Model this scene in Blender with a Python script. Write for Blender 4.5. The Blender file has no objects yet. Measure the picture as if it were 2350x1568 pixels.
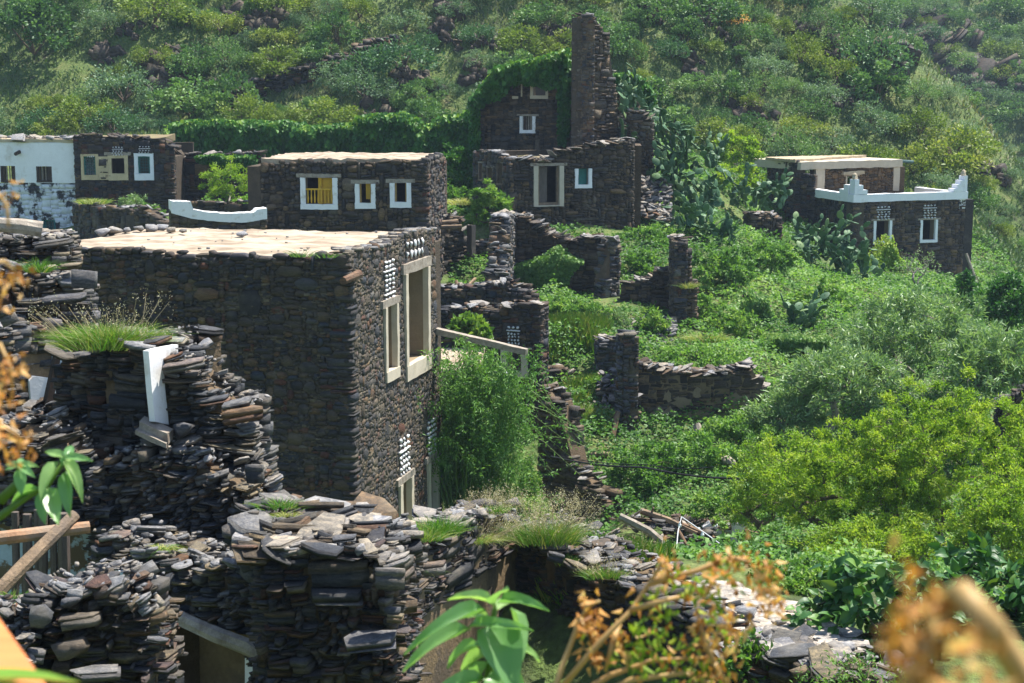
import bpy, bmesh, math, random
import numpy as np
from mathutils import Vector, Matrix

# ------------------------------------------------------------------ camera, sky, sun, exposure
scn = bpy.context.scene
COL = scn.collection
F_PX = 3700.0                       # focal length in pixels of a 2350 px wide picture
PITCH = math.atan((784 - 190) / F_PX)
CAM = Vector((0.0, 0.0, 10.0))
cam_d = bpy.data.cameras.new('camera')
cam_d.sensor_width = 36.0
cam_d.lens = 36.0 * F_PX / 2350.0
cam_d.clip_start = 0.05
cam_d.clip_end = 2000.0
cam_d.dof.use_dof = True
cam_d.dof.focus_distance = 24.0
cam_d.dof.aperture_fstop = 11.0
cam_o = bpy.data.objects.new('camera', cam_d)
cam_o.location = CAM
cam_o.rotation_euler = (math.pi / 2 - PITCH, 0, 0)
COL.objects.link(cam_o)
scn.camera = cam_o

SUN_AZ = math.radians(58.0)         # towards +X from +Y: sun behind the village, to the right
SUN_EL = math.radians(66.0)
world = bpy.data.worlds.new('World')
scn.world = world
world.use_nodes = True
wn = world.node_tree.nodes
wl = world.node_tree.links
bg = wn['Background']
sky = wn.new('ShaderNodeTexSky')
sky.sky_type = 'NISHITA'
sky.sun_disc = False
sky.sun_elevation = SUN_EL
sky.sun_rotation = SUN_AZ
sky.altitude = 1000
sky.dust_density = 1.5
wl.new(sky.outputs['Color'], bg.inputs['Color'])
bg.inputs['Strength'].default_value = 0.13

sun_d = bpy.data.lights.new('sun', 'SUN')
sun_d.energy = 5.0
sun_d.angle = math.radians(0.53)
sun_d.color = (1.0, 0.95, 0.87)
sun_o = bpy.data.objects.new('sun', sun_d)
COL.objects.link(sun_o)
sdir = Vector((math.sin(SUN_AZ) * math.cos(SUN_EL), math.cos(SUN_AZ) * math.cos(SUN_EL), math.sin(SUN_EL)))
sun_o.rotation_euler = sdir.to_track_quat('Z', 'Y').to_euler()
sun_o.location = (40, 60, 80)

vs = scn.view_settings
vs.view_transform = 'Standard'
vs.look = 'None'
vs.exposure = 1.08
vs.gamma = 1.0
vs.use_curve_mapping = False
scn.render.engine = 'CYCLES'
cy = scn.cycles
cy.max_bounces = 6
cy.diffuse_bounces = 3
cy.glossy_bounces = 2
cy.transmission_bounces = 4
cy.transparent_max_bounces = 4
cy.use_denoising = True
cy.caustics_reflective = False
cy.caustics_refractive = False

# ------------------------------------------------------------------ picture geometry -> world
CT, ST = math.cos(PITCH), math.sin(PITCH)


def ray(px, py):
    a = (px - 1175.0) / F_PX
    b = -(py - 784.0) / F_PX
    return Vector((a, CT + b * ST, -ST + b * CT))


def P(px, py, Y):
    d = ray(px, py)
    return CAM + d * (Y / d.y)


def proj(V):
    """world points (n,3) -> px, py, depth"""
    V = np.asarray(V, float).reshape(-1, 3) - np.array(CAM)
    zc = V[:, 1] * CT - V[:, 2] * ST
    yc = V[:, 1] * ST + V[:, 2] * CT
    zc = np.maximum(zc, 1e-3)
    return 1175 + F_PX * V[:, 0] / zc, 784 - F_PX * yc / zc, zc


RNG = np.random.default_rng(7)
random.seed(7)


# ------------------------------------------------------------------ object helpers
def link(o, parent=None, M=None):
    COL.objects.link(o)
    base = Vector((0, 0, 0))
    if parent is not None:
        o.parent = parent
        base = WT.get(parent.name, Vector((0, 0, 0)))
    if M is None:
        o.location = -base
        WT[o.name] = Vector((0, 0, 0))
    else:
        M = Matrix.Translation(-base) @ M
        o.matrix_basis = M
    return o


WT = {}


def thing(name, label, cat, loc, group=None):
    o = bpy.data.objects.new(name, None)
    COL.objects.link(o)
    o.location = loc
    o.empty_display_size = 0.2
    WT[o.name] = Vector(loc)
    o['label'] = label
    o['category'] = cat
    o['kind'] = 'thing'
    if group:
        o['group'] = group
    return o


def tag(o, label=None, cat=None, group=None, kind=None):
    if label: o['label'] = label
    if cat: o['category'] = cat
    if group: o['group'] = group
    if kind: o['kind'] = kind
    return o


def np_mesh(name, V, Fc, mats=(), tint=None, smooth=False, fmat=None):
    """V (n,3); Fc (m,k) all faces with k corners"""
    V = np.ascontiguousarray(V, dtype=np.float32)
    Fc = np.ascontiguousarray(Fc, dtype=np.int32)
    me = bpy.data.meshes.new(name)
    m, k = Fc.shape
    me.vertices.add(len(V))
    me.vertices.foreach_set('co', V.ravel())
    me.loops.add(m * k)
    me.loops.foreach_set('vertex_index', Fc.ravel())
    me.polygons.add(m)
    me.polygons.foreach_set('loop_start', np.arange(0, m * k, k, dtype=np.int32))
    try:
        me.polygons.foreach_set('loop_total', np.full(m, k, dtype=np.int32))
    except Exception:
        pass
    if smooth:
        me.polygons.foreach_set('use_smooth', np.ones(m, dtype=bool))
    if fmat is not None:
        me.polygons.foreach_set('material_index', np.asarray(fmat, dtype=np.int32))
    for mt in mats:
        me.materials.append(mt)
    if tint is not None:
        at = me.attributes.new('tint', 'FLOAT', 'POINT')
        at.data.foreach_set('value', np.asarray(tint, dtype=np.float32))
    me.update(calc_edges=True)
    return me


def mesh_obj(name, me, parent=None):
    o = bpy.data.objects.new(name, me)
    return link(o, parent)


class MB:
    """collects simple solids; build() links them as one mesh object"""
    def __init__(self):
        self.v, self.f, self.m = [], [], []

    def add(self, V, Fc, m=0):
        b = len(self.v)
        self.v += [tuple(p) for p in V]
        self.f += [tuple(i + b for i in q) for q in Fc]
        self.m += [m] * len(Fc)

    def box(self, o, u, w, n, s0, s1, z0, z1, d0, d1, m=0, jit=0.0, sub=0):
        """box in frame o + u*s + z*up + n*d"""
        if sub:
            ns = max(1, int((s1 - s0) / sub)); nz = max(1, int((z1 - z0) / sub))
        else:
            ns = nz = 1
        up = Vector((0, 0, 1)) if w is None else w
        ring = {}
        for i in range(ns + 1):
            for k in range(nz + 1):
                for d in (0, 1):
                    j = [random.uniform(-jit, jit) for _ in range(3)] if jit else (0, 0, 0)
                    p = o + u * (s0 + (s1 - s0) * i / ns + j[0]) + up * (z0 + (z1 - z0) * k / nz + j[1]) + n * ((d1 if d else d0) + (j[2] * .5 if d else 0))
                    ring[i, k, d] = p
        ids, V, Fc = {}, [], []
        for key, p in ring.items():
            ids[key] = len(V); V.append(p)
        q = lambda *ks: Fc.append([ids[k] for k in ks])
        for i in range(ns):
            for k in range(nz):
                q((i, k, 1), (i + 1, k, 1), (i + 1, k + 1, 1), (i, k + 1, 1))
                q((i, k, 0), (i, k + 1, 0), (i + 1, k + 1, 0), (i + 1, k, 0))
        for i in range(ns):
            q((i, 0, 0), (i + 1, 0, 0), (i + 1, 0, 1), (i, 0, 1))
            q((i, nz, 0), (i, nz, 1), (i + 1, nz, 1), (i + 1, nz, 0))
        for k in range(nz):
            q((0, k, 0), (0, k, 1), (0, k + 1, 1), (0, k + 1, 0))
            q((ns, k, 0), (ns, k + 1, 0), (ns, k + 1, 1), (ns, k, 1))
        self.add(V, Fc, m)

    def tube(self, pts, radii, seg=8, m=0, cap=True, jit=0.0):
        pts = [Vector(p) for p in pts]
        n = len(pts)
        if not hasattr(radii, '__len__'): radii = [radii] * n
        V, Fc = [], []
        prev = None
        for i in range(n):
            t = (pts[min(i + 1, n - 1)] - pts[max(i - 1, 0)])
            t = t.normalized() if t.length > 1e-9 else Vector((0, 0, 1))
            a = prev if prev is not None else (Vector((0, 0, 1)) if abs(t.z) < .9 else Vector((1, 0, 0)))
            x = (a - t * a.dot(t)).normalized()
            prev = x
            y = t.cross(x)
            for k in range(seg):
                th = 2 * math.pi * k / seg
                r = radii[i] * (1 + (random.uniform(-jit, jit) if jit else 0))
                V.append(pts[i] + (x * math.cos(th) + y * math.sin(th)) * r)
        for i in range(n - 1):
            for k in range(seg):
                a, b = i * seg + k, i * seg + (k + 1) % seg
                Fc.append((a, b, b + seg, a + seg))
        if cap:
            Fc.append(tuple(range(seg))[::-1])
            Fc.append(tuple(range((n - 1) * seg, n * seg)))
        self.add(V, Fc, m)

    def build(self, name, mats, parent=None, smooth=False, recalc=True):
        me = bpy.data.meshes.new(name)
        me.from_pydata(self.v, [], self.f)
        if not isinstance(mats, (list, tuple)): mats = [mats]
        for mt in mats: me.materials.append(mt)
        me.polygons.foreach_set('material_index', self.m)
        if smooth: me.polygons.foreach_set('use_smooth', [True] * len(self.f))
        if recalc:
            bm = bmesh.new(); bm.from_mesh(me)
            bmesh.ops.recalc_face_normals(bm, faces=bm.faces)
            bm.to_mesh(me); bm.free()
        me.update()
        return mesh_obj(name, me, parent)


# ------------------------------------------------------------------ materials
def new_mat(name):
    m = bpy.data.materials.new(name)
    m.use_nodes = True
    nt = m.node_tree
    b = nt.nodes['Principled BSDF']
    b.inputs['Specular IOR Level'].default_value = 0.25
    b.inputs['Roughness'].default_value = 0.85
    return m, nt, nt.nodes, nt.links, b


def ramp(nodes, stops, interp='LINEAR'):
    r = nodes.new('ShaderNodeValToRGB')
    r.color_ramp.interpolation = interp
    e = r.color_ramp.elements
    while len(e) > 1: e.remove(e[0])
    e[0].position, e[0].color = stops[0][0], (*stops[0][1], 1)
    for p, c in stops[1:]:
        x = e.new(p); x.color = (*c, 1)
    return r


def noise(nodes, links, vec, scale, detail=4, rough=0.55, dist=0.0):
    n = nodes.new('ShaderNodeTexNoise')
    n.inputs['Scale'].default_value = scale
    n.inputs['Detail'].default_value = detail
    n.inputs['Roughness'].default_value = rough
    n.inputs['Distortion'].default_value = dist
    if vec is not None: links.new(vec, n.inputs['Vector'])
    return n


def mixc(nodes, links, a, b, fac, blend='MIX'):
    m = nodes.new('ShaderNodeMix')
    m.data_type = 'RGBA'
    m.blend_type = blend
    for sock, val in ((m.inputs[6], a), (m.inputs[7], b), (m.inputs[0], fac)):
        if hasattr(val, 'links') or hasattr(val, 'is_linked'): links.new(val, sock)
        elif isinstance(val, (int, float)): sock.default_value = val
        else: sock.default_value = (*val, 1)
    return m.outputs[2]


def wpos(nodes):
    return nodes.new('ShaderNodeNewGeometry').outputs['Position']


def mapping(nodes, links, vec, scale=(1, 1, 1), rot=(0, 0, 0)):
    m = nodes.new('ShaderNodeMapping')
    m.inputs['Scale'].default_value = scale
    m.inputs['Rotation'].default_value = rot
    links.new(vec, m.inputs['Vector'])
    return m.outputs['Vector']


def bump(nodes, links, h, bsdf, strength=0.4, dist=0.02):
    b = nodes.new('ShaderNodeBump')
    b.inputs['Strength'].default_value = strength
    b.inputs['Distance'].default_value = dist
    links.new(h, b.inputs['Height'])
    links.new(b.outputs['Normal'], bsdf.inputs['Normal'])


def slate_mat(name, stops_in, dust=(0.30, 0.25, 0.17), dust_amt=0.35, fine=30.0, gain=1.0):
    ex = lambda v: .085 * (v / .085) ** 1.35 if v < .2 else v * 1.35
    stops = [(q, (ex(c[0]) * .54 * gain, ex(c[1]) * .535 * gain, ex(c[2]) * .535 * gain)) for q, c in stops_in]
    m, nt, N, L, b = new_mat(name)
    geo = N.new('ShaderNodeNewGeometry')
    oi = N.new('ShaderNodeObjectInfo')
    ad = N.new('ShaderNodeMath'); ad.operation = 'ADD'
    L.new(geo.outputs['Random Per Island'], ad.inputs[0]); L.new(oi.outputs['Random'], ad.inputs[1])
    fr = N.new('ShaderNodeMath'); fr.operation = 'FRACT'
    L.new(ad.outputs[0], fr.inputs[0])
    r = ramp(N, stops)
    L.new(fr.outputs[0], r.inputs[0])
    pos = geo.outputs['Position']
    mp = mapping(N, L, pos, (1, 1, 6.0), (0.12, 0.2, 0))
    n1 = noise(N, L, mp, fine * .3, 5, .6)
    n2 = noise(N, L, mp, fine * 2.2, 4, .65)
    n3 = noise(N, L, pos, 2.3, 3)
    n4 = noise(N, L, mapping(N, L, pos, (1, 1, 2.0), (.5, .3, .2)), fine * .9, 6, .7, .6)
    v1 = ramp(N, [(0.28, (.45, .45, .45)), (.5, (.95, .95, .95)), (.72, (1.6, 1.52, 1.38))])
    L.new(n1.outputs[0], v1.inputs[0])
    c = mixc(N, L, r.outputs[0], v1.outputs[0], 1.0, 'MULTIPLY')
    v2 = ramp(N, [(.3, (.7, .7, .7)), (.7, (1.25, 1.25, 1.25))])
    L.new(n2.outputs[0], v2.inputs[0])
    c = mixc(N, L, c, v2.outputs[0], 1.0, 'MULTIPLY')
    v4 = ramp(N, [(.35, (.62, .64, .68)), (.5, (1, 1, 1)), (.66, (1.45, 1.36, 1.2))])
    L.new(n4.outputs[0], v4.inputs[0])
    c = mixc(N, L, c, v4.outputs[0], 1.0, 'MULTIPLY')
    dm = ramp(N, [(.52, (0, 0, 0)), (.72, (dust_amt,) * 3)])
    L.new(n3.outputs[0], dm.inputs[0])
    c = mixc(N, L, c, dust, dm.outputs[0])
    L.new(c, b.inputs['Base Color'])
    b.inputs['Roughness'].default_value = 0.72
    b.inputs['Specular IOR Level'].default_value = 0.35
    mm = N.new('ShaderNodeMath'); mm.operation = 'ADD'
    L.new(n1.outputs[0], mm.inputs[0]); L.new(n2.outputs[0], mm.inputs[1])
    m2 = N.new('ShaderNodeMath'); m2.operation = 'ADD'
    L.new(mm.outputs[0], m2.inputs[0]); L.new(n4.outputs[0], m2.inputs[1])
    bump(N, L, m2.outputs[0], b, 0.8, 0.014)
    return m


S_DARK = [(0, (.035, .035, .042)), (.18, (.06, .056, .056)), (.34, (.085, .068, .052)), (.48, (.05, .06, .08)), (.60, (.11, .085, .06)),
          (.70, (.07, .065, .065)), (.80, (.15, .105, .062)), (.88, (.13, .055, .035)), (.94, (.05, .05, .055)), (1, (.20, .15, .085))]
S_FACADE = [(0, (.045, .048, .055)), (.2, (.09, .088, .088)), (.36, (.12, .095, .068)), (.5, (.075, .085, .105)), (.62, (.15, .125, .09)),
            (.74, (.09, .09, .09)), (.84, (.19, .14, .085)), (.9, (.15, .075, .05)), (1, (.16, .16, .155))]
S_BROWN = [(0, (.06, .055, .05)), (.2, (.11, .09, .065)), (.4, (.16, .12, .08)), (.55, (.08, .085, .09)), (.7, (.20, .155, .10)),
           (.82, (.14, .10, .065)), (.92, (.09, .09, .095)), (1, (.25, .19, .12))]
S_RUBBLE = [(0, (.05, .055, .065)), (.16, (.11, .115, .125)), (.3, (.16, .16, .165)), (.44, (.14, .115, .085)), (.56, (.20, .20, .20)),
            (.68, (.10, .11, .125)), (.78, (.25, .205, .14)), (.86, (.18, .105, .065)), (.93, (.23, .23, .225)), (1, (.14, .14, .15))]
M_DARK = slate_mat('slate_dark', S_DARK, dust_amt=.15, gain=1.1)
M_FACADE = slate_mat('slate_facade', S_FACADE, dust_amt=.3)
M_BROWN = slate_mat('slate_brown', S_BROWN, dust_amt=.35)
M_RUBBLE = slate_mat('slate_rubble', S_RUBBLE, dust_amt=.3)
M_TOP = slate_mat('slate_sunlit_tone', [(0, (.24, .25, .26)), (.3, (.38, .385, .40)), (.5, (.37, .33, .27)), (.7, (.25, .25, .26)), (.85, (.40, .35, .27)), (1, (.34, .34, .34))], dust_amt=.3, gain=.95)  # paler than the rubble; sunlight on wall tops is put into the colour
M_ROCK = slate_mat('hill_rock', [(0, (.07, .06, .052)), (.3, (.105, .086, .07)), (.6, (.14, .108, .082)), (.8, (.085, .075, .066)), (1, (.17, .135, .10))],
                   dust=(.07, .085, .035), dust_amt=.5, fine=6.0, gain=.8)


def plain_mat(name, c, var=.25, scale=3.0, rough=.9, bumpd=0.01, bs=.4, c2=None, fac=(.45, .7), scl=None, detail=6):
    """noise-mottled surface; optional second colour in patches"""
    m, nt, N, L, b = new_mat(name)
    pos = wpos(N)
    v = mapping(N, L, pos, scl) if scl else pos
    n1 = noise(N, L, v, scale, detail, .6)
    n2 = noise(N, L, v, scale * 9, 4, .6)
    r = ramp(N, [(.25, (1 - var,) * 3), (.75, (1 + var,) * 3)])
    L.new(n1.outputs[0], r.inputs[0])
    col = mixc(N, L, c, r.outputs[0], 1.0, 'MULTIPLY')
    r2 = ramp(N, [(.25, (1 - var * .6,) * 3), (.75, (1 + var * .6,) * 3)])
    L.new(n2.outputs[0], r2.inputs[0])
    col = mixc(N, L, col, r2.outputs[0], 1.0, 'MULTIPLY')
    if c2 is not None:
        n3 = noise(N, L, v, scale * .8, 8, .65)
        f = ramp(N, [(fac[0], (0, 0, 0)), (fac[1], (1, 1, 1))])
        L.new(n3.outputs[0], f.inputs[0])
        col = mixc(N, L, col, c2, f.outputs[0])
    L.new(col, b.inputs['Base Color'])
    b.inputs['Roughness'].default_value = rough
    mm = N.new('ShaderNodeMath'); mm.operation = 'ADD'
    L.new(n1.outputs[0], mm.inputs[0]); L.new(n2.outputs[0], mm.inputs[1])
    bump(N, L, mm.outputs[0], b, bs, bumpd)
    return m


M_MUD = plain_mat('mud_mortar', (.13, .092, .055), .35, 4, .95, .03, .8)
M_MUDDARK = plain_mat('dark_mud_mortar', (.075, .058, .04), .35, 4, .95, .03, .8)
M_PLASTER = plain_mat('mud_plaster', (.19, .135, .075), .3, 3, .95, .02, .6, (.11, .085, .06), (.5, .6))
M_WHITE = plain_mat('white_limewash', (.76, .755, .74), .07, 5, .9, .006, .4, (.42, .36, .26), (.55, .78))
M_CREAM = plain_mat('cream_plaster', (.42, .35, .24), .12, 5, .9, .008, .4, (.36, .28, .18), (.56, .75))
M_ROOF = plain_mat('lime_roof', (.40, .33, .245), .22, 1.3, .95, .015, .5, (.23, .175, .12), (.44, .60), scl=(1, 2.5, 1))
M_LIMEPATCH = plain_mat('peeling_limewash', (.58, .61, .64), .15, 3, .9, .01, .5, (.045, .045, .05), (.50, .56))
M_BLUELIME = plain_mat('pale_blue_limewash', (.42, .52, .60), .12, 4, .9, .01, .5, (.16, .12, .075), (.50, .54))
M_WOOD = plain_mat('weathered_timber', (.24, .17, .105), .4, 6, .85, .012, .8, (.15, .115, .085), (.45, .65), scl=(1.0, 1.0, 1.0))
M_WOODGREY = plain_mat('grey_timber', (.30, .26, .21), .35, 9, .85, .01, .7, (.17, .13, .095), (.5, .7))
M_WOODRED = plain_mat('reddish_peeled_log', (.34, .19, .105), .3, 5, .75, .008, .6, (.26, .20, .14), (.45, .65))
M_WOODDARK = plain_mat('dark_wood', (.055, .038, .028), .4, 8, .8, .008, .5)
M_PLANK = plain_mat('varnished_plank', (.62, .22, .07), .18, 6, .45, .003, .3, (.45, .14, .04), (.5, .7), scl=(1, 8, 1))
M_YELLOW = plain_mat('yellow_paint', (.62, .36, .03), .15, 5, .6, .004, .3, (.38, .22, .03), (.58, .75))
M_TEAL = plain_mat('teal_paint', (.025, .16, .14), .3, 4, .6, .004, .3)
M_GREENGREY = plain_mat('green_iron', (.05, .10, .095), .3, 5, .6, .004, .3)
M_PIPE = plain_mat('white_pipe', (.70, .72, .72), .05, 5, .5, .002, .2)
M_BLACK = plain_mat('black_cable', (.012, .012, .013), .1, 5, .6, .001, .1)
M_QUARTZ = plain_mat('white_quartz', (.62, .61, .60), .1, 9, .7, .006, .5)

# ------------------------------------------------------------------ terrain
def vnoise(x, y, seed=0):
    xi = np.floor(x).astype(np.int64); yi = np.floor(y).astype(np.int64)
    fx = x - xi; fy = y - yi
    fx = fx * fx * (3 - 2 * fx); fy = fy * fy * (3 - 2 * fy)

    def h(a, b):
        n = (a * 374761393 + b * 668265263 + seed * 1442695041) & 0x7fffffff
        n = ((n ^ (n >> 13)) * 1274126177) & 0x7fffffff
        n = (n ^ (n >> 16)) & 0xffff
        return n / 65535.0
    return (h(xi, yi) * (1 - fx) * (1 - fy) + h(xi + 1, yi) * fx * (1 - fy) + h(xi, yi + 1) * (1 - fx) * fy + h(xi + 1, yi + 1) * fx * fy)


def fbm(x, y, seed=0, oct=4):
    s, a, t = 0, .5, 0
    for i in range(oct):
        s = s + a * vnoise(x * 2 ** i, y * 2 ** i, seed + i); t += a; a *= .5
    return s / t - .5


ANCH_PX = [  # px, py, depth of points seen on the ground
    (1550, 1250, 32), (1450, 1190, 34), (1750, 1230, 32), (1330, 1240, 34.6), (1500, 1090, 36.5), (1700, 1060, 38), (1900, 1150, 34), (2200, 1200, 32),
    (1600, 1000, 40.4), (1480, 1015, 39.6), (1745, 965, 40.4), (1330, 1010, 38.6), (1330, 770, 44.5), (1480, 800, 44.5), (1270, 860, 43.5),
    (1600, 815, 43.6), (1800, 850, 44.5), (2000, 850, 43), (2300, 900, 41), (1280, 690, 47.5), (1480, 710, 47.6), (1650, 715, 49), (1850, 720, 50),
    (2100, 700, 55), (2330, 700, 60), (1480, 520, 57), (1650, 560, 57), (1800, 600, 58), (1640, 420, 66), (1770, 520, 66), (1800, 520, 69.5), (1950, 640, 63),
    (2150, 640, 64), (2290, 640, 72), (1450, 345, 70), (1100, 360, 70), (1050, 450, 60), (700, 440, 66), (450, 450, 66), (150, 560, 57), (480, 540, 54),
    (300, 300, 78), (0, 320, 78), (700, 290, 78), (1000, 300, 78), (1650, 335, 78), (1900, 385, 79), (2180, 440, 79), (2330, 600, 88),
    (1300, 690, 50), (1090, 655, 51.5), (1440, 555, 54), (1200, 555, 53.5), (290, 500, 61),
]
_pts = [tuple(P(*a)) for a in ANCH_PX] + [
    (-30, 78, 7.4), (-55, 78, 9), (-30, 55, 3.5), (-12, 45, 2.8), (-5, 40, 2.0), (-14, 30, 3.4), (-4, 28, 1.4), (-1, 31, 1.0), (-8, 33, 2.4), (.5, 37.5, .2), (-1, 36, .6),
    (-5, 20, 3.2), (-3, 17, 3.6), (0, 15, 3.7), (.4, 33.5, .0), (.5, 30.5, .3), (.2, 27.5, 1.0), (-.3, 35, .2), (-1.5, 13.5, 4.0), (-3, 12, 4.8), (-6, 14, 5.2), (-1, 9.5, 5.0), (-3, 7, 5.6), (0, 3, 7.8), (-2, 3, 7.9), (3, 3, 7.6), (4, 8, 5.4), (1, 11.5, 4.2),
    (1.3, 17, 4.85), (1.9, 16, 4.85), (3, 15.3, 4.85), (5, 15.2, 4.8), (3, 16.6, 4.85), (2.2, 18.4, 4.5), (.6, 18.8, 4.4), (5, 18.5, 4.0), (0, 22, 2.2), (4, 24, 1.6), (8, 22, 1.8),
    (0, -3, 8.3), (5, -3, 8.3), (-6, -3, 8.3), (-8, 6, 7), (-12, 14, 6.0), (4, 12.6, 4.6), (10, 12, 3.6), (10, 20, 2.0), (20, 30, -.5), (14, 26, 1.2), (30, 45, -4), (32, 70, -6),
    (22, 15, 0), (40, 86, -9), (35, 30, -5), (-30, 30, 5),
]
_pts = np.array(_pts)


def _phi(d):
    return -d


_D = np.sqrt(((_pts[:, None, :2] - _pts[None, :, :2]) ** 2).sum(-1))
_n = len(_pts)
_A = np.zeros((_n + 3, _n + 3))
_A[:_n, :_n] = _phi(_D) - np.eye(_n) * 0.25
_A[:_n, _n] = 1; _A[:_n, _n + 1:] = _pts[:, :2]
_A[_n, :_n] = 1; _A[_n + 1:, :_n] = _pts[:, :2].T
_W = np.linalg.solve(_A, np.concatenate([_pts[:, 2], np.zeros(3)]))


def gz(X, Y):
    """ground height (arrays or floats)"""
    sc = np.ndim(X) == 0
    X = np.atleast_1d(np.asarray(X, float)); Y = np.atleast_1d(np.asarray(Y, float))
    sh = X.shape
    x = X.ravel(); y = Y.ravel()
    yc = np.clip(y, -6, 79.0); xc = np.clip(x, -58, 40)
    out = np.empty_like(x)
    for i in range(0, len(x), 20000):
        d = np.sqrt((xc[i:i + 20000, None] - _pts[None, :, 0]) ** 2 + (yc[i:i + 20000, None] - _pts[None, :, 1]) ** 2)
        out[i:i + 20000] = _phi(d) @ _W[:_n] + _W[_n] + xc[i:i + 20000] * _W[_n + 1] + yc[i:i + 20000] * _W[_n + 2]
    up = np.maximum(0, y - 79.0)
    hill = out + up * 0.8
    # the ridge falls away to the right of a line running up and to the left
    rx, ry = 26.2, 85.4
    dx, dy = -5.7, 5.4
    ln = math.hypot(dx, dy)
    side = ((x - rx) * dy - (y - ry) * dx) / ln + 1.6 * fbm(y * .16, y * 0 + 3, 5)
    fall = np.maximum(0, side) * 1.7 * np.clip((y - 77) / 6, 0, 1)
    near = hill - fall
    bumps = fbm(x * .11, y * .11, 11) * 3.2 * np.clip((y - 80) / 6, 0, 1) + fbm(x * .45, y * .45, 3) * np.where(y > 78, 1.3, .55)
    near = near + bumps * np.clip((y - 4) / 6, 0, 1)
    far = -16 + .62 * np.maximum(0, y - 112) + fbm(x * .05, y * .05, 21) * 7 + fbm(x * .3, y * .3, 23) * 1.5 + (x - 45) * .10
    far = np.where(x > 5, far, -100)
    z = np.minimum(np.maximum(np.maximum(near, far), -22), 44)
    z = z.reshape(sh)
    return float(z[0]) if sc else z


def ground_pt(px, py, dmin=15, dmax=200):
    """where the ray through a picture point meets the ground"""
    d = ray(px, py)
    t = np.arange(dmin, dmax, .25)
    X = d.x * t / d.y; Y = t; Z = CAM.z + d.z * t / d.y
    g = gz(X, Y)
    i = np.argmax(Z < g)
    if not (Z < g).any(): i = len(t) - 1
    return Vector((X[i], Y[i], g[i]))


def build_terrain():
    ys = np.concatenate([np.arange(-6, 60, .6), np.arange(60, 130, .75), np.arange(130, 260, 2.5)])
    xs = np.concatenate([np.arange(-130, -45, 5.0), np.arange(-45, 55, .7), np.arange(55, 190, 5.0)])
    X, Y = np.meshgrid(xs, ys)
    Z = gz(X, Y)
    V = np.stack([X, Y, Z], -1).reshape(-1, 3)
    ny, nx = X.shape
    i = np.arange(ny - 1)[:, None] * nx + np.arange(nx - 1)[None]
    Fc = np.stack([i, i + 1, i + 1 + nx, i + nx], -1).reshape(-1, 4)
    m, nt, N, L, b = new_mat('hillside_ground')
    pos = wpos(N)
    n1 = noise(N, L, pos, .35, 6, .6); n2 = noise(N, L, pos, 2.2, 6, .65); n3 = noise(N, L, pos, 9, 5, .6)
    r = ramp(N, [(.32, (.05, .045, .032)), (.42, (.06, .085, .025)), (.5, (.085, .13, .03)), (.58, (.13, .155, .045)), (.68, (.14, .115, .07))])
    mx = N.new('ShaderNodeMath'); mx.operation = 'MULTIPLY_ADD'
    L.new(n2.outputs[0], mx.inputs[0]); mx.inputs[1].default_value = .45
    sb = N.new('ShaderNodeMath'); sb.operation = 'MULTIPLY'; L.new(n1.outputs[0], sb.inputs[0]); sb.inputs[1].default_value = .55
    L.new(sb.outputs[0], mx.inputs[2])
    L.new(mx.outputs[0], r.inputs[0])
    v = ramp(N, [(.3, (.6, .6, .6)), (.7, (1.35, 1.35, 1.35))]); L.new(n3.outputs[0], v.inputs[0])
    L.new(mixc(N, L, r.outputs[0], v.outputs[0], 1.0, 'MULTIPLY'), b.inputs['Base Color'])
    bump(N, L, n3.outputs[0], b, .8, .12)
    me = np_mesh('terrain', V, Fc, [m], smooth=True)
    o = mesh_obj('terrain', me)
    tag(o, kind='structure')


build_terrain()

# ------------------------------------------------------------------ stones
def hull(points):
    bm = bmesh.new()
    for p in points: bm.verts.new(p)
    r = bmesh.ops.convex_hull(bm, input=bm.verts)
    bmesh.ops.delete(bm, geom=[g for g in r['geom_interior'] if isinstance(g, bmesh.types.BMVert)], context='VERTS')
    loose = [v for v in bm.verts if not v.link_faces]
    bmesh.ops.delete(bm, geom=loose, context='VERTS')
    bmesh.ops.triangulate(bm, faces=bm.faces)
    bm.verts.index_update()
    V = np.array([v.co[:] for v in bm.verts]); Fc = np.array([[v.index for v in f.verts] for f in bm.faces])
    bm.free()
    lo, hi = V.min(0), V.max(0)
    V = (V - (lo + hi) / 2) / (hi - lo)
    return V, Fc


TEMPL = []


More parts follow.
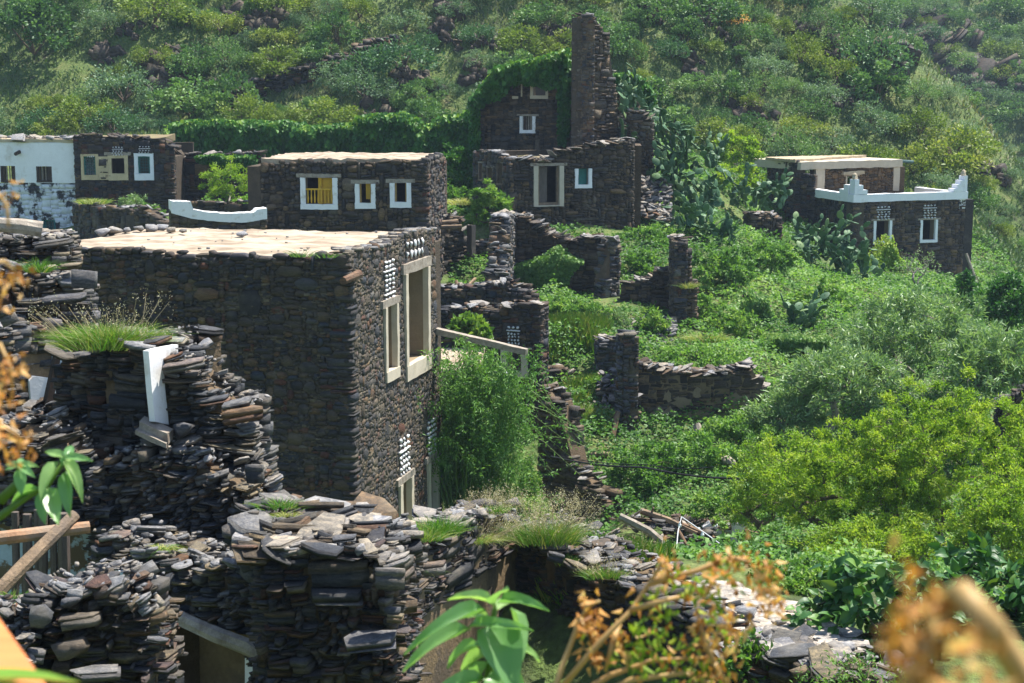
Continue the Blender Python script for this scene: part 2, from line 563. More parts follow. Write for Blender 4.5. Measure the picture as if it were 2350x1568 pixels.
def _mk_templates():
    R = np.random.default_rng(3)
    for k in range(22):                                   # 0..21 wall blocks: roughly rectangular faces
        pts = []
        rnd = R.uniform(.03, .20); sk = R.uniform(-.18, .18)
        for sx in (-.5, .5):
            for sy in (-.5, .5):
                for sz in (-.5, .5):
                    p = np.array([sx * (1 - R.uniform(0, rnd)), sy * (1 - R.uniform(0, .22)), sz * (1 - R.uniform(0, .28))])
                    p[0] += sk * p[2]
                    pts.append(p)
        for j in range(2):
            e = R.integers(0, 3)
            p = R.uniform(-.42, .42, 3); p[e] = R.choice([-.5, .5]) * R.uniform(.97, 1.06)
            pts.append(p)
        pts.append(np.array([R.uniform(-.4, .4), -.5 * R.uniform(1, 1.12), R.uniform(-.4, .4)]))
        TEMPL.append(hull(pts))
    for k in range(16):                                   # 22..37 flat slabs
        pts = []
        n = R.integers(5, 8); a0 = R.uniform(0, 6.28)
        for j in range(n):
            a = a0 + 2 * math.pi * (j + R.uniform(-.3, .3)) / n
            r = .5 * R.uniform(.75, 1.05)
            x, y = r * math.cos(a), r * math.sin(a)
            pts.append((x, y, -.5 * R.uniform(.75, 1)))
            q_ = R.uniform(.88, 1.03); pts.append((x * q_, y * q_, .5 * R.uniform(.82, 1)))
        TEMPL.append(hull(pts))
    for k in range(12):                                   # 38..49 boulders
        pts = R.normal(size=(15, 3)); pts /= np.linalg.norm(pts, axis=1)[:, None]
        pts = np.sign(pts) * np.abs(pts) ** .75
        TEMPL.append(hull(pts * R.uniform(.75, 1, (15, 1))))
    for k in range(18):                                   # 50..67 polygonal face stones (outline seen from the front)
        pts = []
        n = int(R.integers(6, 9)); a0 = R.uniform(0, 6.28)
        for j in range(n):
            a = a0 + 2 * math.pi * (j + R.uniform(-.28, .28)) / n
            r = .5 * R.uniform(.86, 1.08) / max(abs(math.cos(a)), abs(math.sin(a))) ** .55
            x, z = r * math.cos(a), r * math.sin(a)
            pts += [(x, .5, z), (x * .98, -.25 * R.uniform(.2, 1), z * .97), (x * R.uniform(.9, .985), -.5 * R.uniform(.9, 1), z * R.uniform(.9, .98))]
        TEMPL.append(hull(pts))
    for k in range(8):                                    # 68..75 slivers
        pts = [(sx * R.uniform(.6, 1), sy, sz * R.uniform(.35, 1)) for sx in (-.5, .5) for sy in (-.5, .5) for sz in (-.5, .5)]
        TEMPL.append(hull(pts))
    for k in range(26):                                   # 76..101 cleaved slate: thin plates with jagged outlines stacked into one stone
        nl = int(R.choice([1, 2, 2, 3])); V, Fc = [], []
        cuts = np.concatenate([[0], np.sort(R.uniform(.2, .8, nl - 1)), [1]]) - .5
        n = int(R.choice([4, 5, 5, 6])); ang = np.sort((np.arange(n) + .5 + R.uniform(-.3, .3, n)) / n * 2 * math.pi)
        rr = .5 * R.uniform(.88, 1.1, n) / np.maximum(np.abs(np.cos(ang)), np.abs(np.sin(ang)))
        tl = R.normal(0, .10, 2)
        for j in range(nl):
            j1 = R.uniform(.84, 1.0, n); ox, oy = R.normal(0, .05, 2)
            xs, ys = rr * j1 * np.cos(ang) + ox, rr * j1 * np.sin(ang) + oy
            b = len(V); sl = R.uniform(.93, 1.03, n)
            z0 = cuts[j] + (.03 if j else 0)
            for i in range(n): V.append((xs[i] * sl[i], ys[i] * sl[i], z0 + xs[i] * tl[0]))
            for i in range(n): V.append((xs[i], ys[i], cuts[j + 1] + xs[i] * tl[0] + ys[i] * tl[1] * .5 + R.normal(0, .03)))
            for i in range(n):
                i2 = (i + 1) % n; Fc += [(b + i, b + i2, b + n + i2), (b + i, b + n + i2, b + n + i)]
            for i in range(1, n - 1): Fc += [(b + n, b + n + i, b + n + i + 1), (b, b + i + 1, b + i)]
        V = np.array(V); lo, hi = V.min(0), V.max(0); TEMPL.append(((V - (lo + hi) / 2) / (hi - lo), np.array(Fc)))


_mk_templates()
SLATE = (76, 102)
_R2 = np.random.default_rng(13)
for _k in range(10):                                      # 102..111 squared corner blocks
    TEMPL.append(hull([(sx * _R2.uniform(.93, 1), sy * _R2.uniform(.93, 1), sz * _R2.uniform(.86, 1)) for sx in (-.5, .5) for sy in (-.5, .5) for sz in (-.5, .5)]))
TMESH = {}


def templ_mesh(k, mat):
    key = (k, mat.name)
    if key not in TMESH:
        TMESH[key] = np_mesh('stone', TEMPL[k][0], TEMPL[k][1], [mat])
    return TMESH[key]


class Stones:
    """collects stones; finish() makes the largest ones in view objects of their own and joins the others"""
    def __init__(self):
        self.k, self.M, self.mat, self.w = [], [], [], []

    def add(self, k, A, t, mat, weight=1.0):
        self.k.append(k); self.M.append((A, t)); self.mat.append(mat); self.w.append(weight)

    def finish(self, parent, n_ind, name='stone', mass='stonework'):
        n = len(self.k)
        if not n: return
        T = np.array([m[1] for m in self.M]); A = np.array([m[0] for m in self.M])
        px, py, zc = proj(T)
        size = np.sqrt(np.linalg.norm(A[:, :, 0], axis=1) * np.maximum(np.linalg.norm(A[:, :, 2], axis=1), np.linalg.norm(A[:, :, 1], axis=1) * .35)) / zc * np.array(self.w)
        vis = (px > 0) & (px < 2350) & (py > 0) & (py < 1568)
        size = np.where(vis, size, 0)
        order = np.argsort(-size)
        n_ind = min(n_ind, int((size > 0).sum()))
        chosen = set(order[:n_ind].tolist())
        for i in order[:n_ind]:
            o = bpy.data.objects.new(name, templ_mesh(self.k[i], self.mat[i]))
            M = Matrix.Identity(4)
            for r in range(3):
                for c in range(3): M[r][c] = A[i][r][c]
                M[r][3] = T[i][r]
            link(o, parent, M)
        rest = [i for i in range(n) if i not in chosen]
        if not rest: return
        bymat = {}
        for i in rest: bymat.setdefault(self.mat[i].name, []).append(i)
        Vs, Fs, fm, b = [], [], [], 0
        mats = [bpy.data.materials[mn] for mn in bymat]
        for mi, (mn, ids) in enumerate(bymat.items()):
            for i in ids:
                tv, tf = TEMPL[self.k[i]]
                Vs.append(tv @ A[i].T + T[i]); Fs.append(tf + b); fm.append(np.full(len(tf), mi)); b += len(tv)
        me = np_mesh(mass, np.concatenate(Vs), np.concatenate(Fs), mats, fmat=np.concatenate(fm))
        o = mesh_obj(mass, me, parent)
        o['kind'] = 'stuff'


class Frame:
    """a vertical plane: origin o (z=0), unit u along it, n towards the viewer"""
    def __init__(self, a, b):
        a = Vector((a[0], a[1], 0)); b = Vector((b[0], b[1], 0))
        self.o = a; self.u = (b - a).normalized(); self.L = (b - a).length
        n = Vector((self.u.y, -self.u.x, 0))
        if n.dot(Vector((CAM.x, CAM.y, 0)) - (a + b) / 2) < 0: n = -n
        self.n = n

    @staticmethod
    def px(A, B):
        return Frame(P(*A), P(*B))

    def hit(self, px, py, off=0.0):
        d = ray(px, py)
        t = (self.o + self.n * off - CAM).dot(self.n) / d.dot(self.n)
        p = CAM + d * t
        return (p - self.o).dot(self.u), p.z

    def at(self, s, z, d=0.0):
        return self.o + self.u * s + self.n * d + Vector((0, 0, z))

    def rect(self, x0, y0, x1, y1):
        s0, za = self.hit(x0, (y0 + y1) / 2); s1, zb = self.hit(x1, (y0 + y1) / 2)
        _, zt = self.hit((x0 + x1) / 2, y0); _, zl = self.hit((x0 + x1) / 2, y1)
        return min(s0, s1), max(s0, s1), zl, zt

    def prof(self, pts):
        """list of picture points -> profile function of s"""
        sz = sorted(self.hit(*p) for p in pts)
        S = [a for a, _ in sz]; Z = [b for _, b in sz]
        return lambda s: float(np.interp(s, S, Z))


def pack(L, top, z0, R, wm=.2, hm=.07, ws=.5, hs=.5, holes=(), wmax=.6, hmin=.02, ragged=.03):
    """uncoursed rubble: stones set on the lowest place of the growing wall; returns (s0,s1,z0,z1)"""
    sky_ = [[0.0, L, z0]]
    out = []
    guard = 0
    wmin = wm * .22
    while guard < 30000:
        guard += 1
        best, bi = None, -1
        for i, (a, b, z) in enumerate(sky_):
            if z < top((a + b) / 2) - ragged * .3 and (best is None or z < best):
                best, bi = z, i
        if bi < 0: break
        a, b, z = sky_[bi]
        W = b - a
        big = R.lognormal(0, ws)
        w = min(wmax, max(wmin, wm * big)); h = max(hmin, hm * (big ** .55) * R.lognormal(0, hs))
        h = min(h, w * .95)
        nb = []
        if bi > 0: nb.append(sky_[bi - 1][2])
        if bi < len(sky_) - 1: nb.append(sky_[bi + 1][2])
        if W < wmin * 1.3:
            up_ = min([q for q in nb if q > z + 1e-4] or [z + h])
            h = up_ - z; w = W
            if h > hm * 1.6: h = hm * R.uniform(.6, 1.2)
        else:
            if W - w < wmin: w = W
            for q in nb:
                if abs(z + h - q) < hm * .28 and q > z + hmin: h = q - z
        if w < W - 1e-6 and R.random() < .5:
            seg = (b - w, b); rest = [a, b - w, z]; new = [b - w, b, z + h]; repl = [rest, new]
        else:
            seg = (a, a + w); new = [a, a + w, z + h]; repl = [new] + ([[a + w, b, z]] if w < W - 1e-6 else [])
        sky_[bi:bi + 1] = repl
        # merge equal neighbours
        j = 0
        while j < len(sky_) - 1:
            if abs(sky_[j][2] - sky_[j + 1][2]) < .006:
                sky_[j][1] = sky_[j + 1][1]; del sky_[j + 1]
            else: j += 1
        s0, s1 = seg; y0, y1 = z, z + h
        if y1 > top((s0 + s1) / 2) + ragged + hm * .4: continue
        ok = True
        for (h0, h1, g0, g1) in holes:
            if s1 > h0 and s0 < h1 and y1 > g0 and y0 < g1:
                opts = []
                if s0 < h0: opts.append((h0 - s0, 's1', h0))
                if s1 > h1: opts.append((s1 - h1, 's0', h1))
                if y0 < g0: opts.append((g0 - y0, 'y1', g0))
                if y1 > g1: opts.append((y1 - g1, 'y0', g1))
                if not opts: ok = False; break
                m_ = max(opts)
                if m_[1] == 's1': s1 = m_[2]
                elif m_[1] == 's0': s0 = m_[2]
                elif m_[1] == 'y1': y1 = m_[2]
                else: y0 = m_[2]
                if s1 - s0 < .02 or y1 - y0 < .012: ok = False; break
        if ok: out.append((s0, s1, y0, y1))
    return out


def face_stones(st, fr, rects, R, mat, depth=.2, off=0.0, tilt=.03, batter=0.0, ztop=0.0, prot=.025, side=1, grow=1.05, mats=None, kr=(0, 22), oop=None):
    n = fr.n * side
    for (s0, s1, z0, z1) in rects:
        w, h = (s1 - s0) * grow, (z1 - z0) * grow
        d = depth * R.uniform(.8, 1.25)
        c = (s0 + s1) / 2; zc = (z0 + z1) / 2
        o = off + batter * (ztop - zc) + R.normal(0, prot * .6)
        pos = fr.at(c, zc) + n * (o - d / 2 + prot)
        a = R.normal(0, tilt); b_ = R.normal(0, min(.07, tilt * .6)) if oop is None else R.normal(0, oop)
        k = int(R.integers(*kr))
        m = mat if mats is None else mats[int(R.integers(0, len(mats)))]
        fx = R.choice([-1, 1])
        u = np.array(fr.u) * math.cos(a) + np.array((0, 0, 1)) * math.sin(a)
        wv = -np.array(fr.u) * math.sin(a) + np.array((0, 0, 1)) * math.cos(a)
        nn = np.array(n)
        u2 = u * math.cos(b_) + nn * math.sin(b_)
        n2 = -u * math.sin(b_) + nn * math.cos(b_)
        A = np.stack([u2 * w * fx, -n2 * d, wv * h], 1)
        st.add(k, A, np.array(pos), m)


def core_mesh(fr, top, z0, L, thick, holes, mat, inset=.05, step=.3, s_start=0.0, drop=.05, batter=0.0, ztop=0.0, back=None):
    """wall body behind the face stones, in columns, with real openings; butted columns form one body"""
    cuts = set(np.round(np.arange(s_start, L, step), 4).tolist() + [s_start, L])
    for h in holes: cuts |= {round(max(s_start, h[0]), 4), round(min(L, h[1]), 4)}
    cuts = sorted(cuts)
    mb = MB()

    def seg(a, b, y0, y1a, y1b):
        if b - a < 1e-3 or min(y1a, y1b) - y0 < 1e-3: return
        V = []
        for d in (-inset, -thick):
            for (s, z) in ((a, y0), (b, y0), (b, y1b), (a, y1a)):
                V.append(fr.at(s, z, d + (batter * (ztop - z) if d == -inset else 0)))
        mb.add(V, [(0, 1, 2, 3), (7, 6, 5, 4), (0, 4, 5, 1), (1, 5, 6, 2), (2, 6, 7, 3), (3, 7, 4, 0)])
    for a, b in zip(cuts[:-1], cuts[1:]):
        if b - a < 1e-3: continue
        m = (a + b) / 2
        zs = [z0]
        for h in sorted(holes, key=lambda q: q[2]):
            if h[0] < m < h[1]: zs += [h[2], h[3]]
        ta, tb = top(a) - drop, top(b) - drop
        pairs = list(zip(zs[0::2], zs[1::2] + [None]))
        for y0, y1 in pairs:
            if y1 is None: seg(a, b, y0, max(ta, y0 + .01), max(tb, y0 + .01))
            else: seg(a, b, y0, min(y1, ta), min(y1, tb))
    return mb


def slabs_on(st, fr, top, s0, s1, thick, R, per_m=9, size=(.12, .38), th=(.015, .06), mat=None, lift=.02, tiltx=.18, layers=1, big=0, off=0.0):
    """loose flat stones lying on a wall top"""
    for j in range(int((s1 - s0) * per_m * layers)):
        s = R.uniform(s0, s1); d = -R.uniform(-.04, thick + .04) + off
        w = R.uniform(*size) * (1.0 if R.random() > .2 else 1.3); l = w * R.uniform(.5, .95); t = R.uniform(*th)
        slope = math.atan2(top(s + .1) - top(s - .1), .2)
        slope = max(-.5, min(.5, slope))
        a = R.uniform(0, 6.28)
        q = Matrix.Rotation(R.normal(0, tiltx), 3, 'X') @ Matrix.Rotation(R.normal(0, tiltx), 3, 'Y') @ Matrix.Rotation(a, 3, 'Z')
        ax = Vector(fr.n)
        q = Matrix.Rotation(-slope * .8 if fr.n.y < 0 else slope * .8, 3, ax) @ q
        A = np.array(q) @ np.diag([w, l, t])
        pos = fr.at(s, top(s) + lift + R.uniform(0, .05) * layers, d)
        st.add(int(R.integers(76, 102)) if R.random() < .6 else int(R.integers(22, 38)), A, np.array(pos), mat, 1.0)


def ruin_wall(parent, A, B, prof_px, base_z, R, thick=.5, mat=None, core=None, wm=.22, hm=.055, n_ind=150, holes_px=(), holes=(), back=True, ends=True,
              slabs=9, slab_size=(.12, .36), tilt=.05, prot=.04, ragged=.05, depth=.24, name='wall', slab_mat=None, wmax=.6, ws=.5, hs=.5, batter=0, inset=.05, top_fn=None, frame=None, grow=1.05, layers=1, stone_z0=None, kr=(0, 22)):
    """one stretch of dry-stone wall: core + face stones + loose slabs, as part `name` of parent"""
    mat = mat or M_RUBBLE; core = core or M_MUD
    fr = frame or Frame.px(A, B)
    top = top_fn or fr.prof(prof_px)
    hs_ = list(holes) + [fr.rect(*h) for h in holes_px]
    ztop = max(top(s) for s in np.linspace(0, fr.L, 20))
    body = core_mesh(fr, top, base_z, fr.L, thick, hs_, core, inset=inset, batter=batter, ztop=ztop).build(name, core, parent)
    st = Stones()
    sz0 = base_z if stone_z0 is None else stone_z0
    rects = pack(fr.L, top, sz0, R, wm, hm, ws, hs, hs_, wmax, ragged=ragged)
    face_stones(st, fr, rects, R, mat, depth, tilt=tilt, prot=prot, batter=batter, ztop=ztop, grow=grow, kr=kr)
    if back:
        rects = pack(fr.L, top, max(base_z, sz0), R, wm * 1.3, hm * 1.3, ws, hs, hs_, wmax, ragged=ragged)
        n0 = len(st.k)
        face_stones(st, fr, rects, R, mat, depth, off=thick, tilt=tilt, prot=prot, side=-1, kr=kr)
        for i in range(n0, len(st.k)): st.w[i] = .3
    if ends:
        ee = ends if hasattr(ends, '__len__') else (1, 1)
        for s_end, sg, go in ((0.0, -1, ee[0]), (fr.L, 1, ee[1])):
            if not go: continue
            a = fr.at(s_end, 0, 0); b = fr.at(s_end, 0, -thick)
            f2 = Frame(a, b); f2.n = fr.u * sg
            zt = top(s_end)
            if zt - base_z < .15: continue
            rects = pack(thick, lambda s: zt, base_z, R, wm, hm, ws, hs, (), wmax, ragged=ragged)
            face_stones(st, f2, rects, R, mat, depth, tilt=tilt, prot=prot, kr=kr)
    if slabs:
        slabs_on(st, fr, top, 0, fr.L, thick, R, slabs * .6, slab_size, mat=slab_mat or M_TOP, layers=layers)
        slabs_on(st, fr, top, 0, fr.L, thick, R, slabs * .4, slab_size, mat=mat, layers=layers)
        if kr == SLATE: slabs_on(st, fr, top, 0, fr.L, thick, R, 90, (.02, .065), (.006, .02), mat=slab_mat or M_TOP, lift=.035, tiltx=.3)
    st.finish(body, n_ind)
    return fr, body, top

# ------------------------------------------------------------------ building pieces
def roof_slab(parent, corners, z, thick, mat, R, name='roof', over=0.0, bump_=.02, nx=26):
    """slightly uneven mud-lime roof over four plan corners (in order)"""
    c = [Vector((p[0], p[1], 0)) for p in corners]
    cen = sum(c, Vector()) / 4
    c = [p + (p - cen).normalized() * over for p in c]
    V, Fc = [], []
    cell = min((c[1] - c[0]).length, (c[2] - c[1]).length) / nx
    for i in range(nx + 1):
        for j in range(nx + 1):
            a, b = i / nx, j / nx
            p = c[0] * (1 - a) * (1 - b) + c[1] * a * (1 - b) + c[2] * a * b + c[3] * (1 - a) * b
            e = min(a, b, 1 - a, 1 - b) < 1e-6
            p = p + Vector((R.uniform(-1, 1), R.uniform(-1, 1), 0)) * (min(.03, cell * .25) if e else min(.01, cell * .1))
            V.append((p.x, p.y, z + R.normal(0, bump_ * .35) + bump_ * 2 * float(fbm(np.array([p.x * 1.3]), np.array([p.y * 1.3]), 4)[0]) - (.015 if e else 0)))
    n1 = nx + 1
    for i in range(nx):
        for j in range(nx):
            Fc.append((i * n1 + j, (i + 1) * n1 + j, (i + 1) * n1 + j + 1, i * n1 + j + 1))
    rim = [i * n1 for i in range(n1)] + [nx * n1 + j for j in range(1, n1)] + [i * n1 + nx for i in range(nx - 1, -1, -1)] + [j for j in range(nx - 1, 0, -1)]
    b0 = len(V)
    for r in rim: V.append((V[r][0], V[r][1], z - thick))
    m = len(rim)
    for i in range(m): Fc.append((rim[i], rim[(i + 1) % m], b0 + (i + 1) % m, b0 + i))
    Fc.append(tuple(range(b0, b0 + m)))
    mb = MB(); mb.add(V, Fc)
    return mb.build(name, mat, parent)


def window(parent, fr, r, fw, mat=None, infill='dark', fwt=None, fwb=None, top=False, lintel=True, depth=.38, proud=.035, lmat=None, off=0.0, lw=.12, name='window', reveal='brown'):
    """plastered frame with real depth round an opening; r = outer rectangle (s0,s1,z0,z1) on frame fr"""
    mat = mat or M_WHITE
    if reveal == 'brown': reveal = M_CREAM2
    s0, s1, z0, z1 = r
    fwb = fw if fwb is None else fwb
    mb = MB()
    kw = dict(jit=.007, sub=.16)
    fd = .07 if reveal else depth
    mb.box(fr.o, fr.u, None, fr.n, s0, s0 + fw, z0 + fwb, z1, off - fd, off + proud, **kw)
    mb.box(fr.o, fr.u, None, fr.n, s1 - fw, s1, z0 + fwb, z1, off - fd, off + proud, **kw)
    mb.box(fr.o, fr.u, None, fr.n, s0, s1, z0, z0 + fwb, off - fd, off + proud + .012, **kw)
    if top: mb.box(fr.o, fr.u, None, fr.n, s0, s1, z1 - fw * .8, z1, off - depth, off + proud, **kw)
    w = mb.build(name, mat, parent)
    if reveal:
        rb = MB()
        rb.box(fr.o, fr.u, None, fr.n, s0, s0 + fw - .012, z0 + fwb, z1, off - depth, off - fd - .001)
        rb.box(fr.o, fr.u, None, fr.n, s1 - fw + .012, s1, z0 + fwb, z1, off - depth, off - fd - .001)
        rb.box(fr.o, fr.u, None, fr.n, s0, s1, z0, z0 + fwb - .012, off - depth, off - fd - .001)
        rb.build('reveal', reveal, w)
    i0, i1, j0, j1 = s0 + fw, s1 - fw, z0 + fwb, z1 - (fw * .8 if top else 0)
    if lintel:
        lb = MB(); lb.box(fr.o, fr.u, None, fr.n, s0 - .12, s1 + .12, z1 + .004, z1 + lw, off - depth - .05, off + proud - .01, jit=.008, sub=.2)
        lb.build('lintel', lmat or M_WOODGREY, w)
    ib = MB()
    if infill == 'panel':
        ib.box(fr.o, fr.u, None, fr.n, i0 - .02, i1 + .02, j0 - .02, j1 + .02, off - depth - .06, off - depth + .012, jit=.006, sub=.2)
        ib.build('plaster_infill', M_CREAM2, w)
    elif infill == 'grille':
        t = .014
        for i in range(1, 5):
            s = i0 + (i1 - i0) * i / 5; ib.box(fr.o, fr.u, None, fr.n, s - t, s + t, j0, j1, off - .14, off - .11)
        for i in range(1, 6):
            z = j0 + (j1 - j0) * i / 6; ib.box(fr.o, fr.u, None, fr.n, i0, i1, z - t, z + t, off - .108, off - .085)
        ib.build('iron_grille', M_GREENGREY, w)
        eb = MB()
        for (a, b, c, d) in ((i0, i0 + .05, j0, j1), (i1 - .05, i1, j0, j1), (i0 + .05, i1 - .05, j1 - .05, j1)):
            eb.box(fr.o, fr.u, None, fr.n, a, b, c, d, off - .17, off - .08)
        eb.build('wood_frame', M_TEAL, w)
    elif infill == 'teal':
        ib.box(fr.o, fr.u, None, fr.n, i0, i1, j0, j1, off - .22, off - .18, jit=.003, sub=.2); ib.build('shutter', M_TEAL, w)
    elif infill == 'bars':
        for i in range(1, 4):
            s = i0 + (i1 - i0) * i / 4; ib.box(fr.o, fr.u, None, fr.n, s - .018, s + .018, j0, j1, off - .16, off - .12)
        ib.build('window_bars', M_WOODGREY, w)
        sb = MB(); sb.box(fr.o, fr.u, None, fr.n, i0, i0 + (i1 - i0) * .28, j0, j1, off - .1, off - .06, jit=.004, sub=.2); sb.build('shutter', M_WOODDARK, w)
    return w, (i0, i1, j0, j1)


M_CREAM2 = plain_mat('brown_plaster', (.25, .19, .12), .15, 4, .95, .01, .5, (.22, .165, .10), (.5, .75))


def quartz(parent, fr, rct, rows, off=.0, seed=1, fill=.62, thick=.06):
    """bands of small white quartz pieces set in the wall; rows = list of (count, shift) top to bottom, count 0 = a solid band"""
    R = np.random.default_rng(seed)
    s0, s1, z0, z1 = rct
    st = Stones()
    rh = (z1 - z0) / len(rows)
    for i, (c, sh) in enumerate(rows):
        zc = z1 - rh * (i + .5)
        if c == 0:
            k = 7; w = (s1 - s0) / k * .98; h = rh * .42
        else:
            k = c; w = (s1 - s0) / c * fill; h = rh * .74
        for j in range(k):
            s = s0 + (s1 - s0) * (j + .5 + sh) / k
            if s > s1 + w * .3: continue
            A = np.stack([np.array(fr.u) * w * R.uniform(.85, 1.1), -np.array(fr.n) * thick, np.array((0, 0, 1)) * h * R.uniform(.85, 1.1)], 1)
            st.add(int(R.integers(38, 50)) if c else int(R.integers(0, 22)), A, np.array(fr.at(s, zc + R.normal(0, rh * .03), off + .028)), M_QUARTZ)
    st.finish(parent, 999, name='quartz_stone')


def quoins(st, corner, u1, n1, u2, n2, z0, z1, R, mat, batter=0.0, h=(.035, .15)):
    """corner blocks; u1/u2 run away from the corner along the two faces"""
    z = z0; k = 0
    while z < z1:
        hh = min(R.uniform(*h), z1 - z + .02)
        la, lb = R.uniform(.10, .48), R.uniform(.10, .36)
        o = batter * (z1 - z - hh / 2)
        c = Vector((corner[0], corner[1], z + hh / 2)) + (n1 + n2) * (o + R.normal(.004, .008)) + u1 * (la / 2 - .02) + u2 * (lb / 2 - .02)
        A = np.stack([np.array(u1) * la, np.array(u2) * lb, np.array((0, 0, 1)) * hh * 1.02], 1)
        st.add(int(R.integers(102, 112)) if R.random() < .6 else int(R.integers(0, 22)), A, np.array(c), mat if R.random() < .6 else M_DARK, 1.2)
        z += hh; k += 1


def plain_wall(parent, a, b, z0, z1, thick, mat, name='rear_wall'):
    fr = Frame(a, b)
    mb = MB(); mb.box(fr.o, fr.u, None, fr.n, 0, fr.L, z0, z1, -thick, 0)
    return mb.build(name, mat, parent)


M_QUOIN = slate_mat('slate_quoin', [(0, (.04, .042, .05)), (.3, (.075, .075, .078)), (.55, (.055, .062, .078)), (.75, (.10, .088, .07)), (1, (.07, .07, .07))], dust_amt=.2, gain=1.1)
M_SLIVER = slate_mat('slate_sliver', [(0, (.055, .05, .045)), (.3, (.11, .095, .07)), (.55, (.17, .145, .10)), (.75, (.08, .078, .075)), (1, (.22, .185, .13))], dust_amt=.3, gain=1.1)


# ------------------------------------------------------------------ the big house by the ruin (cream roof, dark front wall)
def big_house():
    R = np.random.default_rng(21)
    c = P(800, 595, 28); zr = c.z
    uf = Vector((-.970, .243, 0)); ur = Vector((.243, .970, 0))
    LF, LR = 6.4, 5.2
    left = c + uf * LF; far = c + ur * LR; back = left + ur * LR
    base = 0.9
    t = thing('stone_house', 'large dark stone house with flat cream roof and whitewashed tall windows, nearest intact building', 'house', (c.x, c.y, base))
    BT = .022
    ff = Frame(c, left)
    fr = Frame(c, far)
    topf = lambda s: zr + .03 + .03 * math.sin(s * 3.1) + (.05 if s > 3.6 else 0)
    topr = lambda s: zr + .06 + .05 * math.sin(s * 1.9 + 1) + .05 * s / 5
    # front wall
    body = core_mesh(ff, topf, base, LF, .5, [], M_MUDDARK, inset=.05, batter=BT, ztop=zr).build('wall', M_MUDDARK, t)
    st = Stones()
    rects = pack(LF, topf, base, R, .20, .095, .55, .38, (), .55, ragged=.03)
    face_stones(st, ff, rects, R, M_DARK, .14, tilt=.05, batter=BT, ztop=zr, prot=.016, grow=.99, kr=(50, 68), oop=.02)
    rects = pack(5.6, lambda s: zr - .05, base + .6, R, .085, .024, .5, .4, (), .2, hmin=.012, ragged=.02)
    n0 = len(st.k)
    face_stones(st, ff, rects, R, M_SLIVER, .1, off=-.02, tilt=.10, batter=BT, ztop=zr, prot=.016, grow=.98, kr=(68, 76))
    for i in range(n0, len(st.k)): st.w[i] = .1
    quoins(st, c, uf, ff.n, ur, fr.n, base, zr - .05, R, M_QUOIN, BT)
    st.finish(body, 300)
    # right facade with its windows (s measured from the near corner)
    wins = [(1.74, 2.53, zr - 2.52, zr - 1.1, .12, .20), (3.0, 4.6, zr - 2.72, zr - .62, .15, .3), (2.28, 3.12, zr - 6.0, zr - 4.62, .15, .2), (4.15, 4.86, zr - 6.0, zr - 4.62, .14, .2)]
    holes = [(a, b, z0, z1 + .14) for (a, b, z0, z1, _, _) in wins]
    body2 = core_mesh(fr, topr, base, LR, .55, holes, M_MUDDARK, inset=.05, batter=BT, ztop=zr, s_start=.52).build('wall', M_MUD, t)
    st = Stones()
    rects = pack(LR, topr, base, R, .15, .10, .6, .45, holes, .42, ragged=.03)
    face_stones(st, fr, rects, R, M_FACADE, .12, tilt=.2, batter=BT, ztop=zr, prot=.007, grow=1.03, kr=(50, 68), oop=.012)
    rects = pack(LR, topr, base + .5, R, .09, .04, .5, .4, holes, .2, hmin=.015, ragged=.02)
    n0 = len(st.k)
    face_stones(st, fr, rects, R, M_SLIVER, .1, off=-.006, tilt=.3, batter=BT, ztop=zr, prot=.008, grow=1.05, kr=(68, 76), oop=.02)
    for i in range(n0, len(st.k)): st.w[i] = .1
    for i in range(60):                                     # plaster-dusted cap stones along the facade top
        s = R.uniform(0, LR)
        A = np.array(Matrix.Rotation(R.uniform(0, 6), 3, 'Z')) @ np.diag([R.uniform(.12, .3), R.uniform(.1, .2), R.uniform(.03, .07)])
        st.add(int(R.integers(22, 38)), A, np.array(fr.at(s, topr(s) + .02, -R.uniform(0, .4))), M_TOP)
    st.finish(body2, 300)
    for k, (a, b, z0, z1, fw, fb) in enumerate(wins):
        o = BT * (zr - (z0 + z1) / 2)
        window(t, fr, (a, b, z0, z1), fw, M_CREAMW, 'panel', fwb=fb, depth=.42, proud=.05, off=o, lw=.14 if k != 1 else .2)
    quartz(body2, fr, (1.82, 2.42, zr - 1.0, zr - .22), [(3, 0), (3, 0), (0, 0), (3, 0), (3, .0), (3, 0), (3, 0), (0, 0), (3, 0)], BT * .6, 3)
    quartz(body2, fr, (3.15, 4.35, zr - .36, zr + .02), [(5, 0), (5, 0)], BT * .3, 4, fill=.5)
    quartz(body2, fr, (2.35, 3.0, zr - 4.5, zr - 3.72), [(3, 0), (3, 0), (0, 0), (4, 0), (4, .2), (4, 0), (4, .2)], BT * 4.1, 5)
    quartz(body2, fr, (4.2, 4.8, zr - 4.5, zr - 3.75), [(3, 0), (3, 0), (0, 0), (4, 0), (4, .2), (4, 0), (4, .2)], BT * 4.1, 6)
    plain_wall(t, left - uf * .02, back, base, zr - .2, .4, M_MUDDARK)
    plain_wall(t, back, far, base, zr - .2, .4, M_MUDDARK)
    ins = lambda p, a, b: p + uf * a + ur * b
    roof_slab(t, [ins(c, .14, .2), ins(left, -.1, .2), ins(back, -.1, -.1), ins(far, .22, -.05)], zr - .0, .3, M_ROOF, R, bump_=.03)
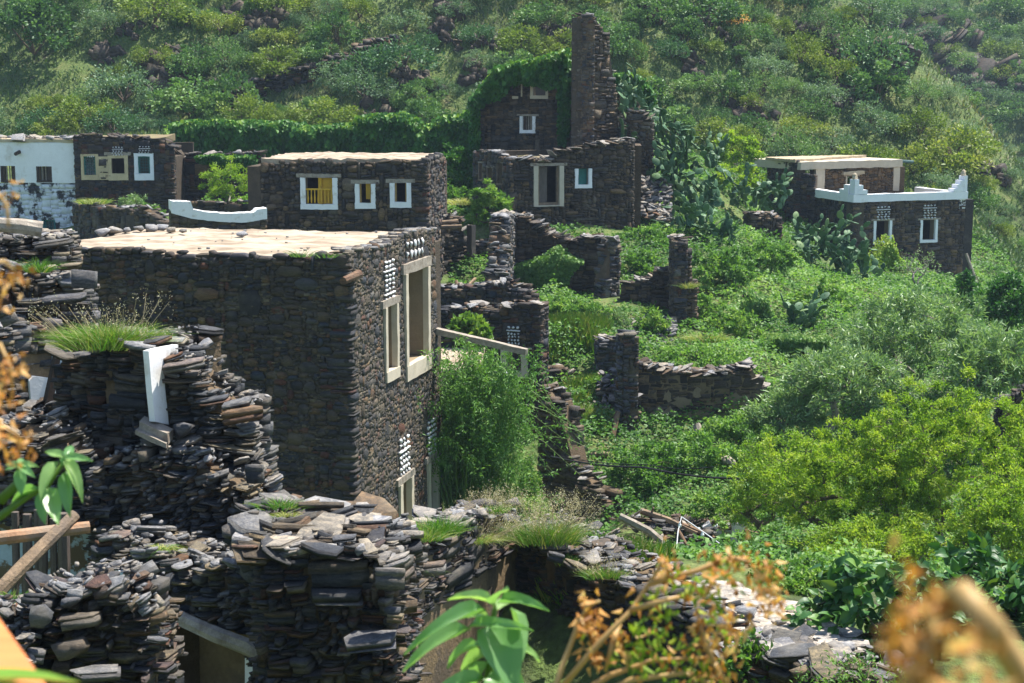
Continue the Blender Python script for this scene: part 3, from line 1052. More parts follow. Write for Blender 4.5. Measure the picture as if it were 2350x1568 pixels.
    # stones left lying on the roof
    for (px, py, sz) in ((555, 537, .2), (345, 524, .28), (370, 523, .26), (318, 526, .22), (265, 530, .3), (235, 533, .25), (395, 528, .2), (290, 528, .2), (420, 530, .15)):
        d = ray(px, py); tt = (zr + .08 - CAM.z) / d.z; p = CAM + d * tt
        o = bpy.data.objects.new('loose_stone', templ_mesh(int(R.integers(38, 50)), M_TOP))
        M = Matrix.Translation(p) @ Matrix.Rotation(R.uniform(0, 6), 4, 'Z') @ Matrix.Diagonal((sz * 1.2, sz, sz * .6, 1))
        link(o, None, M)
        tag(o, 'loose pale stone lying near the back edge of the big cream roof', 'stone', 'stones lying on the cream roof')
        if px == 555: o['label'] = 'single grey stone lying alone at the middle of the cream roof edge'; del o['group']
    st = Stones()
    for i in range(40):
        a, b = R.random(), R.random(); q = c + uf * (.4 + a * 5.6) + ur * (.35 + b * 4.6); sz = R.uniform(.015, .07)
        st.add(int(R.integers(22, 50)), np.diag([sz, sz, sz * .5]), np.array((q.x, q.y, zr + .03)), M_TOP)
    st.finish(t, 0, mass='pebbles')
    # protruding slab near the corner
    mb = MB(); mb.tube([fr.at(-.35, zr - .34, .02), fr.at(.2, zr - .28, .12)], [.07, .085], 8, jit=.1)
    mb.build('projecting_stone', M_RUBBLE, t)
    return c, fr, zr, far


M_CREAMW = plain_mat('cream_limewash', (.50, .435, .33), .1, 5, .9, .006, .4, (.45, .36, .24), (.58, .78))
A_c, A_fr, A_zr, A_far = big_house()


# wooden water spout beam sticking out of the big house
def spout():
    a = P(992, 757, 33.0); b = P(1209, 808, 32.3)
    t = (b - a).normalized(); side = t.cross(Vector((0, 0, 1))).normalized(); up = side.cross(t)
    mb = MB(); mb.box(a - t * .3, t, up, side, 0, (b - a).length + .3, -.06, .06, -.08, .08, jit=.006, sub=.3)
    o = mb.build('wooden_spout', M_WOODGREY)
    tag(o, 'long pale wooden beam sticking out sideways from the big stone house', 'beam')


spout()


# ------------------------------------------------------------------ house with the yellow shutter
def shutter_house():
    R = np.random.default_rng(31)
    c = P(981, 366, 48.5); zr = P(790, 372, 48.7).z
    l = P(597, 375, 49.0)
    base = 3.0
    c.z = 0; l.z = 0
    fr = Frame(c, l); LF = fr.L
    ur = Vector((.085, .996, 0)); far = c + ur * 4.2; back = l + ur * 4.2
    t = thing('stone_house', 'low brown stone house with flat roof, white window frames and a yellow shutter', 'house', (c.x, c.y, base))
    top = lambda s: zr + .03 * math.sin(s * 2.3)
    wr = [fr.rect(690, 408, 775, 481), fr.rect(815, 422, 862, 479), fr.rect(895, 420, 944, 477)]
    holes = [(a, b, z0, z1 + .1) for a, b, z0, z1 in wr]
    f1, body, _ = ruin_wall(t, None, None, None, base, R, thick=.5, mat=M_BROWND, core=M_MUDDARK, wm=.21, hm=.10, n_ind=300, holes=holes, back=False, ends=False, slabs=0, top_fn=top, frame=fr,
              tilt=.06, prot=.02, depth=.2, wmax=.5, hs=.45, ws=.6, grow=1.05, kr=(50, 68))
    f2 = Frame(c, far)
    ruin_wall(t, None, None, None, base, R, thick=.5, mat=M_FACADE, core=M_MUDDARK, wm=.24, hm=.09, n_ind=40, back=False, ends=False, slabs=0, top_fn=lambda s: zr + .1, frame=f2, tilt=.1, prot=.03, depth=.2)
    st = Stones(); quoins(st, c, (l - c).normalized(), fr.n, ur, f2.n, base, zr, R, M_FACADE, 0, (.1, .2)); st.finish(body, 12)
    plain_wall(t, l, back, base, zr - .15, .4, M_MUDDARK); plain_wall(t, back, far, base, zr - .15, .4, M_MUDDARK)
    cl = (l - c).normalized()
    roof_slab(t, [c + cl * .15 + ur * .1, l - cl * .02 + ur * .04, back - cl * .02, far + cl * .15], zr + .10, .28, M_ROOF, R, bump_=.04)
    w, (i0, i1, j0, j1) = window(t, fr, wr[0], .15, lmat=M_WOODGREY, fwb=.16)
    # yellow shutter leaf, post and balusters
    mid = i0 + (i1 - i0) * .5
    lo_is_left = fr.at(i0, 0).x < fr.at(i1, 0).x
    sh0, sh1 = (mid, i1) if lo_is_left else (i0, mid)
    mb = MB(); mb.box(fr.o, fr.u, None, fr.n, sh0, sh1, j0, j1 - .02, -.26, -.22, jit=.002, sub=.15); mb.build('shutter', M_YELLOW, w)
    mb = MB(); mb.box(fr.o, fr.u, None, fr.n, mid - .05, mid + .05, j0, j1, -.215, -.13, jit=.002, sub=.2); mb.build('post', M_YELLOW, w)
    for i in range(8):
        s = i0 + (i1 - i0) * (i + .5) / 8
        mb = MB(); mb.tube([fr.at(s, j0 + .02, -.1), fr.at(s, j0 + .15, -.1), fr.at(s, j0 + .3, -.1), fr.at(s, j0 + .42, -.1)], [.018, .03, .018, .02], 6); mb.build('baluster', M_YELLOW, w)
    mb = MB(); mb.box(fr.o, fr.u, None, fr.n, i0, i1, j0 + .42, j0 + .47, -.13, -.07); mb.build('rail', M_YELLOW, w)
    w, (i0, i1, j0, j1) = window(t, fr, wr[1], .13, fwb=.17)
    mb = MB(); mb.box(fr.o, fr.u, None, fr.n, i0 if not lo_is_left else i0 + (i1 - i0) * .45, i1 if lo_is_left else i0 + (i1 - i0) * .55, j0 + .1, j1, -.24, -.2, jit=.002, sub=.2); mb.build('shutter', M_YELLOW, w)
    mb = MB()
    for s in (i0, i1 - .05): mb.box(fr.o, fr.u, None, fr.n, s, s + .05, j0, j1, -.12, -.06)
    mb.build('wood_frame', M_WOODYEL, w)
    w, (i0, i1, j0, j1) = window(t, fr, wr[2], .14, fwb=.17)
    mb = MB()
    for s in (i0, i1 - .05): mb.box(fr.o, fr.u, None, fr.n, s, s + .05, j0, j1, -.12, -.06)
    mb.build('wood_frame', M_WOODYEL, w)
    # dark back room
    plain_wall(t, c + ur * 2.2 + cl * .4, l + ur * 2.2 - cl * .4, base, zr - .2, .1, M_WOODDARK, 'inner_wall')
    # white capped parapet to its left
    t2 = thing('parapet_wall', 'low stone parapet with thick curved white capping beside the yellow shutter house', 'wall', P(500, 520, 46.8))
    fr2 = Frame.px((612, 490, 47.6), (393, 490, 46.6))
    prof = [(612, 497), (560, 512), (500, 508), (440, 497), (393, 482)]
    ruin_wall(t2, None, None, prof, 3.4, R, thick=.42, mat=M_BROWND, core=M_MUDDARK, wm=.26, hm=.11, n_ind=70, back=False, slabs=0, frame=fr2, tilt=.05, prot=.02, depth=.2)
    tp = fr2.prof([(612, 478), (588, 480), (584, 488), (520, 490), (470, 486), (441, 480), (437, 463), (393, 461)])
    bt = fr2.prof([(612, 503), (560, 511), (500, 509), (440, 502), (393, 489)])
    mb = MB(); n = 40; V = []
    for i in range(n + 1):
        s = fr2.L * i / n
        for d, zf in ((.05, bt), (.06, tp), (-.44, tp), (-.43, bt)):
            V.append(fr2.at(s, zf(s) + R.normal(0, .006), d))
    Fc = []
    for i in range(n):
        for k in range(4): Fc.append((i * 4 + k, i * 4 + (k + 1) % 4, (i + 1) * 4 + (k + 1) % 4, (i + 1) * 4 + k))
    Fc += [(0, 1, 2, 3), (n * 4 + 3, n * 4 + 2, n * 4 + 1, n * 4)]
    mb.add(V, Fc); mb.build('white_capping', M_WHITE, t2)
    t3 = thing('low_wall', 'low dark stone wall behind the white capped parapet', 'wall', P(520, 480, 50))
    ruin_wall(t3, (596, 480, 49.5), (440, 480, 51), [(596, 464), (500, 468), (440, 466)], 3.6, R, thick=.4, mat=M_BROWND, core=M_MUDDARK, wm=.26, hm=.1, n_ind=40, back=False, slabs=5)


M_BROWND = slate_mat('slate_brown_dark', [(0, (.04, .036, .034)), (.2, (.065, .055, .045)), (.38, (.10, .075, .05)), (.52, (.06, .06, .065)), (.66, (.13, .095, .06)), (.78, (.08, .07, .06)), (.88, (.18, .13, .075)), (1, (.11, .10, .09))], dust_amt=.2, gain=1.3)
M_WOODYEL = plain_mat('ochre_wood', (.34, .22, .07), .25, 6, .7, .004, .4)
shutter_house()


# ------------------------------------------------------------------ white house and dark house at the left edge
def left_houses():
    R = np.random.default_rng(41)
    t = thing('whitewashed_house', 'whitewashed stone house with two barred windows, peeling lower wall', 'house', P(90, 530, 60))
    fr = Frame.px((195, 420, 60.0), (-60, 420, 60.6))
    zt = fr.hit(90, 327)[1]; zm = fr.hit(90, 420)[1]; zb = 2.0
    su = fr.hit(178, 380)[0]
    zoff = fr.hit(178, 327)[1]
    w1, w2, w3 = fr.rect(84, 382, 120, 419), fr.rect(2, 381, 36, 419), fr.rect(98, 505, 128, 531)
    wl_ = [w1, w2]
    body = core_mesh(fr, lambda s: zm, zb, fr.L, .5, [w3], M_LIMEPATCH, inset=.06).build('wall', M_LIMEPATCH, t)
    st = Stones()
    rects = pack(fr.L, lambda s: zm, zb, R, .34, .15, .4, .35, [w3], .6, ragged=.03)
    face_stones(st, fr, rects, R, M_LIMEPATCH, .2, tilt=.04, prot=.015, grow=1.1)
    st.finish(body, 90)
    f2 = Frame(fr.at(su, 0), fr.at(fr.L, 0)); f2.n = fr.n
    h2 = [(a - su, b - su, c, d) for a, b, c, d in wl_]
    mb = core_mesh(f2, lambda s: zt, zm + .004, f2.L, .5, h2, M_WHITEB, inset=-.03, drop=0, step=.5)
    mb.build('upper_wall', M_WHITEB, t)
    mb = MB(); mb.box(fr.o, fr.u, None, fr.n, su - .02, fr.L, zt, zt + .12, -3.4, .05, jit=.02, sub=.3); mb.build('roof', M_CREAM, t)
    plain_wall(t, fr.at(su, 0, -3.4), fr.at(fr.L, 0, -3.4), zb, zt - .01, .3, M_MUDDARK)
    plain_wall(t, fr.at(su, 0, -.5), fr.at(su, 0, -3.4), zm, zt - .01, .3, M_WHITEB)
    plain_wall(t, fr.at(0, 0, -.52), fr.at(0, 0, -3.4), zb, zm - .01, .3, M_WHITEB)
    for w in wl_:
        window(t, fr, w, .07, M_WOODDARK, 'bars', lintel=True, lmat=M_WOODDARK, proud=.02, depth=.3, lw=.06)
    window(t, fr, w3, .05, M_TEAL, 'grille', lintel=False, proud=.01, depth=.25)
    mb = MB(); mb.tube([fr.at(fr.hit(45, 346)[0], zt - .35, 0), fr.at(fr.hit(45, 346)[0], zt - .42, .35)], .07, 8); mb.build('roof_spout', M_WOODDARK, t)
    st = Stones()
    slabs_on(st, fr, lambda s: zt + .12, su, fr.L, .8, R, 10, (.15, .5), (.05, .16), M_TOP)
    st.finish(t, 40, name='loose_slab')

    t = thing('stone_house', 'dark stone house with three plastered windows and white quartz patterns', 'house', P(290, 470, 63))
    fr = Frame.px((400, 400, 60.2), (172, 400, 59.8))
    prof = [(400, 345), (385, 325), (340, 318), (240, 311), (172, 314)]
    zb = 3.0
    wr = [fr.rect(186, 354, 226, 413), fr.rect(248, 357, 294, 414), fr.rect(308, 352, 353, 414)]
    holes = [(a, b, z0, z1) for a, b, z0, z1 in wr]
    f, body, top = ruin_wall(t, None, None, prof, zb, R, thick=.5, mat=M_DARK, core=M_MUDDARK, wm=.24, hm=.085, n_ind=170, holes=holes, back=False, slabs=7, slab_size=(.2, .5), frame=fr, tilt=.05, prot=.025, depth=.2, slab_mat=M_BROWN)
    window(t, fr, wr[0], .1, M_PLASTERW, 'grille', fwb=.18, top=True, lintel=False)
    window(t, fr, wr[1], .13, M_PLASTERW, 'dark', fwb=.25, top=True, lintel=True)
    window(t, fr, wr[2], .14, M_WHITEB, 'grille', fwb=.25, top=True, lintel=False)
    s0 = fr.hit(226, 380)[0]; s1 = fr.hit(248, 380)[0]
    mb = MB(); mb.box(fr.o, fr.u, None, fr.n, min(s0, s1), max(s0, s1), wr[0][2], wr[0][3] - .1, -.02, .03, jit=.015, sub=.2); mb.build('plaster_band', M_PLASTERW, t)
    quartz(body, fr, fr.rect(257, 336, 283, 358), [(4, 0), (0, 0), (4, 0), (4, .3), (4, 0)], 0, 7, thick=.1)
    quartz(body, fr, fr.rect(318, 335, 345, 352), [(4, 0), (0, 0), (4, 0), (4, .3)], 0, 8, thick=.1)
    quartz(body, fr, fr.rect(200, 357, 217, 362), [(4, 0)], 0, 9, thick=.1)
    a, b = fr.at(0, 0, -.5), fr.at(fr.L, 0, -.5)
    plain_wall(t, a + Vector((0, 3.5, 0)), b + Vector((0, 3.5, 0)), zb, top(1) - .3, .3, M_MUDDARK)
    plain_wall(t, a, a + Vector((0, 3.5, 0)), zb, top(0) - .3, .3, M_MUDDARK)
    mb = MB(); mb.box(fr.o, fr.u, None, fr.n, 0.3, fr.L, top(2) - .3, top(2) - .06, -4.0, -.2, jit=.04, sub=.4); mb.build('roof', M_EARTH, t)

    t = thing('ruined_wall', 'long broken dark stone wall between the quartz patterned house and a pale green bush', 'wall', P(500, 470, 62))
    ruin_wall(t, (596, 420, 61.0), (392, 420, 62.4), [(596, 352), (480, 356), (440, 354), (420, 362), (400, 345), (392, 330)], 3.0, R, thick=.5, mat=M_DARK, core=M_MUDDARK, wm=.3, hm=.12, n_ind=120, back=False, slabs=9, slab_size=(.2, .5))
    t = thing('ruined_wall', 'low dark stone wall below the three plastered windows, grass on top', 'wall', P(300, 530, 55))
    ruin_wall(t, (390, 500, 52.0), (228, 500, 55.5), [(390, 520), (345, 495), (330, 478), (228, 478)], 3.0, R, thick=.5, mat=M_BROWND, core=M_MUDDARK, wm=.3, hm=.12, n_ind=70, back=False, slabs=7)
    t = thing('ruined_wall', 'short grey stone wall end beside the whitewashed house, dry grass on top', 'wall', P(200, 530, 55.5))
    ruin_wall(t, (226, 500, 55.3), (168, 500, 57.5), [(226, 476), (168, 468)], 3.0, R, thick=.5, mat=M_FACADE, core=M_MUDDARK, wm=.22, hm=.1, n_ind=40, back=False, slabs=6)


M_WHITEB = plain_mat('bluish_limewash', (.74, .755, .77), .07, 2.5, .9, .008, .4, (.50, .47, .42), (.56, .78))
M_PLASTERW = plain_mat('yellowed_plaster', (.50, .40, .24), .2, 3, .9, .01, .5, (.18, .13, .08), (.58, .66))
M_EARTH = plain_mat('roof_earth', (.20, .155, .09), .3, 3, .95, .02, .5, (.12, .13, .04), (.5, .65))
left_houses()


# ------------------------------------------------------------------ tower house in the middle
def tower_house():
    R = np.random.default_rng(51)
    t = thing('stone_house', 'ruined stone house with a doorway between white jambs, below the ivy tower', 'house', P(1300, 550, 55))
    zb = 2.0
    fr = Frame.px((1166, 450, 54.5), (1455, 450, 56.0))
    prof = [(1166, 366), (1200, 365), (1240, 372), (1262, 362), (1285, 352), (1330, 341), (1380, 333), (1430, 326), (1455, 322)]
    dr = fr.rect(1224, 381, 1293, 474); wn_ = fr.rect(1319, 387, 1358, 432)
    hole = fr.rect(1306, 470, 1318, 480)
    f, body, top = ruin_wall(t, None, None, prof, zb, R, thick=.5, mat=M_BROWND, core=M_MUDDARK, wm=.21, hm=.072, ws=.65, n_ind=300, kr=(50, 68), holes=[dr, (wn_[0], wn_[1], wn_[2], wn_[3]), hole], back=False, slabs=14, slab_size=(.2, .6), frame=fr, tilt=.05, prot=.025, depth=.2)
    w, (i0, i1, j0, j1) = window(t, fr, dr, .16, M_CREAMW, fwb=.04, depth=.35, proud=.06, lw=.1, name='doorway')
    mb = MB(); mb.box(fr.o, fr.u, None, fr.n, i0, i0 + (i1 - i0) * .5, j0 + .1, j1 - .05, -.2, -.14, jit=.004, sub=.2); mb.build('door_leaf', M_WOODGREYD, w)
    mb = MB()
    for s in (i0, i1 - .07): mb.box(fr.o, fr.u, None, fr.n, s, s + .07, j0, j1, -.13, -.04, jit=.004, sub=.3)
    mb.box(fr.o, fr.u, None, fr.n, i0 + .07, i1 - .07, j0, j0 + .09, -.13, -.04); mb.build('door_frame', M_WOOD, w)
    window(t, fr, wn_, .12, M_WHITE, 'teal', fwb=.12, lintel=False)
    mb = MB(); mb.box(fr.o, fr.u, None, fr.n, *fr.rect(1322, 500, 1374, 505), -.05, .05); mb.build('stone_ledge', M_FACADE, t)
    # left side
    fl = Frame.px((1166, 450, 54.5), (1086, 450, 57.0))
    wl2 = [fl.rect(1098, 375, 1108, 415), fl.rect(1117, 385, 1131, 425), fl.rect(1140, 375, 1154, 425)]
    ruin_wall(t, None, None, [(1166, 368), (1140, 352), (1110, 348), (1086, 352)], zb, R, thick=.45, mat=M_FACADE, core=M_MUD, wm=.2, hm=.1, n_ind=50, holes=wl2, back=False, slabs=8, frame=fl, tilt=.1, prot=.03, depth=.2)
    for h in wl2: window(t, fl, h, .05, M_WOOD, 'dark', lintel=True, depth=.3, proud=.01, lw=.06)
    a, b, c = fr.at(0, 0, -.4), fr.at(fr.L, 0, -.4), fl.at(fl.L, 0, -.3)
    plain_wall(t, b, b + Vector((.2, 4, 0)), zb, top(fr.L) - .2, .4, M_BROWND)
    plain_wall(t, c, b + Vector((0, 4, 0)), zb, 7.6, .3, M_MUDDARK, 'inner_wall')
    mb = MB()
    for i in range(6):
        p = fr.at(.8 + i * .62, 0, -.5); p.z = top(.8 + i * .62) - .25
        mb.tube([p, p + Vector((.1, 3.2, .1))], .09, 7, jit=.08)
    mb.build('roof_logs', M_WOOD, t)
    mb = MB(); mb.box(fr.o, fr.u, None, fr.n, .2, fr.L - .1, 7.25, 7.4, -4, -.45, jit=.06, sub=.4); mb.build('floor_slab', M_EARTH, t)

    # tower with the ivy
    t = thing('stone_tower', 'square dark stone tower wall with a small white window, top smothered in ivy', 'tower', P(1200, 345, 60.5))
    fr = Frame.px((1103, 280, 61.5), (1312, 280, 60.5))
    prof = [(1103, 224), (1115, 216), (1140, 175), (1170, 150), (1240, 143), (1312, 128)]
    wn_ = fr.rect(1193, 267, 1229, 306)
    up = [fr.rect(1217, 187, 1258, 227)]
    f, body, top = ruin_wall(t, None, None, prof, 3.5, R, thick=.5, mat=M_BROWND, core=M_MUDDARK, wm=.22, hm=.065, ws=.6, n_ind=160, holes=[wn_] + up, back=False, slabs=0, frame=fr, tilt=.04, prot=.025, depth=.2)
    window(t, fr, wn_, .12, M_WHITE, 'bars', fwb=.12, lintel=True, lw=.08)
    window(t, fr, up[0], .1, M_CREAMW, 'dark', fwb=.12, lintel=False)
    for q in ((1107, 216, 1112, 229), (1112, 223, 1134, 229), (1134, 214, 1139, 229), (1176, 221, 1190, 227), (1196, 193, 1199, 222)):
        mb = MB(); mb.box(fr.o, fr.u, None, fr.n, *fr.rect(*q), -.1, .05, jit=.006, sub=.2); mb.build('plaster_strip', M_CREAMW, t)
    a, b = fr.at(0, 0, -.3), fr.at(fr.L, 0, -.3)
    plain_wall(t, a, a + Vector((-.1, 3.5, 0)), 3.5, top(.1) - .2, .4, M_BROWND)
    plain_wall(t, a + Vector((0, 3.5, 0)), b + Vector((0, 3.5, 0)), 3.5, top(1.5) - .3, .4, M_MUDDARK)
    # tall pillar
    t = thing('stone_pillar', 'tall narrow broken stone pillar rising above the ivy tower', 'ruin', P(1350, 330, 58.5))
    fr = Frame.px((1334, 200, 58.3), (1426, 200, 59.3))
    prof = [(1334, 36), (1368, 37), (1369.5, 58), (1388, 64), (1390, 74), (1402, 84), (1404, 180), (1413, 195), (1420, 300), (1426, 328)]
    f, body, top = ruin_wall(t, None, None, prof, 4.5, R, thick=.6, mat=M_BROWN, core=M_MUDDARK, wm=.27, hm=.085, n_ind=230, back=True, ends=False, slabs=6, slab_size=(.15, .35), frame=fr, tilt=.04, prot=.03, depth=.3, ragged=.02)
    fl = Frame.px((1336, 200, 58.3), (1302, 200, 61.2))
    ruin_wall(t, None, None, [(1336, 36), (1326, 50), (1322, 100), (1316, 140), (1302, 170)], 4.5, R, thick=.45, mat=M_FACADE, core=M_MUD, wm=.2, hm=.085, n_ind=60, back=False, slabs=0, frame=fl, tilt=.08, prot=.03, depth=.25)
    # broken wall right of the pillar with a white jamb
    t = thing('ruined_wall', 'stub of ivy covered stone wall with one white jamb right of the tall pillar', 'wall', P(1420, 330, 61))
    fr = Frame.px((1393, 200, 60.6), (1470, 200, 63))
    ruin_wall(t, None, None, [(1393, 165), (1420, 172), (1445, 190), (1470, 240)], 4.0, R, thick=.45, mat=M_BROWND, core=M_MUDDARK, wm=.25, hm=.1, n_ind=40, back=False, slabs=5, frame=fr)
    mb = MB(); mb.box(fr.o, fr.u, None, fr.n, *fr.rect(1394, 176, 1403, 211), -.1, .06, jit=.006, sub=.2); mb.build('white_jamb', M_CREAMW, t)
    t = thing('ruined_wall', 'crumbling stone wall end among the prickly pears right of the tower', 'wall', P(1480, 350, 59))
    ruin_wall(t, (1452, 320, 58.6), (1500, 320, 58.8), [(1452, 262), (1470, 255), (1490, 268), (1502, 285)], 4.0, R, thick=.6, mat=M_BROWN, core=M_MUD, wm=.25, hm=.08, n_ind=60, slabs=14, slab_size=(.2, .5), tilt=.08, prot=.05)


M_WOODGREYD = plain_mat('old_door_wood', (.11, .09, .075), .35, 8, .85, .008, .6, scl=(3, 3, .6))
tower_house()


# ------------------------------------------------------------------ the house with white stepped parapets on the right
def parapet_house():
    R = np.random.default_rng(61)
    t = thing('stone_house', 'stone house with white stepped parapet, corner pinnacles and quartz patterned windows', 'house', P(2050, 620, 67))
    zb = .5
    c = P(1957, 500, 66.0); r = P(2214, 500, 68.0); l = P(1868, 500, 69.2)
    zp = P(1957, 465, 66.0).z
    ff = Frame(c, r); fl = Frame(c, l)
    w1, w2 = ff.rect(2004, 507, 2046, 560), ff.rect(2111, 505, 2151, 557)
    holes = [(a, b, z0, z1 + .08) for a, b, z0, z1 in (w1, w2)]
    f, body, _ = ruin_wall(t, None, None, None, zb, R, thick=.5, mat=M_BROWND, core=M_MUDDARK, wm=.22, hm=.07, ws=.6, n_ind=260, holes=holes, back=False, ends=False, slabs=0, top_fn=lambda s: zp, frame=ff, tilt=.04, prot=.02, depth=.2)
    ruin_wall(t, None, None, None, zb, R, thick=.5, mat=M_DARK, core=M_MUDDARK, wm=.25, hm=.09, n_ind=60, back=False, ends=False, slabs=0, top_fn=lambda s: zp, frame=fl, tilt=.05, prot=.02, depth=.2)
    for w in (w1, w2): window(t, ff, w, .12, M_WHITEB, 'dark', fwb=.12, lw=.08)
    quartz(body, ff, ff.rect(2010, 473, 2042, 506), [(4, 0), (0, 0), (4, 0), (4, .25), (4, 0), (4, .25)], 0, 11, thick=.1)
    quartz(body, ff, ff.rect(2117, 469, 2148, 503), [(4, 0), (0, 0), (4, 0), (4, .25), (4, 0), (4, .25)], 0, 12, thick=.1)
    # parapets
    zt = P(1957, 447, 66.0).z
    mb = MB(); mb.box(ff.o, ff.u, None, ff.n, -.05, ff.L + .05, zp + .004, zt, -.28, .08, jit=.012, sub=.35); mb.build('parapet', M_WHITEB, t)
    mb = MB(); mb.box(fl.o, fl.u, None, fl.n, .29, fl.L + .9, zp + .004, zt + .02, -.28, .08, jit=.012, sub=.35); mb.build('parapet', M_WHITEB, t)
    ub = (l - c).normalized(); ub.z = 0
    rb = r + (Vector((l.x, l.y, 0)) - Vector((c.x, c.y, 0))).normalized() * 3.6
    fb = Frame(r, rb)
    mb = MB(); mb.box(Vector((r.x, r.y, 0)), (Vector((rb.x, rb.y, 0)) - Vector((r.x, r.y, 0))).normalized(), None, ff.u, .0, 3.6, zp - .4, zt - .03, -.3, .0, jit=.012, sub=.35); mb.build('parapet', M_WHITEB, t)
    fk = Frame(l, rb)
    # stepped pinnacles
    def pinn(o, u, n, heights, w, sgn):
        mb = MB(); x = 0
        for i, h in enumerate(heights):
            mb.box(o, u, None, n, sgn * x if sgn > 0 else -(x + w), (sgn * (x + w)) if sgn > 0 else -x, zt + .003, zt + h, -.3 - .004 * i, .085 + .004 * i, jit=.008)
            x += w
        return mb
    mb = pinn(ff.o, ff.u, ff.n, (.62, .38, .18), .2, 1)
    x = .31
    for i, h in enumerate((.38, .18)):
        mb.box(fl.o, fl.u, None, fl.n, x, x + .36, zt + .003, zt + h, -.3 + .004 * i, .09, jit=.008); x += .36
    mb.build('corner_pinnacle', M_WHITEB, t)
    o2 = ff.at(ff.L, 0)
    mb = pinn(o2, ff.u, ff.n, (.66, .48, .31, .14), .17, -1); mb.build('corner_pinnacle', M_WHITEB, t)
    for o_, h in ((ff.at(.1, zt + .62, -.1), 0), (ff.at(ff.L - .09, zt + .66, -.1), 0)):
        mb = MB(); mb.tube([o_, o_ + Vector((0, 0, .05)), o_ + Vector((0, 0, .13)), o_ + Vector((0, 0, .2)), o_ + Vector((0, 0, .26))], [.10, .12, .10, .08, .03], 8, jit=.12); mb.build('finial', M_CREAM, t)
    # terrace and side walls
    pl = fl.at(fl.L, 0); terr = [ff.at(.1, 0, -.2), ff.at(ff.L - .1, 0, -.2), Vector((rb.x, rb.y, 0)), Vector((l.x, l.y, 0)) + ub * .9]
    roof_slab(t, terr, zp + .02, .25, M_EARTH, R, name='terrace')
    plain_wall(t, r, rb, zb, zp - .02, .4, M_BROWND, 'side_wall')
    plain_wall(t, Vector((l.x, l.y, 0)) + ub * .9, rb, zb, zp - .3, .4, M_MUDDARK)
    mb = MB(); mb.box(ff.o, ff.u, None, ff.n, *ff.rect(2030, 590, 2085, 597), -.1, .1); mb.build('stone_ledge', M_FACADE, t)

    # upper block
    t = thing('upper_house', 'small stone upper storey with cream cornice and dark doorway behind the white parapet', 'house', P(1950, 440, 70))
    fu = Frame.px((1872, 420, 69.6), (2062, 420, 71.6))
    zt2 = fu.hit(1960, 386)[1]; zb2 = zp - .4
    dr = fu.rect(1940, 405, 1966, 452)
    ruin_wall(t, None, None, None, zb2, R, thick=.45, mat=M_ORANGE, core=M_MUD, wm=.22, hm=.10, n_ind=170, kr=(50, 68), holes=[dr], back=False, ends=False, slabs=0, top_fn=lambda s: zt2, frame=fu, tilt=.06, prot=.02, depth=.2)
    window(t, fu, dr, .06, M_CREAMW, 'dark', fwb=.02, lintel=True, lw=.1, name='doorway')
    for q in ((1871, 384, 1891, 436), (2049, 384, 2063, 438)):
        mb = MB(); mb.box(fu.o, fu.u, None, fu.n, *fu.rect(*q), -.1, .05, jit=.01, sub=.2); mb.build('plaster_pilaster', M_CREAMW, t)
    mb = MB(); mb.box(fu.o, fu.u, None, fu.n, *fu.rect(1932, 393, 1980, 401), -.05, .12, jit=.03, sub=.2); mb.build('broken_hood', M_CREAM, t)
    mb = MB(); mb.box(fu.o, fu.u, None, fu.n, -.9, fu.L + .08, zt2 + .004, fu.hit(1960, 369)[1], -4.0, .12, jit=.02, sub=.3); mb.build('cornice', M_CREAMW, t)
    mb = MB(); mb.tube([fu.at(fu.L, zt2 + .25, 0), fu.at(fu.L + .7, zt2 + .2, .1)], .07, 8); mb.build('roof_spout', M_GREENGREY, t)
    a = fu.at(fu.L, 0, -.1)
    plain_wall(t, a, a + Vector((-.7, 3.6, 0)), zb2, zt2 - .01, .35, M_BROWND, 'side_wall')
    # dark side blocks on the left
    zl = fu.hit(1960, 369)[1]
    f1 = Frame.px((1759, 440, 71.5), (1826, 440, 69.3)); f2 = Frame.px((1826, 440, 69.3), (1871, 440, 69.0))
    ruin_wall(t, None, None, None, 1.0, R, thick=.45, mat=M_DARK, core=M_MUDDARK, wm=.24, hm=.085, n_ind=60, back=False, ends=False, slabs=0, top_fn=lambda s: zl + .02, frame=f1, tilt=.05, prot=.025, depth=.2)
    ruin_wall(t, None, None, None, 1.0, R, thick=.45, mat=M_DARK, core=M_MUDDARK, wm=.24, hm=.085, n_ind=60, back=False, ends=False, slabs=0, top_fn=lambda s: zt2 - .2, frame=f2, tilt=.05, prot=.03, depth=.2)
    roof_slab(t, [f1.at(0, 0, .05), f1.at(f1.L, 0, .05), fu.at(fu.L - .1, 0, -2.2), f1.at(0, 0, -3.5)], zl + .12, .14, M_EARTHL, R, over=.05)


M_ORANGE = slate_mat('slate_orange', [(0, (.09, .075, .06)), (.25, (.16, .115, .07)), (.5, (.23, .15, .08)), (.7, (.13, .11, .09)), (.85, (.28, .19, .11)), (1, (.17, .12, .075))], dust_amt=.25)
M_EARTHL = plain_mat('pale_roof_earth', (.40, .32, .21), .2, 3, .95, .02, .5)
parapet_house()


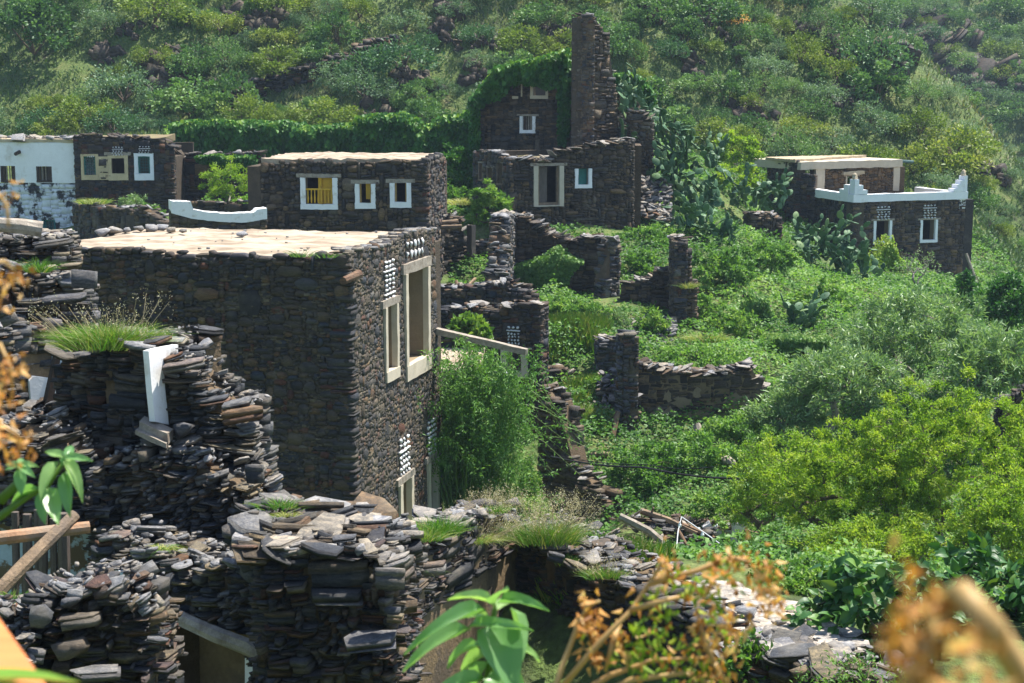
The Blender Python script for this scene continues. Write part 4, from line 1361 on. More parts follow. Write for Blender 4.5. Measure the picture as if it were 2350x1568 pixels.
# ------------------------------------------------------------------ house below the spout, terrace, and the ruins in the middle
def middle_ruins():
    R = np.random.default_rng(71)
    t = thing('stone_house', 'roofless stone house with one white framed window and quartz pattern, below the spout beam', 'house', P(1150, 1000, 39.5))
    zb = -.3
    fr = Frame.px((1000, 850, 40.6), (1240, 850, 39.4))
    prof = [(1000, 712), (1060, 708), (1100, 705), (1150, 708), (1180, 703), (1240, 700)]
    w1 = fr.rect(1150, 800, 1211, 866); w2 = fr.rect(1195, 985, 1245, 1060)
    f, body, top = ruin_wall(t, None, None, prof, zb, R, thick=.5, mat=M_DARK, core=M_MUDDARK, wm=.2, hm=.065, ws=.6, n_ind=260, holes=[w1], back=True, slabs=10, slab_size=(.15, .4), frame=fr, tilt=.05, prot=.025, depth=.22)
    w, (i0, i1, j0, j1) = window(t, fr, w1, .17, M_CREAMW, 'dark', fwb=.16, lintel=True, lw=.05)
    mb = MB()
    for s in (i0, i1 - .06): mb.box(fr.o, fr.u, None, fr.n, s, s + .06, j0, j1, -.22, -.12, jit=.003, sub=.2)
    mb.box(fr.o, fr.u, None, fr.n, i0 + .06, i1 - .06, j0, j0 + .05, -.22, -.12); mb.build('wood_frame', M_WOOD, w)
    mb = MB(); mb.box(fr.o, fr.u, None, fr.n, i0 + .06, i0 + .24, j0 + .05, j1, -.3, -.26, jit=.003, sub=.2); mb.build('shutter', M_RUST, w)
    quartz(body, fr, fr.rect(1164, 748, 1194, 798), [(3, 0), (0, 0), (4, 0), (4, .2), (4, 0), (4, .2), (4, 0)], 0, 13, thick=.08)
    quartz(body, fr, fr.rect(1068, 755, 1088, 764), [(3, 0)], 0, 14, thick=.08)
    wb = MB(); wb.box(fr.o, fr.u, None, fr.n, *fr.rect(1194, 988, 1206, 1045), -.05, .06, jit=.006, sub=.2); wb.build('white_jamb', M_CREAMW, t)
    # terrace roof and white pipe in front
    t = thing('roof_terrace', 'small pale cream roof terrace squeezed between the big house and the quartz window', 'roof', P(1060, 830, 37))
    pa, pb, pc, pd = P(1000, 850, 35.6), P(1105, 838, 36.2), P(1112, 800, 39.0), P(1000, 800, 38.6)
    roof_slab(t, [pa, pb, pc, pd], P(1060, 820, 37.4).z, .35, M_ROOF, R, name='roof_surface', bump_=.04)
    f3 = Frame(pa, pb)
    ruin_wall(t, None, None, None, -.5, R, thick=.4, mat=M_FACADE, core=M_MUD, wm=.2, hm=.08, n_ind=30, back=False, slabs=0, top_fn=lambda s: P(1060, 820, 37.4).z - .36, frame=f3)
    mb = MB(); a, b = P(1098, 853, 36.6), P(1167, 859, 36.0)
    mb.tube([a, b], .065, 12, cap=False); mb.tube([b, a], .055, 12, cap=False)
    o = mb.build('drain_pipe', M_PIPE); tag(o, 'short white round drain pipe sticking out above the climbing shrub', 'pipe')
    # wall behind
    t = thing('ruined_wall', 'low broken stone wall just behind the roofless house with quartz window', 'wall', P(1090, 700, 44))
    ruin_wall(t, (1000, 690, 44.5), (1215, 690, 43), [(1000, 663), (1060, 662), (1150, 655), (1165, 640), (1185, 668), (1215, 690)], 1.5, R, thick=.55, mat=M_DARK, core=M_MUD, wm=.22, hm=.08, n_ind=90, slabs=16, slab_size=(.15, .4))
    t = thing('ruined_wall', 'pale rubble wall climbing in steps left of the vine draped ruin', 'wall', P(1165, 640, 48))
    ruin_wall(t, (1158, 600, 46), (1178, 600, 50.5), [(1158, 650), (1164, 560), (1167, 500), (1178, 492)], 2.0, R, thick=.5, mat=M_RUBBLE, core=M_MUD, wm=.25, hm=.07, n_ind=70, slabs=14, slab_size=(.15, .4), tilt=.07, prot=.05)
    # dark ruined room to the right of the shutter house
    t = thing('ruined_room', 'dark ruined room with fallen timbers under the shutter house corner', 'ruin', P(1085, 650, 53))
    fr = Frame.px((1005, 580, 52.0), (1165, 580, 54.0))
    ruin_wall(t, None, None, [(1005, 500), (1040, 495), (1062, 510), (1072, 545), (1085, 580), (1110, 565), (1165, 545)], 2.2, R, thick=.5, mat=M_BROWND, core=M_MUDDARK, wm=.25, hm=.08, n_ind=120, slabs=14, slab_size=(.2, .5), frame=fr, tilt=.06, prot=.04)
    fr2 = Frame.px((1060, 560, 51.2), (1162, 620, 53.0))
    mb = MB(); mb.box(fr.o, fr.u, None, fr.n, *fr.rect(1062, 515, 1072, 588), .2, .45, jit=.02, sub=.3); mb.build('door_post', M_WOODGREYD, t)
    for (a, b, r_) in (((1125, 660, 50), (1158, 606, 50.6), .06), ((1075, 655, 50), (1090, 640, 50.5), .05), ((1050, 660, 50), (1047, 645, 50.2), .06), ((1010, 522, 51.4), (1060, 520, 51.4), .07), ((1005, 512, 51.5), (1052, 508, 51.5), .07)):
        mb = MB(); mb.tube([P(*a), P(*b)], r_, 7, jit=.1)
        o = mb.build('timber', M_WOOD, t)
    # vine-draped ruin
    t = thing('ruined_wall', 'ragged stone wall draped with bright green vines in the middle of the village', 'wall', P(1290, 690, 50))
    fr = Frame.px((1167, 600, 50.5), (1400, 600, 50.0))
    ruin_wall(t, None, None, [(1167, 500), (1190, 497), (1215, 505), (1240, 520), (1260, 540), (1290, 548), (1320, 562), (1332, 548), (1360, 545), (1400, 556)], 1.8, R, thick=.55, mat=M_BROWND, core=M_MUD, wm=.25, hm=.075, n_ind=190, slabs=24, slab_size=(.2, .55), frame=fr, tilt=.06, prot=.035, layers=1)
    t = thing('ruined_wall', 'pale stepped end of wall at the right side of the vine draped ruin', 'wall', P(1405, 690, 48.5))
    ruin_wall(t, (1390, 620, 48.4), (1422, 620, 48.8), [(1388, 640), (1398, 640), (1402, 553), (1424, 553)], 1.5, R, thick=.45, mat=M_RUBBLE, core=M_MUD, wm=.25, hm=.07, n_ind=80, slabs=16, slab_size=(.15, .4), tilt=.08, prot=.05)
    # walls with tall pier further right
    t = thing('ruined_wall', 'low ruined wall with loose slates between the vine ruin and a tall pier', 'wall', P(1480, 710, 48.5))
    ruin_wall(t, (1425, 660, 48.0), (1542, 660, 47.6), [(1425, 655), (1450, 650), (1490, 640), (1510, 625), (1542, 618)], 1.6, R, thick=.5, mat=M_BROWND, core=M_MUDDARK, wm=.22, hm=.08, n_ind=90, slabs=14, slab_size=(.15, .45))
    t = thing('stone_pier', 'tall free standing stone pier with stepped top among green vines', 'ruin', P(1570, 800, 46.5))
    ruin_wall(t, (1545, 700, 46.5), (1600, 700, 46.6), [(1545, 548), (1578, 548), (1581, 600), (1590, 640), (1598, 652), (1604, 670)], 1.0, R, thick=.55, mat=M_BROWN, core=M_MUD, wm=.24, hm=.07, n_ind=160, slabs=10, slab_size=(.15, .35), ragged=.03)
    ruin_wall(t, (1545, 700, 46.5), (1537, 700, 48.6), [(1545, 548), (1537, 552)], 1.0, R, thick=.4, mat=M_FACADE, core=M_MUD, wm=.2, hm=.07, n_ind=40, back=False, slabs=3)
    t = thing('rubble_bank', 'collapsed heap of slates and earth in front of the tall pier', 'rubble', P(1490, 780, 46))
    st = Stones()
    for i in range(170):
        px = R.uniform(1420, 1545); py = R.uniform(725, 800); p = P(px, py, 46.3 - (py - 725) * .02)
        s = R.uniform(.08, .4)
        A = np.array(Matrix.Rotation(R.uniform(-.5, .5), 3, 'X') @ Matrix.Rotation(R.uniform(-.5, .5), 3, 'Y') @ Matrix.Rotation(R.uniform(0, 6), 3, 'Z')) @ np.diag([s, s * .7, s * .3])
        st.add(int(R.integers(22, 50)), A, np.array(p), M_RUBBLE if i % 3 else M_TOP)
    st.finish(t, 60, name='slab', mass='rubble')
    # plastered room wall with slate top
    t = thing('ruined_wall', 'long ruined room wall with brown mud plaster and bright slates along its top', 'wall', P(1610, 990, 41))
    fr = Frame.px((1462, 900, 41.0), (1755, 900, 41.2))
    f, body, top = ruin_wall(t, None, None, [(1462, 835), (1520, 852), (1560, 858), (1640, 862), (1690, 850), (1725, 838), (1735, 880), (1755, 890)], .2, R, thick=.6, mat=M_BROWND, core=M_PLASTER, wm=.24, hm=.07, n_ind=120, slabs=30, slab_size=(.15, .55), frame=fr, prot=.014, inset=.0, depth=.14, tilt=.03, layers=1)
    mb = MB()
    for q in ((1520, 895, 1545, 925), (1540, 905, 1590, 940), (1585, 890, 1612, 915), (1480, 930, 1560, 985), (1560, 940, 1640, 980), (1650, 900, 1740, 950)):
        s0, s1, z0, z1 = fr.rect(*q)
        n = 17; V = [fr.at((s0 + s1) / 2, (z0 + z1) / 2, .03)]
        for k in range(n):
            a = 6.283 * k / n; V.append(fr.at((s0 + s1) / 2 + math.cos(a) * (s1 - s0) / 2 * R.uniform(.5, 1.15), (z0 + z1) / 2 + math.sin(a) * (z1 - z0) / 2 * R.uniform(.5, 1.15), .028))
        V += [v - fr.n * .08 for v in V[1:]]
        mb.add(V, [(0, 1 + k, 1 + (k + 1) % n) for k in range(n)] + [(1 + k, 1 + n + k, 1 + n + (k + 1) % n, 1 + (k + 1) % n) for k in range(n)])
    mb.build('plaster_patches', M_CREAM2, t)
    ruin_wall(t, (1735, 930, 41.2), (1782, 930, 43.6), [(1735, 915), (1750, 890), (1782, 880)], .2, R, thick=.5, mat=M_RUBBLE, core=M_MUD, wm=.22, hm=.07, n_ind=50, slabs=14, tilt=.08, prot=.05)
    t = thing('stone_pier', 'thin upright wall end of jutting slates, left of the plastered room wall', 'ruin', P(1445, 1010, 40))
    ruin_wall(t, (1430, 900, 39.8), (1470, 900, 39.95), [(1428, 768), (1452, 768), (1455, 830), (1464, 960), (1470, 1000)], -.2, R, thick=.4, mat=M_RUBBLE, core=M_MUD, wm=.3, hm=.07, n_ind=130, slabs=10, slab_size=(.15, .35), tilt=.08, prot=.07)
    ruin_wall(t, (1428, 900, 39.8), (1418, 900, 42.5), [(1428, 768), (1418, 770)], -.2, R, thick=.4, mat=M_FACADE, core=M_MUD, wm=.2, hm=.06, n_ind=40, back=False, slabs=2)
    t = thing('ruined_wall', 'small dark rounded stub of wall with slates, above the grassy bank', 'wall', P(1395, 830, 43))
    ruin_wall(t, (1374, 800, 43), (1420, 800, 43.1), [(1374, 790), (1385, 780), (1424, 778)], 1.0, R, thick=.5, mat=M_RUBBLE, core=M_MUDDARK, wm=.2, hm=.065, n_ind=50, slabs=14, slab_size=(.12, .35))
    t = thing('rubble_bank', 'pale scree of broken slates spilling beside the thin upright wall end', 'rubble', P(1395, 980, 40))
    st = Stones()
    for i in range(260):
        a = R.random(); px = 1375 + 60 * R.random(); py = 850 + 170 * a; p = P(px - a * 10, py, 41.4 - a * 1.6 + .3 * R.random())
        s = R.uniform(.06, .32)
        A = np.array(Matrix.Rotation(R.uniform(-.6, .6), 3, 'X') @ Matrix.Rotation(R.uniform(-.6, .6), 3, 'Y') @ Matrix.Rotation(R.uniform(0, 6), 3, 'Z')) @ np.diag([s, s * .7, s * .28])
        st.add(int(R.integers(22, 50)), A, np.array(p), M_TOP if i % 3 else M_BROWN)
    st.finish(t, 70, name='slab', mass='rubble')
    # stepped brown wall going down
    t = thing('ruined_wall', 'brown stone wall stepping down steeply behind the climbing shrub', 'wall', P(1320, 1240, 36))
    ruin_wall(t, (1236, 1050, 36.5), (1392, 1050, 34.8), [(1236, 890), (1262, 905), (1282, 928), (1294, 960), (1300, 1040), (1318, 1085), (1345, 1110), (1375, 1140), (1390, 1160), (1392, 1240)], -.8, R, thick=.5, mat=M_BROWN, core=M_MUD, wm=.25, hm=.075, n_ind=220, slabs=12, slab_size=(.15, .4))
    t = thing('ruined_wall', 'dark wall base left of the steep grassy bank', 'wall', P(1290, 900, 43))
    ruin_wall(t, (1244, 880, 42.5), (1330, 880, 42.7), [(1244, 848), (1300, 852), (1330, 870)], 1.0, R, thick=.5, mat=M_BROWND, core=M_MUDDARK, wm=.25, hm=.09, n_ind=40, slabs=5)
    # small bits on the right
    t = thing('stone_pier', 'short stone pillar wrapped in vines in front of a prickly pear', 'ruin', P(1728, 765, 48))
    ruin_wall(t, (1714, 720, 48), (1742, 720, 48.05), [(1714, 678), (1735, 676), (1742, 700)], 2.0, R, thick=.5, mat=M_BROWN, core=M_MUDDARK, wm=.22, hm=.07, n_ind=50, slabs=8, slab_size=(.12, .3))
    ruin_wall(t, (1744, 730, 48.6), (1768, 730, 49), [(1744, 705), (1768, 705)], 2.0, R, thick=.4, mat=M_BROWN, core=M_MUDDARK, wm=.22, hm=.07, n_ind=25, slabs=8, slab_size=(.12, .3))
    t = thing('buried_doorway', 'black doorway opening under a log lintel in the green slope', 'doorway', P(1830, 830, 46))
    fr = Frame.px((1770, 800, 45.6), (1890, 800, 45.6))
    ruin_wall(t, None, None, [(1770, 785), (1890, 785)], 1.0, R, thick=.5, mat=M_DARK, core=M_MUDDARK, wm=.22, hm=.08, n_ind=40, holes=[fr.rect(1786, 800, 1868, 850)], back=False, slabs=5, frame=fr)
    mb = MB(); mb.tube([P(1775, 797, 45.2), P(1820, 796, 45.2), P(1878, 795, 45.2)], [.09, .1, .085], 8, jit=.08); mb.build('log_lintel', M_WOOD, t)
    q = fr.rect(1786, 800, 1868, 850)
    mb = MB(); mb.box(fr.o, fr.u, None, fr.n, q[0] - .3, q[1] + .3, q[2] - .3, q[3] + .09, -2.2, -2.0); mb.box(fr.o, fr.u, None, fr.n, q[0] - .3, q[1] + .3, q[3] + .01, q[3] + .09, -2.0, -.5)
    mb.box(fr.o, fr.u, None, fr.n, q[0] - .4, q[0] - .2, q[2] - .3, q[3], -2.0, -.5); mb.box(fr.o, fr.u, None, fr.n, q[1] + .2, q[1] + .4, q[2] - .3, q[3], -2.0, -.5)
    mb.build('inner_wall', M_MUDDARK, t)
    t = thing('ruined_wall', 'dark stone wall at the right edge behind the bright green tree', 'wall', P(2320, 970, 33))
    ruin_wall(t, (2285, 950, 33), (2400, 950, 32.6), [(2285, 925), (2320, 905), (2400, 890)], 0, R, thick=.5, mat=M_BROWND, core=M_MUDDARK, wm=.25, hm=.08, n_ind=50, slabs=8)
    t = thing('leaning_pole', 'thin grey wooden pole leaning on the slope right of the parapet house', 'pole', P(2260, 705, 66))
    mb = MB(); mb.tube([P(2217, 582, 66.4), P(2262, 706, 66)], [.06, .075], 7); mb.build('pole_shaft', M_WOODGREY, t)
    t = thing('ruined_wall', 'ruined slate wall half hidden under prickly pear left of the parapet house', 'wall', P(1760, 530, 62))
    ruin_wall(t, (1722, 520, 61.5), (1795, 520, 61.9), [(1722, 492), (1760, 490), (1800, 508)], 1.8, R, thick=.6, mat=M_BROWND, core=M_MUDDARK, wm=.25, hm=.08, n_ind=50, slabs=12, slab_size=(.2, .5))
    t = thing('rubble_bank', 'grey slate scree sliding down right of the doorway house', 'rubble', P(1495, 480, 57))
    st = Stones()
    for i in range(260):
        px = R.uniform(1452, 1540); py = 395 + (px - 1452) * .25 + R.uniform(0, 95); p = P(px, py, 58.5 - (py - 400) * .015)
        s = R.uniform(.1, .5)
        A = np.array(Matrix.Rotation(R.uniform(-.6, .6), 3, 'X') @ Matrix.Rotation(R.uniform(-.6, .6), 3, 'Y') @ Matrix.Rotation(R.uniform(0, 6), 3, 'Z')) @ np.diag([s, s * .7, s * .25])
        st.add(int(R.integers(22, 50)), A, np.array(p), M_TOP if i % 2 else M_RUBBLE)
    st.finish(t, 90, name='slab', mass='rubble')


M_RUST = plain_mat('rusty_painted_shutter', (.10, .05, .045), .4, 7, .7, .004, .4, (.06, .07, .13), (.45, .6))
middle_ruins()


# ------------------------------------------------------------------ ruins in the foreground
def prism(name, fr, pts_px, mat, parent, d0=-.03, d1=.03):
    """flat piece with thickness, its outline given on frame fr"""
    q = [fr.hit(*p) for p in pts_px]
    n = len(q); mb = MB()
    V = [fr.at(s, z, d1) for s, z in q] + [fr.at(s, z, d0) for s, z in q]
    mb.add(V, [tuple(range(n)), tuple(range(2 * n - 1, n - 1, -1))] + [(i, n + i, n + (i + 1) % n, (i + 1) % n) for i in range(n)])
    return mb.build(name, mat, parent)


def big_slabs(parent, specs, R, mat=None, name='slab'):
    """named large stones: px,py,depth,width px, height px, tilt, kind"""
    for (px, py, Y, w, h, rz, kd) in specs:
        p = P(px, py, Y); sc = Y / F_PX
        k = {'s': int(R.integers(*SLATE)), 'b': int(R.integers(*SLATE)), 'r': int(R.integers(38, 50))}[kd]
        h = h * (.62 if kd == 's' else 1)
        W, H = w * sc, h * sc
        M = Matrix.Translation(p) @ Matrix.Rotation(-rz, 4, 'Y') @ Matrix.Rotation(R.uniform(-.2, .2), 4, 'Z') @ Matrix.Rotation(R.uniform(-.08, .12), 4, 'X') @ Matrix.Diagonal((W, max(W * .6, H), H, 1))
        o = bpy.data.objects.new(name, templ_mesh(k, mat or M_RUBBLE))
        link(o, parent, M)


def heap(parent, R, n, box_px, Yf, size, mats, flat=.3, n_ind=120, tilt=.35, name='slab'):
    st = Stones()
    x0, y0, x1, y1 = box_px
    for i in range(n):
        a, b = R.random(), R.random()
        px, py = x0 + (x1 - x0) * a, y0 + (y1 - y0) * b
        p = P(px, py, Yf(px, py) + R.normal(0, .06))
        s = R.uniform(*size) * (1 if R.random() > .15 else 1.5)
        A = np.array(Matrix.Rotation(R.normal(0, tilt), 3, 'X') @ Matrix.Rotation(R.normal(0, tilt), 3, 'Y') @ Matrix.Rotation(R.uniform(0, 6), 3, 'Z')) @ np.diag([s, s * R.uniform(.5, .9), s * flat * R.uniform(.5, 1.2)])
        st.add(int(R.integers(*SLATE)) if R.random() < .8 else int(R.integers(38, 50)), A, np.array(p), mats[int(R.integers(0, len(mats)))])
    st.finish(parent, n_ind, name=name, mass='rubble')


def foreground():
    R = np.random.default_rng(81)
    kw = dict(mat=M_RUBBLE, core=M_MUD, tilt=.07, prot=.05, grow=.97, ragged=.05, kr=SLATE, ws=.75)
    # rear wall at the left edge with the log on top
    t = thing('ruined_wall', 'broken slate wall at the left edge with a thick log lying on top', 'wall', P(80, 800, 15.8))
    ruin_wall(t, (-60, 650, 16.2), (165, 650, 16.4), [(-60, 560), (100, 555), (165, 556)], 5.0, R, thick=.6, wm=.15, hm=.036, n_ind=200, slabs=55, slab_size=(.07, .24), layers=1, **kw)
    f, body, top = ruin_wall(t, (-60, 750, 15.3), (212, 750, 15.6), [(-60, 640), (90, 640), (150, 655), (212, 665)], 4.8, R, thick=.75, wm=.16, hm=.038, n_ind=260, slabs=60, slab_size=(.07, .24), layers=1, **kw)
    big_slabs(t, [(195, 640, 15.25, 56, 44, 0, 'b'), (150, 685, 15.05, 98, 30, .12, 's'), (120, 560, 16.0, 92, 26, .1, 's'), (140, 590, 15.95, 38, 22, .0, 'b'), (70, 692, 15.1, 60, 18, .05, 's'),
                  (40, 712, 15.0, 60, 16, 0, 's'), (165, 725, 15.2, 70, 16, 0, 'b'), (60, 580, 15.9, 60, 16, -.05, 's'), (158, 612, 15.6, 60, 22, .1, 's'), (30, 612, 15.7, 55, 18, -.1, 's')], R)
    mb = MB(); mb.tube([P(-60, 512, 15.9), P(0, 516, 15.9), P(50, 520, 15.95), P(97, 527, 16.0)], [.075, .075, .08, .075], 10, jit=.1)
    o = mb.build('log', M_WOODGREY); tag(o, 'thick weathered log lying on the wall at the left edge', 'log')
    # recess with plaster and loose plank
    t = thing('ruined_wall', 'mud plastered wall recess with a white patch and a leaning dark plank', 'wall', P(90, 950, 14.8))
    fr = Frame.px((28, 850, 14.6), (150, 850, 14.9))
    ruin_wall(t, None, None, [(28, 742), (80, 748), (150, 740)], 4.8, R, thick=.5, mat=M_RUBBLE, core=M_PLASTER, wm=.2, hm=.05, n_ind=60, slabs=0, back=False, frame=fr, stone_z0=fr.hit(90, 812)[1], tilt=.06, prot=.03, inset=0.0)
    prism('white_patch', fr, [(63, 872), (72, 862), (120, 868), (132, 885), (125, 922), (100, 918), (85, 926), (68, 920)], M_WHITE, t, 0.0, .045)
    prism('blue_patch', fr, [(118, 795), (134, 785), (138, 830), (128, 850), (119, 830)], M_BLUELIME, t, 0.0, .04)
    mb = MB(); a, b = P(134, 800, 14.35), P(108, 935, 14.3); mb.tube([a, b], [.035, .05], 4); mb.build('plank', M_WOODDARK, t)
    heap(t, R, 60, (60, 925, 140, 1010), lambda x, y: 14.3, (.08, .25), [M_RUBBLE, M_RUBBLE, M_BROWN], n_ind=40)
    # stack at the very left
    t = thing('ruined_wall', 'dark stack of wall stones cut by the left picture edge', 'wall', P(0, 900, 13.4))
    ruin_wall(t, (-70, 800, 13.3), (32, 800, 13.6), [(-70, 760), (0, 770), (32, 778)], 5.0, R, thick=.5, wm=.2, hm=.06, n_ind=90, slabs=20, **kw)
    big_slabs(t, [(18, 725, 13.3, 40, 44, .5, 'b'), (12, 795, 13.25, 40, 26, 0, 'b'), (14, 825, 13.2, 44, 22, 0, 'b')], R)
    # grass topped tower stub with the white jamb
    t = thing('ruined_tower', 'broken slate tower stub with a grass tuft on top and a white jamb', 'ruin', P(300, 1230, 12.8))
    fr = Frame.px((133, 1000, 13.3), (352, 1000, 12.75))
    f, body, top = ruin_wall(t, None, None, [(133, 832), (150, 815), (220, 808), (300, 800), (352, 803)], 4.9, R, thick=.85, mat=M_RUBBLED, core=M_MUD, wm=.14, hm=.036, n_ind=300, slabs=30, slab_size=(.08, .3), frame=fr, tilt=.05, prot=.035, ws=.8, back=True, ends=(1, 0), kr=SLATE)
    fs = Frame.px((133, 1000, 13.3), (100, 1000, 14.3))
    fj = Frame.px((338, 880, 12.42), (414, 880, 12.95))
    prism('white_jamb', fj, [(341, 806), (362, 800), (409, 791), (409, 830), (376, 850), (380, 900), (388, 975), (356, 968), (349, 900)], M_WHITE, t, -.05, .0)
    f, body, top = ruin_wall(t, (366, 1000, 12.75), (592, 1000, 12.6), [(366, 822), (385, 822), (425, 832), (440, 856), (465, 868), (480, 895), (505, 905), (520, 928), (540, 940), (560, 952), (582, 952), (585, 1010), (588, 1060), (590, 1110), (592, 1150)], 4.6, R,
              thick=.45, wm=.125, hm=.026, n_ind=300, slabs=16, slab_size=(.07, .22), **dict(kw, ends=(0, 1)))
    big_slabs(t, [(398, 822, 12.7, 64, 22, .35, 's'), (425, 838, 12.62, 100, 34, .12, 's'), (468, 882, 12.5, 50, 18, .1, 's'), (490, 920, 12.45, 86, 22, .2, 's'), (545, 925, 12.25, 70, 20, .25, 's'), (560, 950, 12.15, 100, 34, .15, 'b'), (570, 985, 12.15, 72, 32, .15, 's'),
                  (392, 857, 12.6, 45, 20, -.3, 's'), (420, 988, 12.5, 52, 40, .2, 'r'), (585, 1085, 12.05, 46, 44, .1, 'b'), (470, 1100, 12.3, 44, 24, .3, 'b')], R)
    mb = MB(); mb.box(P(326, 968, 12.6), (P(405, 1002, 12.45) - P(326, 968, 12.6)).normalized(), None, Vector((0, -1, 0)), 0, .29, -.06, .02, -.1, .1, jit=.006, sub=.1); mb.build('timber_sill', M_WOODGREY, t)
    mb = MB(); mb.box(P(318, 985, 12.55), (P(404, 1022, 12.4) - P(318, 985, 12.55)).normalized(), None, Vector((0, -1, 0)), 0, .3, -.03, .01, -.05, .1, jit=.008, sub=.1); mb.build('timber_sill', M_WOODGREY, t)
    # deep broken mass under it
    t = thing('ruined_wall', 'crumbling mud and slate wall mass below the white jamb', 'wall', P(420, 1280, 12.3))
    ruin_wall(t, (215, 1150, 12.55), (590, 1150, 12.2), [(215, 1105), (260, 1060), (330, 1040), (420, 1050), (520, 1090), (570, 1120), (590, 1150)], 4.6, R, thick=.45, wm=.11, hm=.027, n_ind=300, slabs=20, slab_size=(.06, .2), **dict(kw, prot=.07, tilt=.14, grow=.86))
    # dark room with timbers
    t = thing('ruined_room', 'dark room with peeling pale blue plaster behind leaning logs', 'ruin', P(100, 1380, 12.5))
    fr = Frame.px((-60, 1250, 12.75), (228, 1250, 12.7))
    mb = core_mesh(fr, lambda s: fr.hit(100, 1180)[1], 4.6, fr.L, .4, [], M_BLUELIME, inset=0, drop=0); mb.build('plaster_wall', M_BLUELIME, t)
    ruin_wall(t, (-60, 1100, 12.5), (215, 1100, 12.4), [(-60, 1000), (60, 985), (140, 1010), (215, 1080)], fr.hit(100, 1185)[1], R, thick=.5, wm=.14, hm=.038, n_ind=120, slabs=10, **kw)
    for (x, y0, y1, r_) in ((62, 1240, 1365, .035), (84, 1230, 1360, .022), (98, 1235, 1360, .036), (122, 1250, 1365, .025), (145, 1238, 1360, .045), (35, 1235, 1365, .03)):
        mb = MB(); mb.tube([P(x, y0 - 60, 11.9), P(x + 2, (y0 + y1) / 2, 11.88), P(x - 2, y1 + 30, 11.9)], [r_, r_ * 1.1, r_], 8, jit=.12); mb.build('post', M_WOODGREYD, t)  # posts take a darker wood, their shadow is put into the colour
    mb = MB(); mb.tube([P(-40, 1240, 11.2), P(60, 1228, 11.3), P(130, 1219, 11.4), P(205, 1210, 11.5)], [.05, .05, .048, .046], 10, jit=.06)
    o = mb.build('log', M_WOODRED); tag(o, 'peeled reddish log jutting horizontally from the mud wall at left', 'log')
    mb = MB(); mb.tube([P(-10, 1365, 10.9), P(60, 1293, 11.1), P(120, 1232, 11.3), P(172, 1182, 11.5)], [.055, .052, .05, .045], 10, jit=.08)
    o = mb.build('log', M_WOOD); tag(o, 'grey brown log leaning diagonally under the horizontal log at left', 'log')
    # front wall with bent lintel
    t = thing('ruined_wall', 'slate wall with a bent timber lintel over a mud filled opening, bottom of picture', 'wall', P(450, 1568, 11))
    fr = Frame.px((222, 1400, 11.6), (700, 1400, 10.7))
    op = fr.rect(398, 1440, 574, 1640)
    f, body, top = ruin_wall(t, None, None, [(222, 1240), (313, 1274), (410, 1312), (493, 1316), (545, 1300), (600, 1290), (715, 1280)], 4.9, R, thick=.5, wm=.115, hm=.026, n_ind=300, slabs=50, slab_size=(.05, .2), frame=fr, holes=[op], **kw)
    mb = MB(); mb.box(fr.o, fr.u, None, fr.n, op[0] - .02, op[1] + .02, op[2], op[3] + .1, -.5, -.3, jit=.02, sub=.12); mb.build('mud_infill', M_PLASTER, t)
    mb = MB(); mb.tube([fr.at(*fr.hit(388, 1392), .08), fr.at(*fr.hit(440, 1412), .1), fr.at(*fr.hit(520, 1448), .1), fr.at(*fr.hit(590, 1474), .1), fr.at(*fr.hit(630, 1500), .1), fr.at(*fr.hit(690, 1560), .1)], [.05, .055, .06, .06, .055, .05], 9, jit=.12); mb.build('bent_lintel', M_WOODGREY, t)
    prism('white_jamb', fr, [(566, 1488), (584, 1484), (586, 1600), (566, 1600)], M_WHITE, t, -.3, .02)
    prism('blue_patch', fr, [(270, 1298), (300, 1315), (335, 1300), (336, 1362), (318, 1368), (300, 1352), (276, 1335)], M_BLUELIME, t, -.02, .05)
    big_slabs(t, [(345, 1275, 11.55, 78, 26, -.15, 's'), (410, 1308, 11.3, 90, 22, -.05, 's'), (250, 1240, 11.9, 46, 18, -.3, 's'), (400, 1240, 11.6, 36, 20, -.2, 's'), (470, 1312, 11.1, 70, 24, 0, 's'), (576, 1310, 10.75, 60, 44, -.3, 'b')], R)
    # pillar and its broad rubble top
    t = thing('ruined_wall', 'thick slate pillar with a broad sunlit rubble top, centre bottom', 'wall', P(800, 1568, 10.2))
    fr = Frame.px((590, 1400, 10.25), (908, 1400, 10.15))
    prof = [(590, 1300), (620, 1284), (680, 1275), (760, 1275), (830, 1282), (880, 1292), (908, 1308)]
    f, body, top = ruin_wall(t, None, None, prof, 4.6, R, thick=.85, wm=.125, hm=.027, n_ind=300, slabs=120, slab_size=(.05, .2), frame=fr, **dict(kw, mat=M_RUBBLED))
    big_slabs(t, [(640, 1150, 11.1, 105, 40, -.15, 's'), (590, 1150, 11.1, 60, 24, .3, 's'), (628, 1222, 10.7, 118, 30, -.3, 's'), (540, 1225, 10.6, 52, 54, .2, 'r'), (545, 1240, 10.7, 60, 34, -.5, 'b'), (735, 1262, 10.1, 104, 28, -.1, 's'), (860, 1215, 10.6, 56, 40, .2, 's'),
                  (895, 1325, 9.95, 76, 50, .05, 'b'), (700, 1180, 10.9, 70, 20, -.1, 's'), (760, 1195, 10.8, 60, 18, -.1, 's'), (575, 1285, 10.45, 62, 46, .3, 'b'), (905, 1410, 9.9, 46, 36, 0, 'b'), (850, 1470, 9.9, 130, 26, .1, 'b'), (790, 1235, 10.3, 60, 16, .1, 's'), (660, 1200, 10.8, 70, 18, -.2, 's')], R)
    heap(t, R, 150, (560, 1160, 860, 1262), lambda x, y: 11.05 - (y - 1160) * .0072, (.08, .3), [M_TOP, M_RUBBLE, M_RUBBLE, M_BROWN], n_ind=90, tilt=.2)
